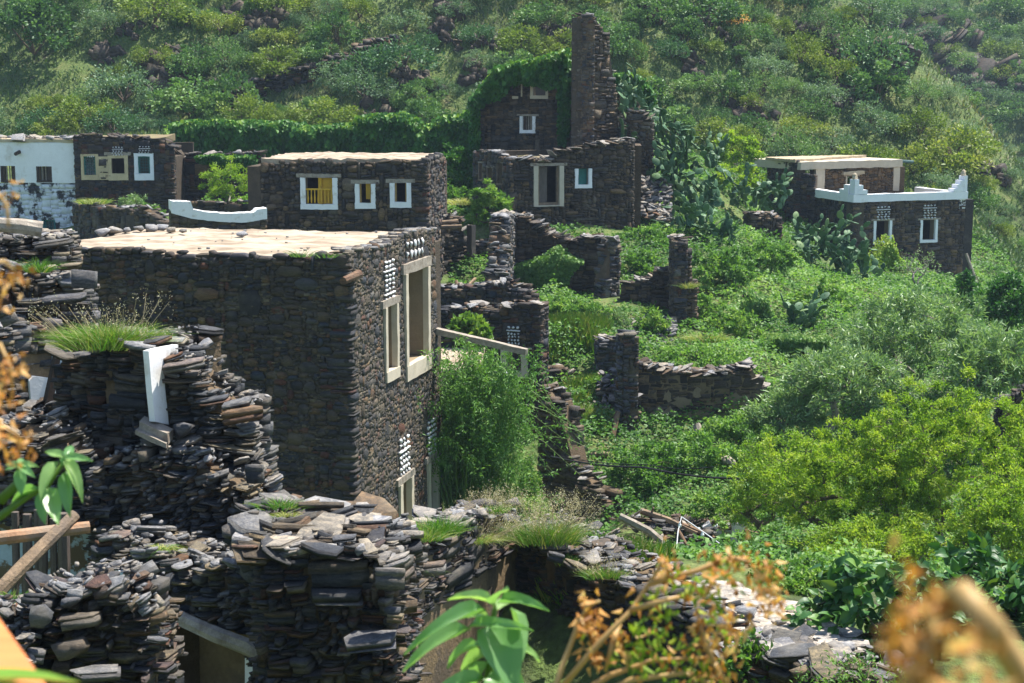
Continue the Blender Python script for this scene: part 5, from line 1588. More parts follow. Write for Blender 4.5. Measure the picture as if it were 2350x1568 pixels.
    # nearest heap
    t = thing('ruined_wall', 'nearest rounded heap of slates in the bottom left corner', 'wall', P(220, 1568, 8.6))
    fr = Frame.px((45, 1480, 8.62), (350, 1480, 8.58))
    f, body, top = ruin_wall(t, None, None, [(45, 1420), (75, 1385), (130, 1372), (230, 1366), (280, 1376), (320, 1400), (350, 1430)], 5.2, R, thick=.45, wm=.11, hm=.026, n_ind=300, slabs=70, slab_size=(.04, .16), frame=fr, **dict(kw, mat=M_RUBBLED))
    big_slabs(t, [(93, 1408, 8.4, 58, 58, .1, 'r'), (182, 1426, 8.45, 94, 34, .05, 'b'), (160, 1490, 8.4, 86, 46, .1, 'r'), (105, 1365, 8.8, 62, 30, .3, 's'), (265, 1376, 8.6, 80, 28, .15, 's'), (360, 1415, 8.6, 50, 50, .4, 's'), (165, 1385, 8.5, 50, 30, .2, 'r'), (80, 1505, 8.4, 52, 30, -.1, 'b'), (222, 1545, 8.3, 130, 26, .05, 'b'), (360, 1468, 8.4, 55, 20, -.1, 's')], R)
    heap(t, R, 160, (-10, 1370, 70, 1560), lambda x, y: 8.9 - (y - 1370) * .004, (.03, .12), [M_TOP, M_BROWN, M_RUBBLE], n_ind=60)
    # room corner
    t = thing('ruined_room', 'roofless room corner of dark slate over mud plaster, grasses on its wall tops', 'ruin', P(1180, 1500, 16))
    f1 = Frame.px((900, 1350, 14.2), (1192, 1350, 17.2))
    ruin_wall(t, None, None, [(900, 1285), (960, 1278), (1000, 1248), (1040, 1215), (1100, 1190), (1150, 1180), (1192, 1205)], 3.0, R, thick=.4, mat=M_RUBBLED, core=M_PLASTER, wm=.17, hm=.042, n_ind=300, slabs=36, slab_size=(.07, .26), frame=f1, tilt=.06, prot=.04, stone_z0=f1.hit(1000, 1390)[1], inset=0, back=False, kr=SLATE, ws=.7)
    f2 = Frame.px((1180, 1350, 17.2), (1470, 1350, 15.3))
    ruin_wall(t, None, None, [(1180, 1205), (1233, 1245), (1310, 1278), (1376, 1314), (1470, 1358)], 3.0, R, thick=.7, mat=M_RUBBLED, core=M_MUD, wm=.17, hm=.042, n_ind=300, slabs=46, slab_size=(.06, .24), frame=f2, tilt=.07, prot=.04, stone_z0=3.6, inset=.02, back=False, kr=SLATE, ws=.7)
    f3 = Frame.px((1470, 1400, 15.3), (1700, 1480, 14.0))
    ruin_wall(t, None, None, [(1470, 1358), (1700, 1480)], 3.0, R, thick=.6, mat=M_RUBBLED, core=M_MUD, wm=.17, hm=.042, n_ind=0, slabs=16, slab_size=(.07, .26), frame=f3, tilt=.07, prot=.04, back=False)
    big_slabs(t, [(905, 1240, 14.0, 90, 34, -.1, 's'), (1175, 1155, 16.9, 46, 26, 0, 'r'), (1165, 1195, 16.7, 60, 24, .1, 's'), (1215, 1225, 16.6, 40, 26, .2, 'r'), (1270, 1255, 16.3, 76, 22, 0, 's'), (1330, 1240, 16.4, 60, 18, -.4, 's'), (1275, 1278, 16.0, 40, 22, -.2, 'b'),
                  (1090, 1180, 16.2, 50, 26, 0, 's'), (1060, 1195, 15.8, 60, 18, .1, 's'), (995, 1305, 14.6, 66, 28, .1, 'b'), (980, 1345, 14.5, 50, 16, .05, 's'), (1110, 1160, 16.6, 60, 30, .1, 'r'), (1320, 1300, 15.8, 60, 20, -.4, 'b'), (1440, 1345, 15.3, 46, 18, -.3, 's')], R)
    t = thing('ruined_wall', 'low wall of big flat slates beside the large leaved bush, bottom right', 'wall', P(1800, 1560, 13.6))
    f4 = Frame.px((1640, 1520, 14.1), (2010, 1560, 12.9))
    ruin_wall(t, None, None, [(1640, 1500), (1760, 1506), (1850, 1530), (1950, 1555), (2010, 1575)], 3.6, R, thick=.6, wm=.24, hm=.06, n_ind=120, slabs=22, slab_size=(.15, .4), frame=f4, back=False, **kw)
    big_slabs(t, [(1822, 1500, 13.6, 130, 44, .12, 's'), (1782, 1515, 13.55, 70, 30, -.4, 's'), (1755, 1484, 13.9, 60, 20, .2, 's'), (1890, 1528, 13.3, 60, 26, -.1, 's'), (1840, 1540, 13.3, 60, 22, .1, 'r'), (1945, 1550, 13.0, 70, 18, .05, 's')], R)


M_RUBBLED = slate_mat('slate_rubble_dark', [(0, (.045, .048, .055)), (.2, (.085, .088, .095)), (.36, (.12, .118, .118)), (.5, (.14, .11, .075)), (.62, (.075, .08, .095)), (.74, (.17, .145, .105)), (.84, (.14, .075, .05)), (.92, (.11, .11, .115)), (1, (.19, .18, .165))], dust_amt=.3)
foreground()


# ------------------------------------------------------------------ foliage
def leaf_mat(name, stops, trans=.35, rough=.5, spec=.3, objvar=.25, tcol=1.25, sat=(.94, 1.08, .8)):
    m, nt, N, L, b = new_mat(name)
    at = N.new('ShaderNodeAttribute'); at.attribute_name = 'tint'
    oi = N.new('ShaderNodeObjectInfo')
    s1 = N.new('ShaderNodeMath'); s1.operation = 'MULTIPLY_ADD'
    L.new(oi.outputs['Random'], s1.inputs[0]); s1.inputs[1].default_value = objvar * 2
    sb = N.new('ShaderNodeMath'); sb.operation = 'SUBTRACT'; L.new(at.outputs['Fac'], sb.inputs[0]); sb.inputs[1].default_value = objvar
    L.new(sb.outputs[0], s1.inputs[2])
    r = ramp(N, [(q, (c[0] * sat[0], c[1] * sat[1], c[2] * sat[2])) for q, c in stops])
    L.new(s1.outputs[0], r.inputs[0])
    L.new(r.outputs[0], b.inputs['Base Color'])
    b.inputs['Roughness'].default_value = rough
    b.inputs['Specular IOR Level'].default_value = spec
    tr = N.new('ShaderNodeBsdfTranslucent')
    tc = mixc(N, L, r.outputs[0], (tcol * 1.15, tcol * 1.2, tcol * .6), 1.0, 'MULTIPLY')
    L.new(tc, tr.inputs['Color'])
    mx = N.new('ShaderNodeMixShader'); mx.inputs[0].default_value = trans
    L.new(b.outputs[0], mx.inputs[1]); L.new(tr.outputs[0], mx.inputs[2])
    L.new(mx.outputs[0], N['Material Output'].inputs['Surface'])
    return m


G = lambda *a: a
M_HILL = leaf_mat('hill_scrub', [(0, (0.044, 0.104, 0.037)), (.3, (0.083, 0.173, 0.052)), (.55, (0.126, 0.237, 0.065)), (.8, (0.179, 0.289, 0.085)), (1, (0.232, 0.323, 0.130))], .25, sat=(.93, .96, .95))
M_HILL2 = leaf_mat('hill_scrub_pale', [(0, (0.071, 0.137, 0.066)), (.4, (0.116, 0.201, 0.095)), (.75, (0.160, 0.254, 0.131)), (1, (0.221, 0.307, 0.178))], .25, sat=(.93, .96, .95))
M_HILL3 = leaf_mat('hill_scrub_yellow', [(0, (0.080, 0.130, 0.020)), (.4, (0.150, 0.220, 0.035)), (.75, (0.220, 0.280, 0.045)), (1, (0.300, 0.320, 0.080))], .3, sat=(.93, .96, .95))
M_HILL4 = leaf_mat('hill_scrub_dark', [(0, (0.033, 0.090, 0.043)), (.4, (0.058, 0.140, 0.057)), (.75, (0.091, 0.191, 0.072)), (1, (0.139, 0.242, 0.100))], .22, sat=(.93, .96, .95))
M_BRIGHT = leaf_mat('bright_foliage', [(0, (.07, .15, .014)), (.35, (.14, .25, .02)), (.65, (.21, .32, .028)), (1, (.31, .37, .05))], .42, objvar=.1, sat=(1.24, 1.18, 1.25))
M_COVER = leaf_mat('ground_cover_leaf', [(0, (.04, .11, .025)), (.35, (.075, .18, .035)), (.65, (.12, .25, .05)), (1, (.21, .33, .08))], .38, objvar=0, sat=(1.18, 1.1, 1.1))
M_IVY = leaf_mat('ivy_leaf', [(0, (.025, .085, .018)), (.4, (.05, .14, .025)), (.75, (.085, .20, .032)), (1, (.22, .31, .04))], .3, objvar=0)
M_GREY = leaf_mat('grey_green_leaf', [(0, (.10, .17, .075)), (.4, (.17, .25, .12)), (.75, (.25, .32, .18)), (1, (.36, .42, .29))], .3, .4, .45, objvar=.05)
M_FIG = leaf_mat('glossy_leaf', [(0, (.025, .075, .025)), (.5, (.05, .13, .038)), (.85, (.085, .18, .045)), (1, (.20, .27, .06))], .2, .45, .3, objvar=.3)
M_GRASS = leaf_mat('grass_blade', [(0, (.06, .16, .022)), (.35, (.11, .23, .035)), (.6, (.20, .27, .06)), (.8, (.36, .30, .11)), (1, (.52, .45, .28))], .35, objvar=0)
M_DRY = leaf_mat('dry_leaf', [(0, (.28, .11, .025)), (.4, (.44, .20, .05)), (.7, (.55, .30, .10)), (1, (.62, .42, .20))], .4, objvar=.1, sat=(1.08, 1.12, 1.15))
M_SEED = leaf_mat('seed_head', [(0, (.40, .33, .20)), (.5, (.55, .48, .33)), (1, (.70, .64, .50))], .3, objvar=0, sat=(1, 1, 1))
M_HGRASS = leaf_mat('hill_grass_blade', [(0, (.055, .11, .03)), (.35, (.09, .155, .04)), (.6, (.15, .19, .065)), (.8, (.23, .22, .10)), (1, (.32, .28, .16))], .25, objvar=0, sat=(1, 1, 1))
M_CACTUS = leaf_mat('cactus_pad', [(0, (.035, .08, .045)), (.5, (.065, .125, .07)), (.85, (.10, .17, .095)), (1, (.19, .24, .12))], .06, .55, .3, objvar=.5)
M_STEM = leaf_mat('green_stem', [(0, (.10, .16, .03)), (1, (.30, .34, .10))], .15, objvar=.2)
M_TWIG = plain_mat('grey_twig', (.22, .195, .17), .3, 8, .9, .004, .4)
M_BARK = plain_mat('brown_bark', (.12, .09, .065), .35, 8, .9, .01, .6)


def unit(v):
    return v / np.maximum(np.linalg.norm(v, axis=-1, keepdims=True), 1e-9)


def leaf_arr(pos, d, n, ln, wd, fold=.22, droop=.1):
    d = unit(d); s = unit(np.cross(d, n)); n = np.cross(s, d)
    ln = np.asarray(ln).reshape(-1, 1); wd = np.asarray(wd).reshape(-1, 1)
    v0 = pos; v1 = pos + d * ln * .45 + s * wd * .5 + n * fold * wd; v3 = pos + d * ln * .45 - s * wd * .5 + n * fold * wd
    v2 = pos + d * ln - n * droop * ln
    V = np.stack([v0, v1, v2, v3], 1).reshape(-1, 3)
    b = np.arange(len(pos))[:, None] * 4
    Fc = np.concatenate([b + np.array([[0, 1, 2]]), b + np.array([[0, 2, 3]])], 0)
    return V, Fc


def leaf_mesh(name, pos, d, n, ln, wd, tint, mat, fold=.22, droop=.1):
    V, Fc = leaf_arr(pos, d, n, ln, wd, fold, droop)
    return np_mesh(name, V, Fc, [mat], tint=np.repeat(np.clip(tint, 0, 1), 4))


def rnd_dirs(R, k):
    v = R.normal(size=(k, 3)); return unit(v)


def crown_pts(R, n, rx, ry, rz, clumps, csize, shell=.55, low=-.35):
    """leaf positions gathered in clumps spread through an ellipsoid; returns positions, outward vectors, clump tint"""
    c = rnd_dirs(R, clumps * 3)
    c = c[c[:, 2] > low][:clumps]
    rad = R.uniform(shell, 1.0, (len(c), 1))
    cc = c * rad * np.array([rx, ry, rz])
    ct = R.uniform(0, 1, len(c)); cs = csize * R.uniform(.6, 1.4, len(c))
    i = R.integers(0, len(c), n)
    off = rnd_dirs(R, n) * (R.uniform(.25, 1, (n, 1)) ** .6) * cs[i][:, None] * np.array([1, 1, .8])
    return cc[i] + off, unit(unit(cc[i]) * .8 + unit(off)), ct[i]


def bush_data(R, n, rx, ry, rz, clumps, csize, ln, wd, mat, name='crown', upb=.6, asp=None):
    p, o, t = crown_pts(R, n, rx, ry, rz, clumps, csize)
    d = unit(o * .8 + rnd_dirs(R, n) * .8 + np.array([0, 0, .25]))
    nn = unit(rnd_dirs(R, n) * .8 + np.array([0, 0, upb]))
    L_ = R.uniform(.7, 1.3, n) * ln
    tint = .55 * t + .45 * R.random(n)
    return leaf_mesh(name, p, d, nn, L_, L_ * wd, tint, mat)


def twig_mb(R, rx, rz, k=7, r=.03):
    mb = MB()
    for i in range(k):
        a = R.uniform(0, 6.28); e = R.uniform(.3, .95)
        tip = Vector((math.cos(a) * rx * e * .8, math.sin(a) * rx * e * .8, rz * R.uniform(.2, .8)))
        mid = tip * .5 + Vector((R.normal(0, .1) * rx, R.normal(0, .1) * rx, .1 * rz))
        mb.tube([Vector((0, 0, -rz * .55)), mid * .5 + Vector((0, 0, -rz * .3)), mid, tip], [r, r * .8, r * .6, r * .25], 5, cap=False)
    return mb


def place(name, me_list, loc, scale, rz, label, cat, group=None, names=('crown', 'stems')):
    """a plant made of shared meshes"""
    t = thing(name, label, cat, loc, group)
    t.rotation_euler = (0, 0, rz)
    t.scale = scale if hasattr(scale, '__len__') else (scale,) * 3
    for nm, me in zip(names, me_list):
        o = bpy.data.objects.new(nm, me); COL.objects.link(o); o.parent = t
    return t


def mb_mesh(mb, name, mat):
    me = bpy.data.meshes.new(name); me.from_pydata(mb.v, [], mb.f); me.materials.append(mat); me.update(); return me


# ------------------------------------------------------------------ the hillside
def hillside():
    R = np.random.default_rng(91)
    B = []
    for k in range(9):
        rx = R.uniform(1.0, 1.35); rz = R.uniform(.65, 1.0)
        me = bush_data(R, 2600, rx, rx, rz, int(R.integers(26, 48)), R.uniform(.24, .38), R.uniform(.085, .13), .6, [M_HILL, M_HILL2, M_HILL, M_HILL3, M_HILL2, M_HILL, M_HILL3, M_HILL, M_HILL4][k])
        B.append((me, mb_mesh(twig_mb(R, rx, rz), 'stems', M_BARK)))
    # prominent ones first: px, py (crown centre), width px, stretch z, label
    spec = [
        (285, 195, 175, .9, 'big dome shaped tree on the hillside with dark shade beneath it'),
        (80, 70, 230, .9, 'large dark leafy tree in the top left corner of the hillside'),
        (355, 20, 170, .7, 'broad bright green bush at the top of the hillside, left'),
        (640, 150, 130, .8, 'rounded green bush left of the diagonal terrace wall'),
        (1350, 42, 110, .8, 'pale yellow green bush right behind the tall pillar top'),
        (1620, 105, 100, .7, 'pale green flat bush on the hillside right of the tall pillar'),
        (1590, 195, 110, .7, 'light green bush halfway between the tall pillar and the ridge rocks'),
        (735, 120, 110, .8, 'green bush above the start of the diagonal terrace wall'),
        (1240, 40, 140, .7, 'wide grey green bush at the top left of the tall pillar'),
        (2110, 290, 110, .9, 'green tree on the hillside above the parapet house'),
        (1430, 75, 90, .9, 'small green bush just right of the tall pillar top'),
        (930, 60, 120, .7, 'green bush near the top of the hillside, centre left'),
        (505, 50, 130, .8, 'dense green bush near the top of the hillside above the dark rocks'),
        (1840, 290, 130, .8, 'yellow green bush on the hillside left of the upper storey'),
    ]
    taken = []
    for (px, py, w, sz, lab) in spec:
        g = ground_pt(px, py + w * .3, 70); rad = w * g.y / F_PX / 2 / 1.25
        me = B[int(R.integers(0, 9))]
        place('hillside_tree', me, g + Vector((0, 0, rad * .55)), (rad, rad, rad * sz), R.uniform(0, 6), lab, 'bush')
        taken.append((g.x, g.y, rad))
    n = 0; tries = 0
    while n < 285 and tries < 30000:
        tries += 1
        y = R.uniform(77, 112); hw = y * 1250 / F_PX
        x = R.uniform(-hw, min(hw, 30))
        s = R.choice([.6, .9, 1.2, 1.6], p=[.3, .35, .25, .1]) * R.uniform(.85, 1.2)
        if any((x - a) ** 2 + (y - b) ** 2 < ((s + c) * .62) ** 2 for a, b, c in taken): continue
        if fbm(np.array([x * .12]), np.array([y * .12]), 77)[0] < -.16 and R.random() < .75: continue
        px, py, _ = proj([(x, y, gz(x, y))])
        if not (-80 < px[0] < 2430 and -60 < py[0] < 800): continue
        taken.append((x, y, s)); n += 1
        place('hillside_bush', B[int(R.integers(0, 9))], (x, y, gz(x, y) + .4 * s), (s, s, s * R.uniform(.75, 1.15)), R.uniform(0, 6), 'green scrub bush growing on the near rocky hillside', 'bush', 'bushes on the near hillside')
    n = 0; tries = 0; far = []
    while n < 190 and tries < 20000:
        tries += 1
        y = R.uniform(95, 205); x = R.uniform(20, y * .36)
        z = gz(x, y)
        px, py, _ = proj([(x, y, z)])
        if not (1950 < px[0] < 2420 and -60 < py[0] < 760): continue
        side = ((x - 26.2) * 5.4 + (y - 85.4) * 5.7) / 7.85
        if side < 5: continue
        s = R.uniform(.9, 2.0)
        if any((x - a) ** 2 + (y - b) ** 2 < ((s + c) * .6) ** 2 for a, b, c in far): continue
        far.append((x, y, s)); n += 1
        place('distant_bush', B[int(R.integers(0, 9))][:1], (x, y, z + .4 * s), (s, s, s * .9), R.uniform(0, 6), 'hazy green bush on the far hillside beyond the rocky ridge', 'bush', 'bushes on the far hillside')
    # grass between them
    def grass_field(name, n, yr, xr, ln, seed, cond=None):
        R = np.random.default_rng(seed)
        y = R.uniform(*yr, n); x = R.uniform(-1, 1, n) * y * .34
        m = fbm(x * .35, y * .35, 8) + R.normal(0, .12, n)
        k = m > -.12
        if cond is not None: k &= cond(x, y)
        x, y = x[k], y[k]; z = gz(x, y)
        n = len(x)
        d = unit(np.stack([R.normal(0, .5, n), R.normal(0, .5, n), np.full(n, .8)], 1))
        nn = unit(np.stack([R.normal(0, .4, n), -np.ones(n), np.full(n, .6)], 1))
        L_ = ln * R.uniform(.5, 1.4, n)
        tint = np.clip(.33 + 1.5 * fbm(x * .2, y * .2, 31) + R.normal(0, .15, n), 0, .85)
        me = leaf_mesh(name, np.stack([x, y, z - .03], 1), d, nn, L_, L_ * .28, tint, M_HGRASS, .1, .2)
        o = mesh_obj(name, me); tag(o, 'rough green and yellow grass covering the hillside between bushes' if yr[0] < 90 else 'hazy rough grass covering the far hillside beyond the ridge', 'grass', kind='stuff')
    grass_field('grass', 150000, (74, 112), None, .28, 5)
    grass_field('grass', 60000, (100, 205), None, .5, 6, lambda x, y: x > 15)
    # rock outcrops
    def outcrop(px, py, wpx, n, R, label, tall=1.0, dip=.5, spread=.5, cat='rock', yaw=None):
        g = ground_pt(px, py, 70); sc = g.y / F_PX
        t = thing('rock_outcrop', label, cat, g)
        W = wpx * sc
        for i in range(int(n * 1.7)):
            s = W * R.uniform(.14, .42)
            p = g + Vector((R.normal(0, spread * W * .5), R.normal(0, W * .2), 0)); p.z = gz(p.x, p.y) + s * .12 * tall
            M = Matrix.Translation(p) @ Matrix.Rotation(R.uniform(0, .8) if yaw is None else yaw + R.normal(0, .2), 4, 'Z') @ Matrix.Rotation(dip + R.normal(0, .3), 4, 'Y') @ Matrix.Rotation(R.normal(0, .3), 4, 'X') @ Matrix.Diagonal((s * R.uniform(.8, 1.3), s * R.uniform(.5, .9), s * tall * R.uniform(.45, .9), 1))
            o = bpy.data.objects.new('rock', templ_mesh(int(R.choice([int(R.integers(38, 50)), int(R.integers(0, 22)), int(R.integers(76, 102))], p=[.08, .32, .6])), M_ROCK))
            link(o, t, M)
    RO = [(380, 150, 90, 8, 'jagged dark rocks beside the dome shaped tree'), (450, 205, 55, 3, 'single large grey boulder right of the dome shaped tree'), (420, 120, 70, 6, 'dark broken rocks above the grey boulder'),
          (240, 125, 60, 5, 'small dark rocks above the dome shaped tree'), (300, 65, 50, 5, 'pale stones high on the left hillside'), (1020, 42, 90, 7, 'grey rock ledge near the top of the hillside, centre'),
          (1285, 80, 60, 5, 'dark rock behind the left of the tall pillar'), (1300, 95, 60, 4, 'pale rock face just left of the tall pillar'), (620, 45, 90, 8, 'dark shaded rocks at the top of the hillside, left of centre'),
          (960, 180, 70, 6, 'low grey rocks below the end of the terrace wall'), (1080, 170, 60, 5, 'small rocks above the ivy tower'), (860, 250, 70, 6, 'scattered grey rocks above the ivy covered walls'),
          (1660, 75, 60, 6, 'dark broken rocks beside an orange patch of plants'), (1720, 240, 80, 8, 'brown crumbled rocks midway up the right hillside'), (1590, 150, 70, 5, 'dark rock under the pale flat bush'),
          (1780, 330, 70, 6, 'dark rocks above the upper storey of the parapet house'), (1960, 220, 60, 6, 'dark shaded rocks in the right hillside gully'), (2290, 400, 60, 5, 'dark rocks on the slope right of the parapet house'), (2250, 370, 50, 4, 'small dark rock near the right edge of the hillside'),
          (560, 20, 80, 5, 'dark rocks touching the top edge left of centre'), (1480, 30, 60, 5, 'small rocks near the top edge right of the pillar'), (1850, 60, 60, 6, 'dark rocks near the top edge below the ridge'), (1100, 90, 60, 5, 'grey rocks between bushes left of the ivy tower')]
    for (px, py, w, n, lab) in RO: outcrop(px, py + w * .25, w * 1.3, n + 2, R, lab, 1.3)
    # vertical slabs on the right
    outcrop(1925, 160, 90, 7, R, 'tall brown rock spur on the right hillside', 2.4, .15, .35)
    outcrop(1920, 235, 70, 5, R, 'lower brown rock block under the tall rock spur', 1.6, .1, .35)
    outcrop(2045, 150, 130, 10, R, 'ribbed vertical dark rock columns on the right hillside', 2.3, .08, .5)
    outcrop(2080, 50, 190, 12, R, 'big tilted grey slabs on the skyline ridge, uppermost', .55, -.55, .5, yaw=.3)
    outcrop(2130, 90, 140, 9, R, 'tilted grey slabs on the ridge just below the uppermost slabs', .5, -.6, .5, yaw=.3)
    outcrop(2175, 130, 160, 10, R, 'pale flat slab and broken rocks midway down the ridge', .5, -.5, .5, yaw=.3)
    outcrop(2225, 170, 170, 8, R, 'massive brown block at the lower part of the ridge', .9, -.7, .35, yaw=.3)
    outcrop(2255, 215, 140, 8, R, 'dark rocks at the foot of the ridge', .9, -.4, .5)
    outcrop(2300, 175, 60, 5, R, 'small rocks on the ridge crest near the right edge', .9, -.3, .5)
    # orange plant patch
    g = ground_pt(1675, 58, 70)
    me = bush_data(R, 700, .9, .5, .25, 20, .25, .12, .5, M_DRY)
    o = bpy.data.objects.new('orange_foliage', me); COL.objects.link(o); o.location = g + Vector((0, 0, .2))
    tag(o, 'small patch of orange dried plants high on the right hillside', 'plant', kind='stuff')
    # diagonal terrace wall
    t = thing('terrace_wall', 'long dry stone terrace wall running diagonally up the hillside', 'wall', ground_pt(700, 215, 70))
    st = Stones()
    P0 = [(515, 262), (560, 245), (620, 228), (680, 210), (740, 190), (800, 168), (850, 142), (910, 118)]
    gp = [ground_pt(a, b, 70) for a, b in P0]
    for a, b in zip(gp[:-1], gp[1:]):
        L_ = (b - a).length
        for j in range(int(L_ * 24)):
            f = R.random(); p = a.lerp(b, f); h = R.uniform(0, .95)
            w = R.uniform(.2, .5)
            A = np.array(Matrix.Rotation(R.normal(0, .15), 3, 'X') @ Matrix.Rotation(R.normal(0, .2), 3, 'Z')) @ np.diag([w, .4, w * R.uniform(.3, .6)])
            z = gz(p.x, p.y)
            st.add(int(R.integers(0, 22)), A, np.array((p.x + R.normal(0, .06), p.y + R.normal(0, .12), z + h)), M_DARK if h < .8 else M_FACADE)
    st.finish(t, 200)


hillside()


# ------------------------------------------------------------------ low growth over the village slope
def in_rects(x, y, rects):
    m = np.zeros(len(x), bool)
    for (a, b, c, d) in rects: m |= (x > a) & (x < b) & (y > c) & (y < d)
    return m


def ground_cover():
    R = np.random.default_rng(101)
    n = 420000
    y = 17 + (76 - 17) * R.random(n) ** .8; x = R.uniform(-.33, .35, n) * y
    m = fbm(x * .33, y * .33, 41)
    ok = m + R.normal(0, .07, n) > -.13
    # keep off house footprints, the path and the log pile
    ok &= ~in_rects(x, y, [(-10.5, -1.4, 24, 36), (-8, -2, 48, 53.2), (-20, -11.5, 59, 68), (-.5, 4.5, 54.5, 65), (12.8, 20, 66, 76), (-2, 1.0, 35, 46), (-1.5, 3.4, 14, 17.6), (2.2, 5.2, 29.5, 34), (-8, 0, 17, 24)])
    px, py, _ = proj(np.stack([x, y, gz(x, y)], 1))
    ok &= (px > 380) & (px < 2420) & (py < 1560)
    x, y, m = x[ok], y[ok], m[ok]
    n = len(x)
    g = gz(x, y)
    mound = np.maximum(0, fbm(x * .8, y * .8, 43) + .12) * 1.5 + np.maximum(0, fbm(x * 2.2, y * 2.2, 44)) * .7
    hh = mound * np.clip((m + .15) * 4, .15, 1)
    z = g + hh * R.uniform(.35, 1.0, n) + .02
    d = unit(np.stack([R.normal(0, 1, n), R.normal(0, 1, n) - .3, R.normal(.1, .5, n)], 1))
    nn = unit(np.stack([R.normal(0, .45, n), R.normal(-.1, .45, n), np.ones(n)], 1))
    L_ = R.uniform(.055, .12, n) * (.7 + y / 90)
    tint = np.clip(.42 + 1.3 * fbm(x * .5, y * .5, 45) + R.normal(0, .18, n), 0, 1)
    me = leaf_mesh('ground_cover', np.stack([x, y, z], 1), d, nn, L_, L_ * .75, tint, M_COVER)
    o = mesh_obj('ground_cover', me); tag(o, 'leafy green creepers and weeds covering the slope between the ruins', 'ground cover', kind='stuff')
    # grassy strips
    def field(n, boxes, ln, seed, tb, label):
        R = np.random.default_rng(seed); Ps = []
        for (x0, y0, x1, y1, Ya, Yb) in boxes:
            k = n // len(boxes)
            a, b = R.random(k), R.random(k)
            qx = x0 + (x1 - x0) * a; qy = y0 + (y1 - y0) * b; Y = Ya + (Yb - Ya) * b
            X = (qx - 1175) / F_PX * Y * 1.0
            keep = np.minimum.reduce([a, 1 - a, b, 1 - b]) * 3.2 + 1.8 * fbm(X * 1.1, Y * 1.1, 61) + R.normal(0, .12, k) > .15
            X, Y = X[keep], Y[keep]
            Ps.append(np.stack([X, Y], 1))
        q = np.concatenate(Ps); x, y = q[:, 0], q[:, 1]
        if 'room wall' in label: kk = gz(x, y) > 4.5; x, y = x[kk], y[kk]
        n = len(x)
        d = unit(np.stack([R.normal(0, .35, n), R.normal(0, .35, n), np.ones(n)], 1)); nn = unit(np.stack([R.normal(0, .4, n), -np.ones(n), R.normal(.3, .3, n)], 1))
        L_ = ln * R.uniform(.4, 1.3, n)
        me = leaf_mesh('grass', np.stack([x, y, gz(x, y) - .02], 1), d, nn, L_, L_ * .06 + .004, np.clip(tb + R.normal(0, .18, n), 0, 1), M_GRASS, .1, .25)
        o = mesh_obj('grass', me); tag(o, label, 'grass', kind='stuff')
    field(26000, [(1245, 760, 1400, 850, 45.5, 43.6)], .32, 7, .48, 'yellow green grass on the bank below the vine draped ruin')
    field(16000, [(1300, 880, 1400, 1010, 42.5, 38.8)], .35, 8, .5, 'dry green grass on the steep bank left of the slate scree')
    field(22000, [(1240, 1250, 1500, 1330, 18.3, 15.9), (1290, 1280, 1560, 1370, 17.9, 15.4)], .22, 9, .5, 'fresh green grass strip along the top of the room wall')
    field(9000, [(1000, 640, 1200, 665, 47, 44.5), (1000, 690, 1110, 712, 43, 41.5)], .3, 10, .6, 'short dry grass behind the roofless house walls')
    field(9000, [(330, 300, 420, 320, 70, 64)], .5, 11, .6, 'dry grass on the old roof right of the quartz patterned house')


ground_cover()


# ------------------------------------------------------------------ ivy and vines
def vine_sheet(name, label, frames, n, R, thick=.25, ln=.11, mat=None, cat='ivy', hang=.4, tb=.35, yellow_top=True, group=None):
    """leaves over areas of wall: frames = list of (frame, function(s)->zmin, function(s)->zmax, s0, s1, d)"""
    Pp, Dd, Nn, Tt, keepm = [], [], [], [], []
    k = int(n * 1.25) // len(frames)
    for (fr, lo, hi, s0, s1, d0) in frames:
        s = R.uniform(s0, s1, k); f = R.random(k)
        l = np.array([lo(a) for a in s]); h = np.array([hi(a) for a in s])
        h = h + .25 * fbm(s * 1.7, s * 0 + d0, 3); l = l + .5 * fbm(s * 2.1, s * 0, 5)
        z = l + (h - l) * f
        holes = (fbm(s * 1.3, z * 1.3, 17) + .22 * np.minimum(1, 4 * np.minimum(f, 1)) + R.normal(0, .06, k)) < .02
        l = np.where(holes, l, l)
        bulge = thick * (.35 + 1.1 * np.abs(fbm(s * 1.4, z * 1.4, 9)) * 2 + .4 * f)
        d = d0 + bulge * R.uniform(.2, 1, k) - np.where(f > .93, R.uniform(0, .6, k), 0)
        u = np.array(fr.u); nv = np.array(fr.n); o = np.array(fr.o)
        p = o + s[:, None] * u + d[:, None] * nv; p[:, 2] = z
        Pp.append(p)
        Dd.append(unit(np.outer(R.normal(0, .5, k), u) + np.outer(R.uniform(.0, .8, k), nv) + np.stack([np.zeros(k), np.zeros(k), -R.uniform(.3, 1, k)], 1)))
        Nn.append(unit(np.outer(R.normal(0, .6, k), u) + np.outer(R.uniform(.2, 1, k), nv) + np.stack([np.zeros(k), np.zeros(k), R.uniform(-.1, 1.1, k)], 1)))
        t = tb + R.normal(0, .16, k) + 1.0 * fbm(s * 1.5, z * 1.5, 13)
        if yellow_top: t = t + .45 * np.clip((f - .72) / .28, 0, 1) * R.random(k) * 1.6
        Tt.append(t); keepm.append(~holes)
    km = np.concatenate(keepm); Pp, Dd, Nn, Tt = [np.concatenate(Pp)[km]], [np.concatenate(Dd)[km]], [np.concatenate(Nn)[km]], [np.concatenate(Tt)[km]]
    p = np.concatenate(Pp); n = len(p)
    L_ = ln * R.uniform(.6, 1.35, n)
    me = leaf_mesh(name, p, np.concatenate(Dd), np.concatenate(Nn), L_, L_ * .85, np.clip(np.concatenate(Tt), 0, 1), mat or M_IVY)
    o = mesh_obj(name, me); tag(o, label, cat, group)
    o['kind'] = 'thing'
    return o


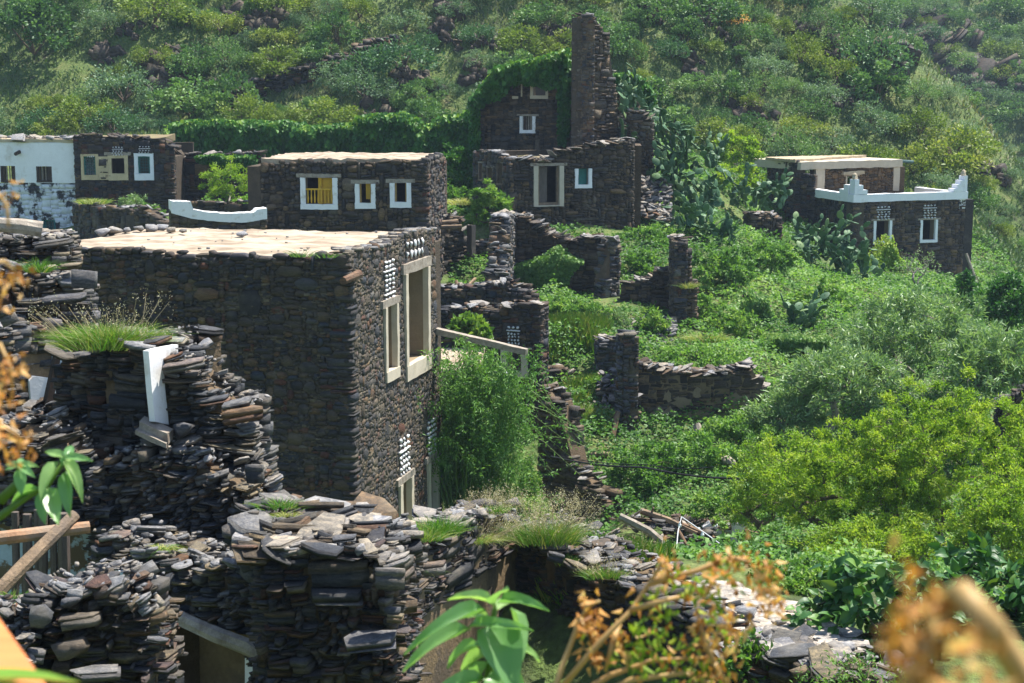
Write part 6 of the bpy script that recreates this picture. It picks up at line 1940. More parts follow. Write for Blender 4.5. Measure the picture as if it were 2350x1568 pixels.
def ivy_all():
    R = np.random.default_rng(111)
    def wall_core(A, B, prof, zb, label):
        t = thing('ivy_wall', label, 'wall', P(A[0], A[1], A[2]))
        fr = Frame.px(A, B); tp = fr.prof(prof)
        core_mesh(fr, tp, zb, fr.L, .5, [], M_MUDDARK, inset=0).build('wall', M_DARK, t)
        return t, fr, tp
    specs = [((412, 320, 70.5), (692, 320, 70.0), [(412, 282), (440, 278), (560, 280), (692, 285)], 352, 'long garden wall entirely smothered in dark ivy behind the broken wall', 7000),
             ((688, 330, 68.5), (842, 330, 68), [(688, 292), (760, 290), (842, 283)], 360, 'ivy smothered wall stub behind the shutter house roof', 4500),
             ((836, 320, 67), (992, 320, 66), [(836, 268), (870, 263), (930, 263), (960, 275), (992, 330)], 360, 'tall ivy mound behind the right half of the shutter house', 6500),
             ((1000, 330, 66), (1105, 330, 65), [(1000, 285), (1030, 268), (1070, 262), (1105, 250)], 400, 'ivy mound filling the gap left of the ivy tower', 6000)]
    for A, B, prof, yb, lab, n in specs:
        t, fr, tp = wall_core(A, B, prof, 3.5, lab)
        zb = fr.hit((A[0] + B[0]) / 2, yb)[1]
        o = vine_sheet('ivy', None, [(fr, lambda s, zb=zb: zb, lambda s, tp=tp: tp(s) + .15, -.2, fr.L + .2, 0)], n, R, .55, .19, tb=.42)
        o.parent = t; o.location = -WT[t.name]
        for k in ('category', 'kind'):
            if k in o: del o[k]
    fr = Frame.px((1103, 280, 61.5), (1312, 280, 60.5))
    hi = fr.prof([(1100, 215), (1115, 195), (1140, 152), (1175, 140), (1240, 128), (1312, 108)]); lo = fr.prof([(1100, 240), (1130, 222), (1160, 215), (1190, 200), (1240, 190), (1285, 215), (1312, 260)])
    vine_sheet('ivy', 'thick dark ivy with yellowish tips hanging over the top of the square tower', [(fr, lo, hi, -.1, fr.L, 0.1)], 9000, R, .7, .19)
    lo2 = fr.prof([(1284, 330), (1318, 330)]); hi2 = fr.prof([(1284, 130), (1318, 115)])
    vine_sheet('ivy', 'narrow ivy strand climbing the left flank of the tall pillar', [(fr, lo2, hi2, fr.hit(1288, 250)[0], fr.hit(1312, 250)[0], .25)], 1600, R, .25, .12)
    fr = Frame.px((1098, 300, 61.4), (1106, 300, 61.2)); vine_sheet('ivy', 'thin ivy strand on the left corner of the square tower', [(fr, lambda s: fr.hit(1100, 350)[1], lambda s: fr.hit(1100, 220)[1], -.2, .35, .1)], 700, R, .2, .12)
    fr = Frame.px((1393, 200, 60.4), (1478, 200, 62.5))
    vine_sheet('ivy', 'ivy sprawling over the wall stub right of the tall pillar', [(fr, fr.prof([(1400, 190), (1440, 225), (1478, 250)]), fr.prof([(1400, 165), (1440, 160), (1478, 215)]), 0, fr.L, .1)], 2600, R, .45, .14)
    fr = Frame.px((1167, 600, 50.5), (1400, 600, 50.0))
    vine_sheet('vine', 'bright green vine curtain hanging on the ragged wall in mid village', [(fr, fr.prof([(1180, 640), (1230, 650), (1260, 690), (1300, 685), (1310, 640), (1335, 600)]), fr.prof([(1180, 600), (1220, 590), (1255, 570), (1285, 555), (1310, 580), (1335, 590)]), fr.hit(1178, 620)[0], fr.hit(1338, 620)[0], .25)], 5200, R, .4, .1, M_COVER, 'vine', tb=.5, yellow_top=False)
    fr = Frame.px((1545, 700, 46.3), (1610, 700, 46.7))
    fr = Frame.px((596, 420, 60.9), (460, 420, 61.7))
    vine_sheet('ivy', 'ivy trailing over the broken wall beside the shutter house', [(fr, fr.prof([(460, 372), (520, 385), (596, 400)]), fr.prof([(460, 352), (520, 350), (596, 350)]), 0, fr.L, .05)], 2600, R, .25, .12)
    fr = Frame.px((1690, 720, 47.6), (1760, 720, 48))
    vine_sheet('vine', 'vines wrapping the short stone pillar', [(fr, lambda s: fr.hit(1720, 790)[1], fr.prof([(1690, 680), (1712, 655), (1745, 665), (1760, 700)]), 0, fr.L, .05)], 2200, R, .3, .1, M_COVER, 'vine')
    fr = Frame.px((1760, 800, 45.2), (1900, 800, 45.2))
    vine_sheet('vine', 'vines overhanging the black buried doorway', [(fr, fr.prof([(1760, 830), (1785, 800), (1870, 798), (1900, 840)]), fr.prof([(1760, 760), (1900, 765)]), 0, fr.L, .1)], 3000, R, .3, .1, M_COVER, 'vine')
    fr = Frame.px((1925, 600, 64.5), (2065, 600, 65.5))
    vine_sheet('ivy', 'leafy creeper climbing to the left window of the parapet house', [(fr, fr.prof([(1985, 640), (2065, 640)]), fr.prof([(1985, 590), (2010, 560), (2035, 530), (2050, 580), (2065, 610)]), fr.hit(1990, 600)[0], fr.hit(2060, 600)[0], .1)], 2200, R, .45, .11, M_BRIGHT)


ivy_all()


# ------------------------------------------------------------------ prickly pears
def pad_mesh():
    V, Fc = [], []
    nu, nv = 10, 4
    for j in range(nv + 1):
        for i in range(nu):
            a = 2 * math.pi * i / nu; f = math.cos((j / nv - .5) * math.pi * .98); y = math.sin((j / nv - .5) * math.pi)
            r = .5 * f ** .6
            V.append((math.cos(a) * r * (.74 - .10 * math.sin(a)), y * .5, .5 + math.sin(a) * r))
    for j in range(nv):
        for i in range(nu): Fc.append((j * nu + i, j * nu + (i + 1) % nu, (j + 1) * nu + (i + 1) % nu, (j + 1) * nu + i))
    me = bpy.data.meshes.new('pad'); me.from_pydata(V, [], Fc); me.materials.append(M_CACTUS)
    me.polygons.foreach_set('use_smooth', [True] * len(Fc))
    at = me.attributes.new('tint', 'FLOAT', 'POINT'); at.data.foreach_set('value', [.5] * len(V))
    me.update(); return me


PAD = pad_mesh()


def prickly_pear(px, py, Y, w, h, n0, label, R, size=.30):
    b = P(px, py, Y); b.z = min(b.z, gz(b.x, b.y) + .1) if True else b.z
    b.z = P(px, py, Y).z
    t = thing('prickly_pear', label, 'cactus', b)
    act = []; n = int(n0 * 1.3)
    for i in range(max(3, n // 9)):
        p = b + Vector((R.uniform(-.5, .5) * w, R.uniform(-.35, .35) * w, R.uniform(-.2, .1)))
        act.append((p, Vector((R.normal(0, .3), R.normal(0, .3), 1)).normalized(), R.uniform(0, 3.14), 0))
    pads = []
    while len(pads) < n and act:
        i = int(R.integers(0, len(act))); p, d, yaw, g = act.pop(i)
        s = size * R.uniform(.7, 1.25)
        pads.append((p, d, yaw, s))
        if g > 9: continue
        for c in range(int(R.choice([1, 2, 3], p=[.3, .45, .25]))):
            a = R.normal(0, .65)
            sx = Vector((math.cos(yaw), math.sin(yaw), 0)); sx = (sx - d * sx.dot(d)).normalized()
            nd = (d * math.cos(a) + sx * math.sin(a)); nd = (nd + Vector((R.normal(0, .25), R.normal(0, .25), .1))).normalized()
            np_ = p + d * s * .86 + sx * math.sin(a) * s * .3
            if np_.z > b.z + h or abs(np_.x - b.x) > w * .65: continue
            act.append((np_, nd, yaw + R.normal(0, .8), g + 1))
        if not act and len(pads) < n:
            p = b + Vector((R.uniform(-.5, .5) * w, R.uniform(-.4, .4) * w, R.uniform(-.1, h * .3))); act.append((p, Vector((R.normal(0, .3), R.normal(0, .3), 1)).normalized(), R.uniform(0, 3), 0))
    for (p, d, yaw, s) in pads:
        sx = Vector((math.cos(yaw), math.sin(yaw), 0)); sx = (sx - d * sx.dot(d)).normalized(); n_ = d.cross(sx)
        M = Matrix.Identity(4)
        for r in range(3): M[r][0] = sx[r] * s; M[r][1] = n_[r] * s * .16; M[r][2] = d[r] * s; M[r][3] = p[r]
        o = bpy.data.objects.new('pad', PAD); link(o, t, M)


def cacti():
    R = np.random.default_rng(121)
    for a in [(1430, 250, 60.2, 1.0, 2.0, 60, 'prickly pear right beside the tall pillar, highest of the cactus slope'), (1450, 330, 59.5, 1.3, 1.8, 80, 'prickly pear just right of the tall pillar foot'), (1520, 330, 60, 1.6, 2.0, 110, 'tall prickly pear crowning the cactus slope'),
              (1580, 385, 60, 1.9, 2.4, 150, 'broad prickly pear mass in the middle of the cactus slope'), (1530, 430, 58.5, 1.4, 1.6, 90, 'prickly pear above the grey scree'), (1600, 480, 58, 1.8, 1.8, 130, 'prickly pear below the broad cactus mass'),
              (1560, 545, 56.5, 1.3, 1.5, 80, 'prickly pear hanging over the tall stepped pier'), (1640, 560, 56.5, 1.4, 1.4, 80, 'low prickly pear at the bottom of the cactus slope'), (1715, 470, 63.5, 1.2, 1.6, 70, 'prickly pear left of the dark side wall of the upper storey'),
              (1765, 480, 64.5, 1.2, 1.6, 70, 'prickly pear touching the dark side wall of the upper storey'), (1850, 560, 62, 1.0, 1.2, 50, 'small prickly pear below the dark side wall'), (1915, 600, 59.5, 2.2, 2.0, 170, 'wide prickly pear in front of the parapet house corner'),
              (1960, 650, 58.5, 1.8, 1.4, 90, 'lower prickly pear clump below the parapet house corner'), (1830, 780, 49, 1.1, 1.8, 90, 'prickly pear standing behind the short vine wrapped pillar')]:
        prickly_pear(*a, R=R)


cacti()


# ------------------------------------------------------------------ trees and shrubs grown from a skeleton
def skeleton(R, base, targets, r0=.05, rmin=.006, wander=.12):
    """connects target points to a base; returns branch builder and (mid, tip) of every twig"""
    base = np.array(base, float)
    nodes = [base]; par = [-1]
    order = np.argsort(np.linalg.norm(targets - base, axis=1))
    tips = []
    for i in order:
        t = targets[i]
        nd = np.array(nodes); d = np.linalg.norm(nd - t, axis=1) + .12 * np.linalg.norm(nd - base, axis=1)
        j = int(np.argmin(d)); a = nodes[j]; L_ = np.linalg.norm(t - a)
        m1 = a + (t - a) * .35 + R.normal(0, wander * L_, 3) + np.array([0, 0, .06 * L_]); m2 = a + (t - a) * .7 + R.normal(0, wander * L_ * .7, 3)
        k = len(nodes); nodes += [m1, m2, t]; par += [j, k, k + 1]; tips.append((m2, t))
    cnt = np.ones(len(nodes))
    for i in range(len(nodes) - 1, 0, -1): cnt[par[i]] += cnt[i]
    rad = np.maximum(rmin, r0 * np.sqrt(cnt / cnt[0]))
    mb = MB()
    for i in range(1, len(nodes)):
        j = par[i]
        mb.tube([Vector(nodes[j]), Vector(nodes[i])], [min(rad[j], rad[i] * 1.5), rad[i]], 5 if rad[i] > .015 else 3, cap=False)
    return mb, tips


def grown(name, label, cat, base, cen, rad, nt, nl, ln, wd, mat, R, bark=None, cs=.22, r0=.06, low=-.5, tb=0.0, upb=.6, group=None, droop=.1, dirv=0.0):
    """a tree or shrub: skeleton to points in an ellipsoid, leaves round the twig ends"""
    base = Vector(base); t = thing(name, label, cat, base, group)
    v = rnd_dirs(R, nt * 3); v = v[v[:, 2] > low][:nt]
    tg = np.array(cen) + v * (R.uniform(.35, 1.0, (len(v), 1)) ** .5) * np.array(rad) * (1 + .25 * R.normal(0, 1, (len(v), 1)).clip(-1, 1))
    mb, tips = skeleton(R, base, tg, r0)
    mb.build('trunk', bark or M_BARK, t, recalc=False)
    T = np.array([b for a, b in tips]); A = np.array([a for a, b in tips])
    i = R.integers(0, len(T), nl); f = R.uniform(.3, 1.15, (nl, 1))
    p = A[i] + (T[i] - A[i]) * f + rnd_dirs(R, nl) * cs * R.uniform(.1, 1, (nl, 1)) * np.array([1, 1, .75])
    o = unit(p - (np.array(cen) - np.array([0, 0, rad[2] * .4])))
    d = unit(o * .7 + rnd_dirs(R, nl) * .9 + np.array([0, 0, dirv])); nn = unit(rnd_dirs(R, nl) * .75 + np.array([0, 0, upb]))
    ct = R.random(len(T))[i]
    L_ = ln * R.uniform(.65, 1.3, nl)
    me = leaf_mesh('crown', p, d, nn, L_, L_ * wd, np.clip(.5 * ct + .5 * R.random(nl) + tb, 0, 1), mat, droop=droop)
    mesh_obj('crown', me, t)
    return t


def trees():
    R = np.random.default_rng(131)
    def at(px, py, Y): return P(px, py, Y)
    def gb(px, Y):
        x = (px - 1175) / F_PX * Y; return Vector((x, Y, gz(x, Y) - .1))
    # bright fine-leaved trees
    for (px, py, Y, rx, rz, nl, lab) in [(1960, 1130, 27.5, 1.55, 1.15, 42000, 'bright yellow green fine leaved tree, left of the pair on the right'), (2210, 1085, 27, 1.75, 1.45, 52000, 'largest bright green fine leaved tree near the right edge'),
                                         (1800, 1130, 30, 1.0, 1.0, 16000, 'slender bright green tree beside the black cable'), (2330, 1230, 24.5, 1.0, 1.0, 20000, 'bright green tree cut by the right edge above the big leaved bush'), (2010, 1270, 25.5, 1.1, .55, 16000, 'low bright green growth in front of the fine leaved trees')]:
        grown('fine_leaved_tree', lab, 'tree', gb(px, Y), at(px, py, Y), (rx, rx * .8, rz), 330, nl, .06, .42, M_BRIGHT, R, M_TWIGB, cs=.15, r0=.07)
    # grey-green trees with bare twigs
    for (px, py, Y, rx, rz, nl, lab) in [(2110, 790, 40, 2.0, 1.15, 15000, 'grey green long leaved tree with bare grey twigs below the parapet house'), (1950, 880, 37.5, 1.3, .8, 8000, 'lower grey green tree with tangled twigs left of its larger twin'), (2280, 850, 37, 1.2, 1.0, 9000, 'grey green tree near the right edge above the bright trees'), (1800, 950, 38, .8, .5, 3500, 'sparse grey twiggy shrub right of the plastered room wall')]:
        grown('grey_leaved_tree', lab, 'tree', gb(px, Y), at(px, py, Y), (rx, rx * .8, rz), 260, nl, .16, .24, M_GREY, R, M_TWIG, cs=.22, r0=.1, upb=.3)
    grown('dead_tree', 'bare grey leafless tree against the dark base of the parapet house', 'tree', P(2105, 690, 60), P(2110, 610, 60), (.8, .6, .8), 60, 300, .1, .3, M_GREY, R, M_TWIG, r0=.05)
    grown('leafy_tree', 'dark green rounded tree at the right edge beside the far slope', 'tree', gb(2310, 50), P(2310, 705, 50), (.8, .8, .95), 70, 7000, .12, .6, M_IVY2, R, cs=.3)
    grown('leafy_tree', 'narrow dark ivy clad stump between grey tree and leaning pole', 'tree', gb(2215, 54), P(2215, 690, 54), (.35, .35, .9), 40, 3000, .11, .7, M_IVY2, R, cs=.2)
    # shrubs: px, py, depth, rx, rz, leaves, length, aspect, material, label
    S = [(530, 425, 58, 1.0, .8, 4500, .09, .4, M_BRIGHT, 'pale yellow green feathery bush between the broken wall and shutter house'),
         (1125, 475, 54, .62, .95, 4000, .16, .3, M_COVER2, 'upright dark leafy shrub left of the doorway house'),
         (1045, 455, 58, .6, .35, 1800, .12, .5, M_COVER2, 'small green shrub between the shutter house and the doorway house'),
         (1345, 735, 45.8, .75, .55, 4500, .09, .5, M_COVER2, 'round bright green bush in front of the vine draped ruin'),
         (1290, 715, 46.4, .7, .45, 3500, .09, .5, M_COVER2, 'green bush on the grassy terrace beside the quartz window house'),
         (1500, 745, 45.6, .4, .4, 1500, .12, .35, M_COVER2, 'small leafy shrub growing from the rubble before the stepped pier'),
         (1410, 740, 45.8, .45, .35, 1300, .08, .4, M_GREY, 'thin yellowish weed clump right of the round green bush'),
         (1690, 350, 70, 1.1, .8, 4500, .13, .5, M_BRIGHT, 'bright green bush above the cactus slope'),
         (1690, 420, 66, .9, .8, 3500, .12, .5, M_BRIGHT, 'yellow green bush between two prickly pears'),
         (1660, 625, 51, .9, .7, 4500, .11, .6, M_COVER2, 'leafy green shrub just right of the stepped pier'),
         (1760, 590, 54, 1.0, .6, 4500, .11, .6, M_COVER2, 'green shrub midway up the creeper slope'),
         (1880, 690, 51, 1.0, .6, 4500, .11, .6, M_COVER2, 'green shrub below the wide prickly pear'),
         (1620, 720, 48, .6, .5, 2500, .1, .6, M_COVER2, 'leafy shrub at the foot of the stepped pier'),
         (1690, 760, 46.5, .8, .5, 3500, .1, .6, M_COVER2, 'low leafy shrub left of the buried doorway'),
         (1600, 830, 43.4, 1.6, .3, 5000, .09, .6, M_COVER2, 'leafy weeds growing behind the slate topped wall'),
         (1690, 1010, 38.5, 1.2, .6, 6000, .09, .6, M_COVER2, 'green shrub mass in front of the plastered room wall'),
         (1620, 1060, 36.5, 1.0, .55, 5000, .09, .6, M_COVER2, 'green shrub behind the black cable'),
         (1480, 1080, 36, .9, .55, 4500, .09, .6, M_COVER2, 'green weeds right of the stepping brown wall'),
         (1760, 1040, 37, .8, .6, 4000, .08, .5, M_COVER2, 'dark leafy bush left of the bright trees'),
         (1650, 1180, 33, .8, .45, 4000, .08, .6, M_COVER2, 'green weeds behind the log pile'),
         (1760, 1290, 28, .8, .5, 4000, .07, .6, M_COVER2, 'green weeds between the log pile and the paved path'),
         (1450, 620, 52, .9, .6, 4000, .11, .6, M_COVER2, 'bright green creepers right of the vine draped ruin'),
         (1480, 555, 54.5, .9, .5, 3800, .11, .6, M_COVER2, 'green creepers below the slate scree'),
         (1370, 900, 41.8, .45, .45, 2200, .09, .6, M_COVER2, 'dark green creeper beside the thin upright wall end'),
         (310, 475, 57, .45, .4, 1800, .1, .3, M_GREY, 'small grey green shrub on the low wall below the quartz windows'),
         (340, 495, 54.5, .4, .3, 900, .16, .5, M_COVER2, 'spiny leaved green plant draping the low wall below the quartz windows'),
         (570, 470, 53, .5, .2, 900, .16, .5, M_COVER2, 'broad leaved weeds behind the white capped parapet'),
         (1050, 375, 63, .9, .6, 3500, .12, .6, M_IVY2, 'ivy hummock between the shutter house roof and the tower'),
         (1040, 420, 60.5, .7, .5, 2500, .12, .6, M_IVY2, 'ivy hummock right of the shutter house corner'),
         (1072, 755, 38.8, .36, .32, 420, .2, .7, M_FIG2, 'large leaved yellow green plant behind the wooden spout'),
         (1105, 775, 38.4, .2, .22, 200, .18, .7, M_FIG2, 'large leaved plant beside the quartz pattern'),
         (1212, 1120, 33.4, .22, .35, 1200, .09, .4, M_COVER2, 'green shrub in the gap between the climbing shrub and the brown stepping wall'),
         (1225, 1185, 31, .4, .28, 2000, .08, .5, M_COVER2, 'low green weeds at the foot of the climbing shrub'),
         (1835, 1322, 16.7, .5, .14, 2600, .05, .6, M_COVER2, 'low green weeds along the far side of the paved path'),
         (1880, 1352, 16.2, .4, .14, 2200, .05, .6, M_COVER2, 'green weeds between the paved path and the large leaved bush'),
         (1660, 1440, 16.2, .35, .3, 700, .07, .7, M_COVER2, 'leafy green weed at the near end of the paved path'),
         (1720, 1530, 13.8, .2, .28, 350, .08, .7, M_COVER2, 'bright green leafy weed growing from the slate wall'),
         (1990, 1560, 12.6, .5, .14, 900, .05, .3, M_COVER2, 'ferny bright weeds along the bottom edge')]
    for (px, py, Y, rx, rz, nl, ln, asp, m, lab) in S:
        c = P(px, py, Y); b = Vector((c.x, c.y, c.z - rz))
        grown('shrub', lab, 'shrub', b, c, (rx, rx * .8, rz), 60, nl, ln, asp, m, R, M_TWIGB if m is not M_BRIGHT else M_TWIG, cs=.2 * max(.6, rx), r0=.035, low=-.6)
    # tall climbing shrub with trailing stems beside the big house
    b = P(1110, 1200, 33.0)
    t = thing('climbing_shrub', 'tall trailing shrub with long wispy stems against the big stone house', 'shrub', b)
    mb = MB(); Pp, Dd, Nn, Tt = [], [], [], []
    for i in range(330):
        x0 = R.uniform(1020, 1165); y1 = R.uniform(0, 1) ** 1.2
        top_y = 815 + 270 * y1 + max(0, (x0 - 1100)) * 1.0 + max(0, (1065 - x0)) * 1.8
        a = P(x0, 1190, 33.2 + R.normal(0, .4)); b2 = P(x0 + R.normal(0, 45) - 5, top_y, 33.0 + R.normal(0, .5))
        over = R.random() < .5
        e = b2 + Vector((R.uniform(-.3, .5) if over else R.normal(0, .3), R.normal(0, .35) - .15, -R.uniform(-.15, .55)))
        if i < 26: e = P(x0 + R.uniform(120, 260), R.uniform(1000, 1110), 32.4)
        pts = []
        for k in range(9):
            f = k / 8
            q = a * (1 - f) ** 2 + (b2 + (b2 - (a + e) / 2) * .9) * (2 * f * (1 - f)) + e * f ** 2
            pts.append(q + Vector((R.normal(0, .03), R.normal(0, .03), R.normal(0, .03))))
        mb.tube(pts, [.010 - .0008 * k for k in range(9)], 3, cap=False)
        pa = np.array([tuple(q) for q in pts])
        nl = 85 if i >= 26 else 60
        fi = R.uniform(2.2, 7.99, nl); k = fi.astype(int); fr_ = (fi - k)[:, None]
        p = pa[k] * (1 - fr_) + pa[k + 1] * fr_ + R.normal(0, .05 if i >= 26 else .03, (nl, 3))
        Pp.append(p); Dd.append(unit(unit(pa[k + 1] - pa[k]) * .6 + rnd_dirs(R, nl) * 1.0 + np.array([0, 0, .05]))); Nn.append(unit(rnd_dirs(R, nl) * .7 + np.array([0, -.2, .6]))); Tt.append(.5 * R.random() + .5 * R.random(nl))
    mb.build('stems', M_STEM, t, recalc=False)
    p = np.concatenate(Pp); n = len(p); L_ = R.uniform(.06, .12, n)
    mesh_obj('foliage', leaf_mesh('foliage', p, np.concatenate(Dd), np.concatenate(Nn), L_, L_ * .3, np.concatenate(Tt), M_CLIMB), t)


M_TWIGB = plain_mat('brown_twig', (.13, .10, .07), .3, 8, .9, .004, .4)
M_IVY2 = leaf_mat('dark_leaf', [(0, (.02, .07, .016)), (.4, (.04, .12, .022)), (.75, (.07, .165, .03)), (1, (.15, .23, .04))], .3, objvar=0)
M_COVER2 = leaf_mat('shrub_leaf', [(0, (.045, .12, .025)), (.35, (.08, .19, .035)), (.65, (.125, .26, .05)), (1, (.22, .34, .08))], .38, objvar=.2, sat=(1.18, 1.08, 1.1))
M_CLIMB = leaf_mat('climber_leaf', [(0, (.06, .14, .035)), (.4, (.11, .215, .055)), (.75, (.16, .275, .08)), (1, (.25, .34, .14))], .35, objvar=0)
M_FIG2 = leaf_mat('pale_broad_leaf', [(0, (.07, .13, .03)), (.5, (.12, .20, .04)), (1, (.22, .27, .07))], .35, objvar=0)
trees()


# ------------------------------------------------------------------ big leaves
def leaf_template(nl=6, curl=.18, fold=.12, heart=0.0, seed=0):
    """single leaf along +z, front along -y; open mesh of about 30 triangles"""
    V, Fc = [], []
    for i in range(nl + 1):
        f = i / nl
        w = (math.sin(math.pi * min(1, f ** (.75 - heart * .25) * .98 + .01)) ** (.85)) * .5 + .004
        z = f - .5; y = curl * (f * f) * 1.0
        for k, c in enumerate((-1, -.5, 0, .5, 1)):
            V.append((c * w, y - fold * abs(c) * w * 1.6 + .02 * math.sin(f * 9 + c * 3), z))
    for i in range(nl):
        for k in range(4):
            a = i * 5 + k
            Fc += [(a, a + 1, a + 6), (a, a + 6, a + 5)]
    return np.array(V), np.array(Fc)


LEAF0 = len(TEMPL)
for q in ((.18, .12, 0), (.3, .2, 0), (.08, .15, .6), (.25, .1, .8), (.4, .18, .3)):
    TEMPL.append(leaf_template(6, q[0], q[1], q[2]))
LEAFMESH = {}


def leaf_obj(parent, a, b, width, nrm, mat, k=0, name='leaf', twist=0.0):
    """one leaf from point a to point b facing nrm"""
    a = Vector(a); b = Vector(b); d = b - a; L_ = d.length; d = d / L_
    n = Vector(nrm); n = (n - d * n.dot(d)).normalized(); s = d.cross(n)
    n2 = n * math.cos(twist) + s * math.sin(twist); s2 = d.cross(n2)
    key = (k, mat.name)
    if key not in LEAFMESH:
        V, Fc = TEMPL[LEAF0 + k]
        me = np_mesh('leaf', V, Fc, [mat], tint=np.full(len(V), .5), smooth=True); LEAFMESH[key] = me
    o = bpy.data.objects.new(name, LEAFMESH[key])
    M = Matrix.Identity(4); c = (a + b) / 2
    for r in range(3): M[r][0] = s2[r] * width; M[r][1] = -n2[r] * L_; M[r][2] = d[r] * L_; M[r][3] = c[r]
    return link(o, parent, M)


def fig_bushes():
    R = np.random.default_rng(141)
    for (px, py, Y, rx, ry, rz, n, lab) in [(2010, 1440, 14.6, .78, .5, .66, 1100, 'dark glossy large leaved bush beside the paved path, left of two'), (2270, 1430, 15.2, .95, .6, .78, 1300, 'dark glossy large leaved bush in the bottom right corner')]:
        c = P(px, py, Y); b = Vector((c.x, c.y + .1, c.z - rz - .1))
        t = thing('large_leaved_bush', lab, 'bush', b)
        v = rnd_dirs(R, 200); v = v[v[:, 2] > -.5][:90]
        tg = np.array(c) + v * (R.uniform(.3, 1, (len(v), 1)) ** .5) * np.array([rx, ry, rz])
        mb, tips = skeleton(R, b, tg, .03, .004); mb.build('trunk', M_TWIGB, t, recalc=False)
        items = []
        for i in range(n):
            m, tp = tips[int(R.integers(0, len(tips)))]
            a = np.array(tp) + R.normal(0, .05, 3)
            o = unit(a - np.array(c)); d = unit(o * .7 + R.normal(0, .6, 3) + np.array([0, -.2, -.25]))
            L_ = R.uniform(.10, .165)
            items.append((a, a + d * L_, L_ * R.uniform(.62, .8), unit(R.normal(0, .4, 3) + np.array([0, -.3, .8])), int(R.choice([2, 3, 4]))))
        vis = sorted(items, key=lambda q: q[0][1])
        for q in vis[:300]: leaf_obj(t, q[0], q[1], q[2], q[3], M_FIG, q[4])
        Vs, Fs, bb = [], [], 0
        for (a, e, w, nr, k) in vis[300:]:
            d = e - a; L_ = np.linalg.norm(d); d = d / L_; nn = unit(nr - d * (nr @ d)); s = np.cross(d, nn)
            A = np.stack([s * w, -nn * L_, d * L_], 1); tv, tf = TEMPL[LEAF0 + k]
            Vs.append(tv @ A.T + (a + e) / 2); Fs.append(tf + bb); bb += len(tv)
        V = np.concatenate(Vs)
        o = mesh_obj('foliage', np_mesh('foliage', V, np.concatenate(Fs), [M_FIG], tint=np.repeat(R.random(len(Vs)), len(TEMPL[LEAF0][0])), smooth=True), t); o['kind'] = 'stuff'


fig_bushes()


# ------------------------------------------------------------------ grass tufts
def tuft(px, py, Y, w, h, n, label, R, tb=.3, spread=.5, seed=0, name='grass_tuft', wd=.006, z=None, seedn=0, droop=.35, depth=.5, cat='grass tuft'):
    c = P(px, py, Y)
    if z is not None: c.z = z
    t = thing(name, label, cat, c)
    bx = R.normal(0, w * .28, n).clip(-w * .5, w * .5); by = R.normal(0, w * .28 * depth, n)
    L_ = h * R.uniform(.4, 1.25, n)
    d0 = unit(np.stack([bx / w * spread * 2 + R.normal(0, .3, n), R.normal(0, .3, n), np.ones(n)], 1))
    side = unit(np.cross(d0, np.stack([R.normal(0, 1, n), R.normal(0, 1, n), np.zeros(n)], 1)))
    p0 = np.stack([bx, by, np.zeros(n)], 1) + np.array(c)
    hz = d0 * np.array([1, 1, 0])
    V = []
    for f in (0, .4, .75, 1.0):
        p = p0 + d0 * (L_ * f)[:, None] + hz * (L_ * f * f * droop * 1.5)[:, None] - np.array([0, 0, 1]) * (L_ * f ** 2.2 * droop)[:, None]
        ww = wd * (1 - f * .9)
        V += [p - side * ww / 2, p + side * ww / 2]
    V = np.stack(V, 1).reshape(-1, 3); b = np.arange(n)[:, None] * 8
    Fc = np.concatenate([b + np.array([[k, k + 1, k + 3, k + 2]]) for k in (0, 2, 4)], 0)
    tint = np.clip(tb + R.normal(0, .2, n) + .35 * (R.random(n) < .25), 0, 1)
    mesh_obj('blades', np_mesh('blades', V, Fc, [M_GRASS], tint=np.repeat(tint, 8)), t)
    if seedn:
        i = R.integers(0, n, seedn)
        k = 40
        tip = p0[i] + d0[i] * (L_[i] * 1.25)[:, None] + hz[i] * (L_[i] * droop * 1.2)[:, None]
        pp = (tip[:, None, :] + R.normal(0, 1, (seedn, 14, 3)) * np.array([.018, .018, .045])).reshape(-1, 3); m = len(pp)
        Ls = R.uniform(.008, .016, m)
        mesh_obj('seed_heads', leaf_mesh('seed_heads', pp, unit(R.normal(0, .5, (m, 3)) + np.array([0, 0, .6])), rnd_dirs(R, m), Ls, Ls * .5, R.random(m), M_SEED), t)
        mb = MB()
        for q in range(0, seedn, max(1, seedn // 60)): mb.tube([Vector(p0[i[q]]), Vector((p0[i[q]] + tip[q]) / 2), Vector(tip[q])], .0022, 3, cap=False)
        mb.build('stalks', M_SEED, t, recalc=False)
    return t


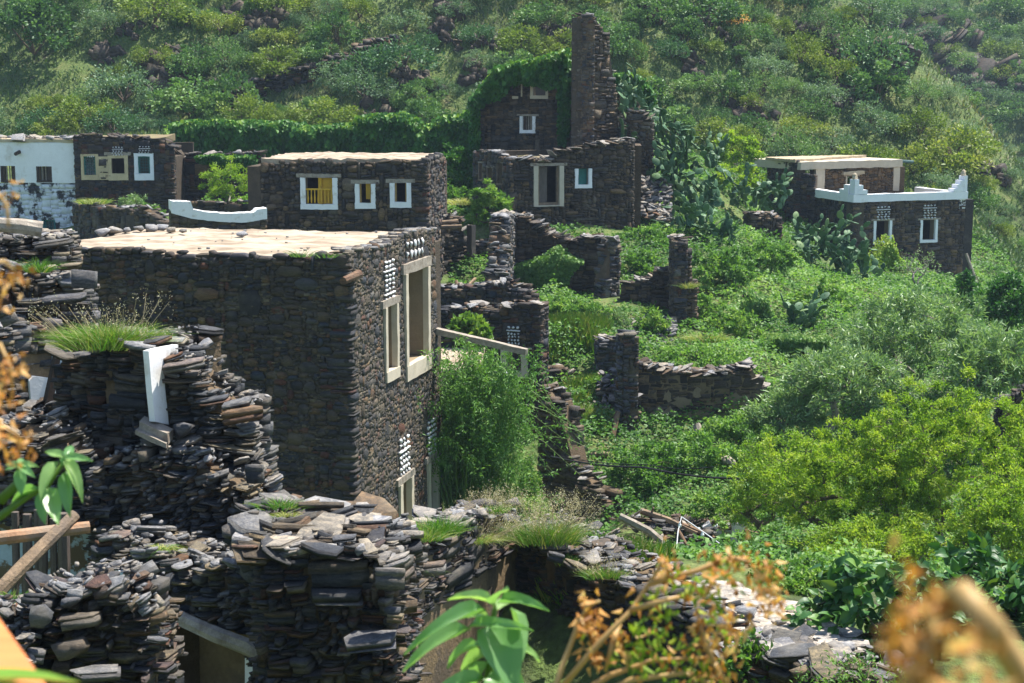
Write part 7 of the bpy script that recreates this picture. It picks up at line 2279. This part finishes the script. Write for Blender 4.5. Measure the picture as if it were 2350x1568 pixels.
def tufts():
    R = np.random.default_rng(151)
    tuft(255, 797, 13.0, .6, .28, 2200, 'big grass tuft with pale seed stalks crowning the broken tower stub', R, .42, .8, seedn=60, wd=.007)
    tuft(215, 800, 13.0, .5, .14, 500, 'fringe of straw under the big grass tuft', R, .75, 1.2)
    tuft(1000, 1225, 15.0, .42, .24, 700, 'bright green grass tuft on the room wall below the lower windows', R, .18, .6)
    tuft(975, 1240, 14.6, .3, .16, 350, 'small yellowish grass tuft left on the room wall', R, .45, .7)
    tuft(1255, 1245, 16.3, .55, .34, 1300, 'tall feathery beige seed grass on the room wall corner', R, .35, .6, seedn=420)
    tuft(1130, 1175, 16.6, .3, .16, 350, 'thin beige seed grass behind the stones of the room corner', R, .5, .6, seedn=120)
    tuft(1130, 1178, 16.4, .2, .12, 300, 'small green grass tuft in front of the room corner stones', R, .2, .7)
    tuft(1085, 1245, 16.0, .3, .22, 420, 'drooping dry weed hanging from the inner corner of the room', R, .65, .9, seedn=60, droop=.8)
    tuft(1130, 1240, 16.3, .25, .22, 350, 'second drooping grey weed hanging inside the room corner', R, .6, .9, seedn=40, droop=.8)
    tuft(645, 1165, 10.9, .28, .1, 260, 'small green grass tuft on the rubble top of the pillar', R, .15, 1.2)
    tuft(655, 1185, 10.7, .16, .05, 120, 'patch of straw on the rubble top of the pillar', R, .8, 1.4)
    tuft(88, 625, 15.2, .2, .2, 220, 'thin green grass on the wall at the left edge', R, .15, .7)
    tuft(370, 1262, 11.4, .12, .12, 160, 'small dry tuft on the slate ledge below the white jamb', R, .6, 1.0, droop=.9)
    tuft(690, 590, 27.9, .3, .22, 60, 'sparse green weed at the front edge of the cream roof, left of two', R, .25, .9, wd=.01)
    tuft(748, 592, 27.85, .3, .16, 50, 'sparse green weed at the front edge of the cream roof, nearer the corner', R, .25, .9, wd=.01)
    tuft(968, 1310, 14.6, .2, .12, 150, 'small drooping weed on the inner face of the room wall', R, .4, 1.0, droop=.9)
    tuft(20, 1375, 8.9, .25, .06, 200, 'short green grass beside the nearest slate heap', R, .2, 1.3)
    tuft(1400, 1300, 17.0, .7, .2, 700, 'yellow green grass with seed heads beyond the room wall', R, .5, .6, seedn=150)
    tuft(1310, 1292, 16.2, .3, .13, 350, 'fresh grass tuft on the sloping top of the room wall, upper', R, .3, .7)
    tuft(1385, 1325, 15.6, .35, .14, 400, 'fresh grass tuft on the sloping top of the room wall, lower', R, .35, .7, seedn=40)
    tuft(1330, 960, 40.2, 1.3, .5, 900, 'dry grass clump on the steep bank by the brown wall', R, .55, .7, wd=.02)
    tuft(1455, 460, 56.3, .8, .5, 300, 'straw coloured grass heap beside the upright dark shrub', R, .85, 1.0, wd=.025) if False else None
    tuft(1065, 470, 55.5, .9, .35, 500, 'orange straw heap left of the upright dark shrub', R, .85, 1.2, wd=.025)
    tuft(215, 468, 56.0, .9, .3, 500, 'dry grass on the wall end beside the whitewashed house', R, .6, .8, wd=.02)
    tuft(1620, 785, 45, .9, .4, 500, 'orange tinged grass at the foot of the stepped pier', R, .7, .7, wd=.02)
    tuft(1578, 662, 46.4, .35, .3, 250, 'dry tuft on the step of the tall pier', R, .75, 1.0, wd=.015)


tufts()


# ------------------------------------------------------------------ log pile, path, cables, lights
def yard():
    R = np.random.default_rng(161)
    logs = [((1422, 1185), (1545, 1265), .12), ((1470, 1172), (1600, 1225), .10), ((1520, 1190), (1640, 1235), .07), ((1600, 1190), (1740, 1225), .06), ((1640, 1185), (1690, 1220), .05), ((1445, 1230), (1520, 1280), .08), ((1500, 1245), (1600, 1262), .05),
            ((1555, 1215), (1600, 1275), .05), ((1430, 1210), (1475, 1170), .04), ((1490, 1205), (1500, 1165), .035), ((1570, 1228), (1560, 1185), .04), ((1460, 1255), (1440, 1290), .05), ((1540, 1278), (1640, 1290), .07), ((1610, 1250), (1700, 1265), .05), ((1500, 1290), (1570, 1296), .05), ((1530, 1230), (1500, 1295), .04)]
    lab = ['thick split log at the front left of the fallen timber pile', 'thick log behind the front log of the timber pile', 'medium log in the middle of the timber pile', 'long thin log at the right end of the timber pile', 'short pale log near the white rag', 'stubby log low in the timber pile', 'thin stick lying flat in the timber pile', 'thin stick crossing the middle of the timber pile',
           'pale stick propped at the left of the timber pile', 'short upright stick at the back of the timber pile', 'short broken stick behind the middle log', 'short stick at the lower left of the timber pile', 'flat log at the bottom of the timber pile', 'thin log toward the weeds right of the pile', 'dark log at the bottom edge of the timber pile', 'thin pale stick leaning across the pile front']
    for (a, b, r_), l_ in zip(logs, lab):
        Y = 33.2 - (max(a[1], b[1]) - 1170) * .012
        pa, pb = P(*a, Y + .2), P(*b, Y - .2); r_ = r_ * .72
        m = (pa + pb) / 2 + Vector((R.normal(0, .03), R.normal(0, .03), R.normal(0, .03)))
        mb = MB(); mb.tube([pa, (pa + m) / 2, m, (m + pb) / 2, pb], [r_ * R.uniform(.8, 1), r_, r_ * 1.05, r_ * .95, r_ * R.uniform(.7, .9)], 7, jit=.16)
        o = mb.build('log', [M_WOOD, M_WOODGREY, M_WOODRED2][int(R.integers(0, 3))]); tag(o, l_, 'log', 'logs in the fallen timber pile')
    t = thing('rubble_bank', 'loose slates and earth scattered around the timber pile', 'rubble', P(1500, 1285, 32))
    heap(t, R, 130, (1400, 1180, 1650, 1310), lambda x, y: 33.0 - (y - 1170) * .012, (.06, .35), [M_TOP, M_BROWN, M_RUBBLE], n_ind=50)
    mb = MB()
    for i in range(7):
        a = P(1600 + i * 13, 1212 + R.normal(0, 4), 32.5); mb.tube([a, a + Vector((R.uniform(.1, .3), 0, R.normal(0, .06)))], [.05, .07], 6, jit=.4)
    a = P(1690, 1225, 32.3); mb.tube([a, a + Vector((.05, 0, .2)), a + Vector((-.08, 0, -.25))], [.08, .12, .07], 6, jit=.4)
    o = mb.build('white_rag', M_QUARTZ); tag(o, 'crumpled whitish rag caught on a log of the timber pile', 'rag')
    # twig mat
    mb = MB()
    for i in range(260):
        p = P(R.uniform(1410, 1680), R.uniform(1185, 1300), 32.6); d = Vector(rnd_dirs(R, 1)[0]) * R.uniform(.15, .5); d.z *= .3
        mb.tube([p, p + d], .008, 3, cap=False)
    o = mb.build('twigs', M_TWIGB, recalc=False); tag(o, 'tangle of thin twigs on the timber pile', 'twigs', kind='stuff')
    # paved path
    zp = 4.93
    def on(px, py):
        d = ray(px, py); k = (zp - CAM.z) / d.z; return CAM + d * k
    outline = [(1560, 1345), (1640, 1338), (1700, 1342), (1760, 1368), (1820, 1395), (1900, 1420), (1960, 1460), (1960, 1500), (1780, 1490), (1700, 1475), (1640, 1420)]
    q = [on(*p) for p in outline]; n = len(q)
    mb = MB(); mb.add([p + Vector((0, 0, -.004)) for p in q] + [p - Vector((0, 0, .35)) for p in q], [tuple(range(n)), tuple(range(2 * n - 1, n - 1, -1))] + [(i, n + i, n + (i + 1) % n, (i + 1) % n) for i in range(n)])
    path = mb.build('path', M_PATHBED); tag(path, kind='structure')
    xs = [p.x for p in q]; ys = [p.y for p in q]
    def inside(x, y):
        c = False; j = n - 1
        for i in range(n):
            if (ys[i] > y) != (ys[j] > y) and x < (xs[j] - xs[i]) * (y - ys[i]) / (ys[j] - ys[i]) + xs[i]: c = not c
            j = i
        return c
    yy = min(ys)
    while yy < max(ys):
        dy = R.uniform(.13, .2); xx = min(xs) + R.uniform(-.1, 0)
        while xx < max(xs):
            dx = R.uniform(.16, .34)
            if inside(xx + dx / 2, yy + dy / 2):
                k = int(R.integers(22, 38))
                o = bpy.data.objects.new('paving_stone', templ_mesh(k, M_PAVE))
                M = Matrix.Translation((xx + dx / 2, yy + dy / 2 + R.normal(0, .015), zp + .012)) @ Matrix.Rotation(R.normal(0, .12), 4, 'Z') @ Matrix.Rotation(R.normal(0, .012), 4, 'X') @ Matrix.Diagonal((dx * 1.12, dy * 1.15, .05, 1))
                link(o, path, M)
            xx += dx
        yy += dy
    # electric cables
    def cable(pts, r_, label, nm='cable', mat=M_BLACK):
        v = [P(*p) for p in pts]; out = []
        for a, b in zip(v[:-1], v[1:]):
            for k in range(8): f = k / 8; out.append(a.lerp(b, f) - Vector((0, 0, .06 * math.sin(math.pi * f))))
        out.append(v[-1])
        mb = MB(); mb.tube(out, r_, 5); o = mb.build(nm, mat); tag(o, label, 'cable')
    cable([(1265, 1048, 34), (1480, 1073, 32), (1720, 1100, 30)], .022, 'thick black electric cable crossing in front of the green weeds')
    cable([(1280, 1046, 34.2), (1480, 1066, 32.2), (1640, 1072, 30.5)], .010, 'thin black wire just above the thick black cable')
    # string of bulbs
    t = thing('string_lights', 'sagging string of small white bulbs above the timber pile and path', 'string lights', P(1560, 1185, 27))
    pts = [P(1545, 1340, 25), P(1556, 1220, 26), P(1564, 1186, 26.5), P(1620, 1225, 25), P(1680, 1268, 23.5), P(1740, 1298, 22), P(1800, 1318, 21), P(1850, 1340, 20)]
    mb = MB(); mb.tube(pts, .008, 5); mb.build('wire', M_PIPE, t)
    for (px, py, Y) in ((1560, 1205, 26.2), (1612, 1227, 25.2), (1669, 1262, 23.8), (1727, 1292, 22.4), (1788, 1322, 21.2), (1553, 1255, 25.6)):
        p = P(px, py, Y); mb = MB(); mb.tube([p + Vector((0, 0, .05)), p + Vector((0, 0, .03)), p, p - Vector((0, 0, .035)), p - Vector((0, 0, .05))], [.012, .016, .03, .026, .006], 8); mb.build('bulb', M_PIPE, t)
    # fallen log on the bank
    mb = MB(); mb.tube([P(1300, 1042, 38.4), P(1350, 1046, 38.2), P(1395, 1043, 38.2)], .07, 7, jit=.1); o = mb.build('log', M_WOOD); tag(o, 'single log lying below the steep grassy bank', 'log')
    mb = MB(); mb.tube([P(1405, 1000, 39.3), P(1418, 945, 39.6)], [.09, .07], 6, jit=.1); o = mb.build('timber', M_WOODRED2); tag(o, 'reddish plank leaning on the thin upright wall end', 'timber')
    mb = MB(); mb.tube([P(1612, 1010, 39.3), P(1600, 975, 39.6)], [.14, .10], 7, jit=.2); o = mb.build('tree_stump', M_WOODGREY); tag(o, 'leaning grey tree stump in front of the plastered room wall', 'stump')
    o = bpy.data.objects.new('boulder', templ_mesh(41, M_TOP)); link(o, None, Matrix.Translation(P(1672, 1062, 36)) @ Matrix.Diagonal((.35, .3, .3, 1))); tag(o, 'pale stone sitting in the green shrubs above the cable', 'stone')


M_WOODRED2 = plain_mat('brown_split_wood', (.20, .125, .075), .4, 6, .85, .012, .8, (.12, .085, .06), (.45, .65))
M_PATHBED = plain_mat('path_mortar', (.42, .38, .33), .15, 8, .95, .01, .4)
M_PAVE = slate_mat('pale_paving', [(0, (.50, .44, .36)), (.4, (.56, .51, .45)), (.7, (.48, .45, .42)), (1, (.60, .52, .40))], dust_amt=.2)
yard()


# ------------------------------------------------------------------ plants and railing right in front of the camera
def near_plants():
    R = np.random.default_rng(171)
    def plant(name, label, Y, leaves, stems, mat, parts=()):
        t = thing(name, label, 'plant', P(*stems[0][0], Y))
        for st_ in stems:
            v = [P(*p, Y + .02) for p in st_]; mb = MB(); mb.tube(v, [max(.0035, .009 - .002 * i) for i in range(len(v))], 8); mb.build('stem', M_STEM, t, smooth=True)
        for (a, b, w, dy, k, tw) in leaves:
            pa, pb = P(*a, Y), P(*b, Y + dy)
            leaf_obj(t, pa, pb, w * Y / F_PX * 1.15, Vector((R.normal(0, .25), -.75, .85)), mat, k, twist=tw)
        return t
    M1 = leaf_mat('young_green_leaf', [(0, (.10, .24, .07)), (.5, (.19, .36, .12)), (1, (.30, .44, .14))], .4, .33, .6, objvar=.4, sat=(1, 1, 1))
    L = [((1133, 1384), (1028, 1350), 26, .03, 1, .3), ((1143, 1384), (1243, 1372), 30, -.05, 1, -.3), ((1133, 1388), (1155, 1336), 44, -.06, 0, 0), ((1115, 1402), (943, 1436), 36, -.08, 4, .3), ((1172, 1396), (1228, 1522), 46, -.05, 4, -.7), ((1133, 1432), (1176, 1548), 92, -.10, 4, .1),
         ((1080, 1444), (925, 1502), 36, -.06, 1, .25), ((1106, 1480), (1004, 1512), 32, .04, 1, .2), ((1198, 1492), (1250, 1512), 24, .04, 0, 0), ((1078, 1438), (1205, 1426), 28, -.08, 0, -.2), ((1130, 1540), (1205, 1650), 84, -.06, 4, -.2), ((1120, 1520), (1060, 1600), 50, .04, 1, .2),
         ((1125, 1420), (1060, 1400), 24, .05, 1, 0), ((1150, 1460), (1235, 1470), 26, .08, 1, 0), ((1115, 1560), (980, 1575), 40, .0, 1, .3), ((1140, 1400), (1180, 1360), 26, .05, 0, 0), ((1120, 1500), (1030, 1540), 34, .05, 1, .1), ((1160, 1520), (1220, 1580), 40, .06, 0, -.3)]
    plant('green_plant', 'fresh green leafy plant tip close to the camera, bottom centre', 2.4, L, [[(1120, 1720), (1122, 1560), (1128, 1450), (1138, 1384)]], M1)
    L = [((147, 1055), (197, 1127), 28, -.04, 4, -.2), ((135, 1060), (82, 1132), 32, -.05, 1, .2), ((150, 1082), (154, 1180), 30, -.05, 0, 0), ((112, 1120), (131, 1192), 38, -.06, 0, .1), ((98, 1126), (97, 1200), 30, -.03, 0, .2), ((47, 1076), (47, 1132), 26, -.03, 0, 0), ((148, 1048), (208, 1052), 18, -.02, 0, 0), ((150, 1050), (100, 1030), 20, .02, 0, .2), ((150, 1052), (168, 1018), 20, .03, 0, 0),
         ((45, 1068), (8, 1062), 14, .02, 0, 0), ((45, 1068), (10, 1075), 13, 0, 0, 0), ((45, 1066), (84, 1066), 16, -.02, 0, 0), ((45, 1066), (50, 1048), 14, .02, 0, 0), ((45, 1068), (75, 1088), 18, -.04, 0, 0), ((95, 1122), (0, 1150), 20, .04, 1, 0), ((140, 1070), (180, 1035), 22, .04, 1, 0)]
    plant('green_plant', 'green and yellowing leafy branch reaching in from the left edge', 2.6, L, [[(-60, 1215), (0, 1185), (60, 1142), (110, 1115), (150, 1055)], [(0, 1150), (40, 1110), (46, 1070)]], M1)
    L = [((-40, 1580), (112, 1523), 22, -.05, 1, .1), ((-30, 1600), (60, 1560), 22, -.05, 1, .2)]
    plant('green_plant', 'single blurred green leaf over the orange railing', 1.1, L, [[(-80, 1620), (-40, 1582)]], M1)

    # dried plants
    def dried(name, label, Y, stems, clusters, thick=.003, lsize=.013, green=0):
        t = thing(name, label, 'dried plant', P(*stems[0][0], Y))
        for st_ in stems:
            v = [P(*p, Y + R.normal(0, .02)) for p in st_]
            mb = MB(); mb.tube(v, [thick * (1.4 - .9 * i / len(v)) for i in range(len(v))], 7); mb.build('stem', M_DRYSTEM, t, smooth=True)
        for (px, py, n, sx, sy, gfrac) in clusters:
            n = int(n * 1.05)
            c = np.array(P(px, py, Y)); sc = Y / F_PX
            p = c + R.normal(0, 1, (n, 3)) * np.array([sx * sc, .03, sy * sc])
            d = unit(R.normal(0, .5, (n, 3)) + np.array([0, 0, -.8])); nn = rnd_dirs(R, n)
            L_ = lsize * R.uniform(.5, 1.3, n)
            gm = R.random(n) < gfrac
            for nm, m_, k in (('dry_leaves', M_DRY, ~gm), ('green_leaves', M_BRIGHT, gm)):
                if k.sum() > 2: mesh_obj(nm, leaf_mesh(nm, p[k], d[k], nn[k], L_[k], L_[k] * .34, R.random(int(k.sum())), m_, .5, .6), t)
        return t
    dried('dried_plant', 'orange brown dried plant with arching stalks at the bottom, right of the green plant', 1.9,
          [[(1262, 1620), (1290, 1530), (1325, 1440), (1350, 1390), (1375, 1380)], [(1270, 1600), (1380, 1470), (1450, 1400), (1490, 1340), (1520, 1290)], [(1450, 1400), (1500, 1385), (1560, 1370)], [(1300, 1610), (1400, 1550), (1500, 1515), (1620, 1510)], [(1320, 1620), (1450, 1560), (1570, 1545), (1680, 1590)], [(1490, 1340), (1600, 1310), (1680, 1280), (1720, 1290)], [(1680, 1600), (1620, 1480), (1600, 1400)], [(1420, 1430), (1405, 1480), (1390, 1540)]],
          [(1350, 1420, 70, 14, 26, .0), (1370, 1480, 50, 8, 35, 0), (1500, 1420, 60, 40, 30, .7), (1580, 1340, 80, 45, 22, .5), (1680, 1290, 90, 30, 18, .25), (1640, 1400, 50, 34, 40, .5), (1560, 1480, 70, 60, 34, .6), (1680, 1440, 50, 8, 34, 0), (1640, 1500, 45, 8, 30, 0), (1750, 1340, 50, 12, 24, .1), (1760, 1300, 40, 16, 14, .1), (1460, 1500, 60, 40, 25, .6), (1600, 1545, 80, 60, 18, .5), (1785, 1370, 30, 6, 26, 0), (1530, 1300, 40, 12, 20, .2), (1610, 1440, 40, 7, 30, 0), (1420, 1460, 30, 8, 24, 0)])
    dried('dried_plant', 'strongly blurred orange brown dried stalk in the bottom right corner', .55, [[(2420, 1640), (2340, 1540), (2270, 1430), (2210, 1360), (2170, 1375), (2140, 1440), (2120, 1540), (2110, 1620)]],
          [(2180, 1385, 36, 10, 12, 0), (2150, 1430, 46, 9, 22, 0), (2122, 1500, 70, 11, 32, 0), (2108, 1570, 60, 14, 26, 0)], thick=.0042, lsize=.008)
    dried('dried_plant', 'blurred orange dried leaf sprays hanging at the left edge', 1.5, [[(-60, 420), (-10, 440), (15, 470), (20, 520)], [(-60, 800), (0, 790), (22, 840), (30, 900)], [(-60, 990), (10, 980), (40, 1000), (45, 1050)], [(-60, 610), (10, 600), (32, 620)]],
          [(6, 450, 16, 6, 12, 0), (30, 628, 26, 8, 14, 0), (4, 690, 14, 5, 20, 0), (18, 845, 40, 10, 30, 0), (4, 920, 26, 8, 30, 0), (8, 1005, 20, 10, 16, 0), (42, 1030, 22, 7, 18, 0)], thick=.0018, lsize=.010)
    # railing
    t = thing('wooden_railing', 'orange varnished wooden railing corner in the bottom left', 'railing', (-.5, 1.0, 9.5))
    a = P(-10, 1407, 1.32); b = P(125, 1590, 1.13); b.z = a.z; a2 = a + (a - b) * 1.5; b2 = b + (b - a) * 1.5
    d = (b2 - a2).normalized(); n = Vector((0, 0, 1)).cross(d); n = n if n.x < 0 else -n
    L_ = (b2 - a2).length
    mb = MB(); mb.box(a2, d, n, Vector((0, 0, 1)), 0, L_, 0, .055, -.03, 0); mb.build('plank', M_PLANK, t)
    mb = MB(); mb.box(a2, d, n, Vector((0, 0, 1)), 0, L_, .058, .12, -.03, -.001); mb.build('plank', M_PLANK, t)
    mb = MB(); mb.box(a2 + d * .25 + n * .03, d, n, Vector((0, 0, 1)), 0, .06, 0, .06, -1.6, -.031); mb.build('post', M_PLANK, t)


M_DRYSTEM = leaf_mat('dry_stem', [(0, (.46, .28, .10)), (1, (.58, .46, .20))], .15, objvar=.3, sat=(1, 1, 1))
near_plants()


# ------------------------------------------------------------------ air
def haze():
    mb = MB(); mb.box(Vector((0, 0, 0)), Vector((1, 0, 0)), None, Vector((0, 1, 0)), -140, 200, -24, 50, -12, 270)
    m = bpy.data.materials.new('haze_air'); m.use_nodes = True
    N, L = m.node_tree.nodes, m.node_tree.links
    N.remove(N['Principled BSDF'])
    v = N.new('ShaderNodeVolumePrincipled')
    v.inputs['Color'].default_value = (.62, .80, 1.0, 1)
    v.inputs['Density'].default_value = .00036
    v.inputs['Anisotropy'].default_value = 0.0
    L.new(v.outputs[0], N['Material Output'].inputs['Volume'])
    o = mb.build('haze', m); tag(o, kind='stuff', label='thin blue haze over the far hillside', cat='haze')


haze()
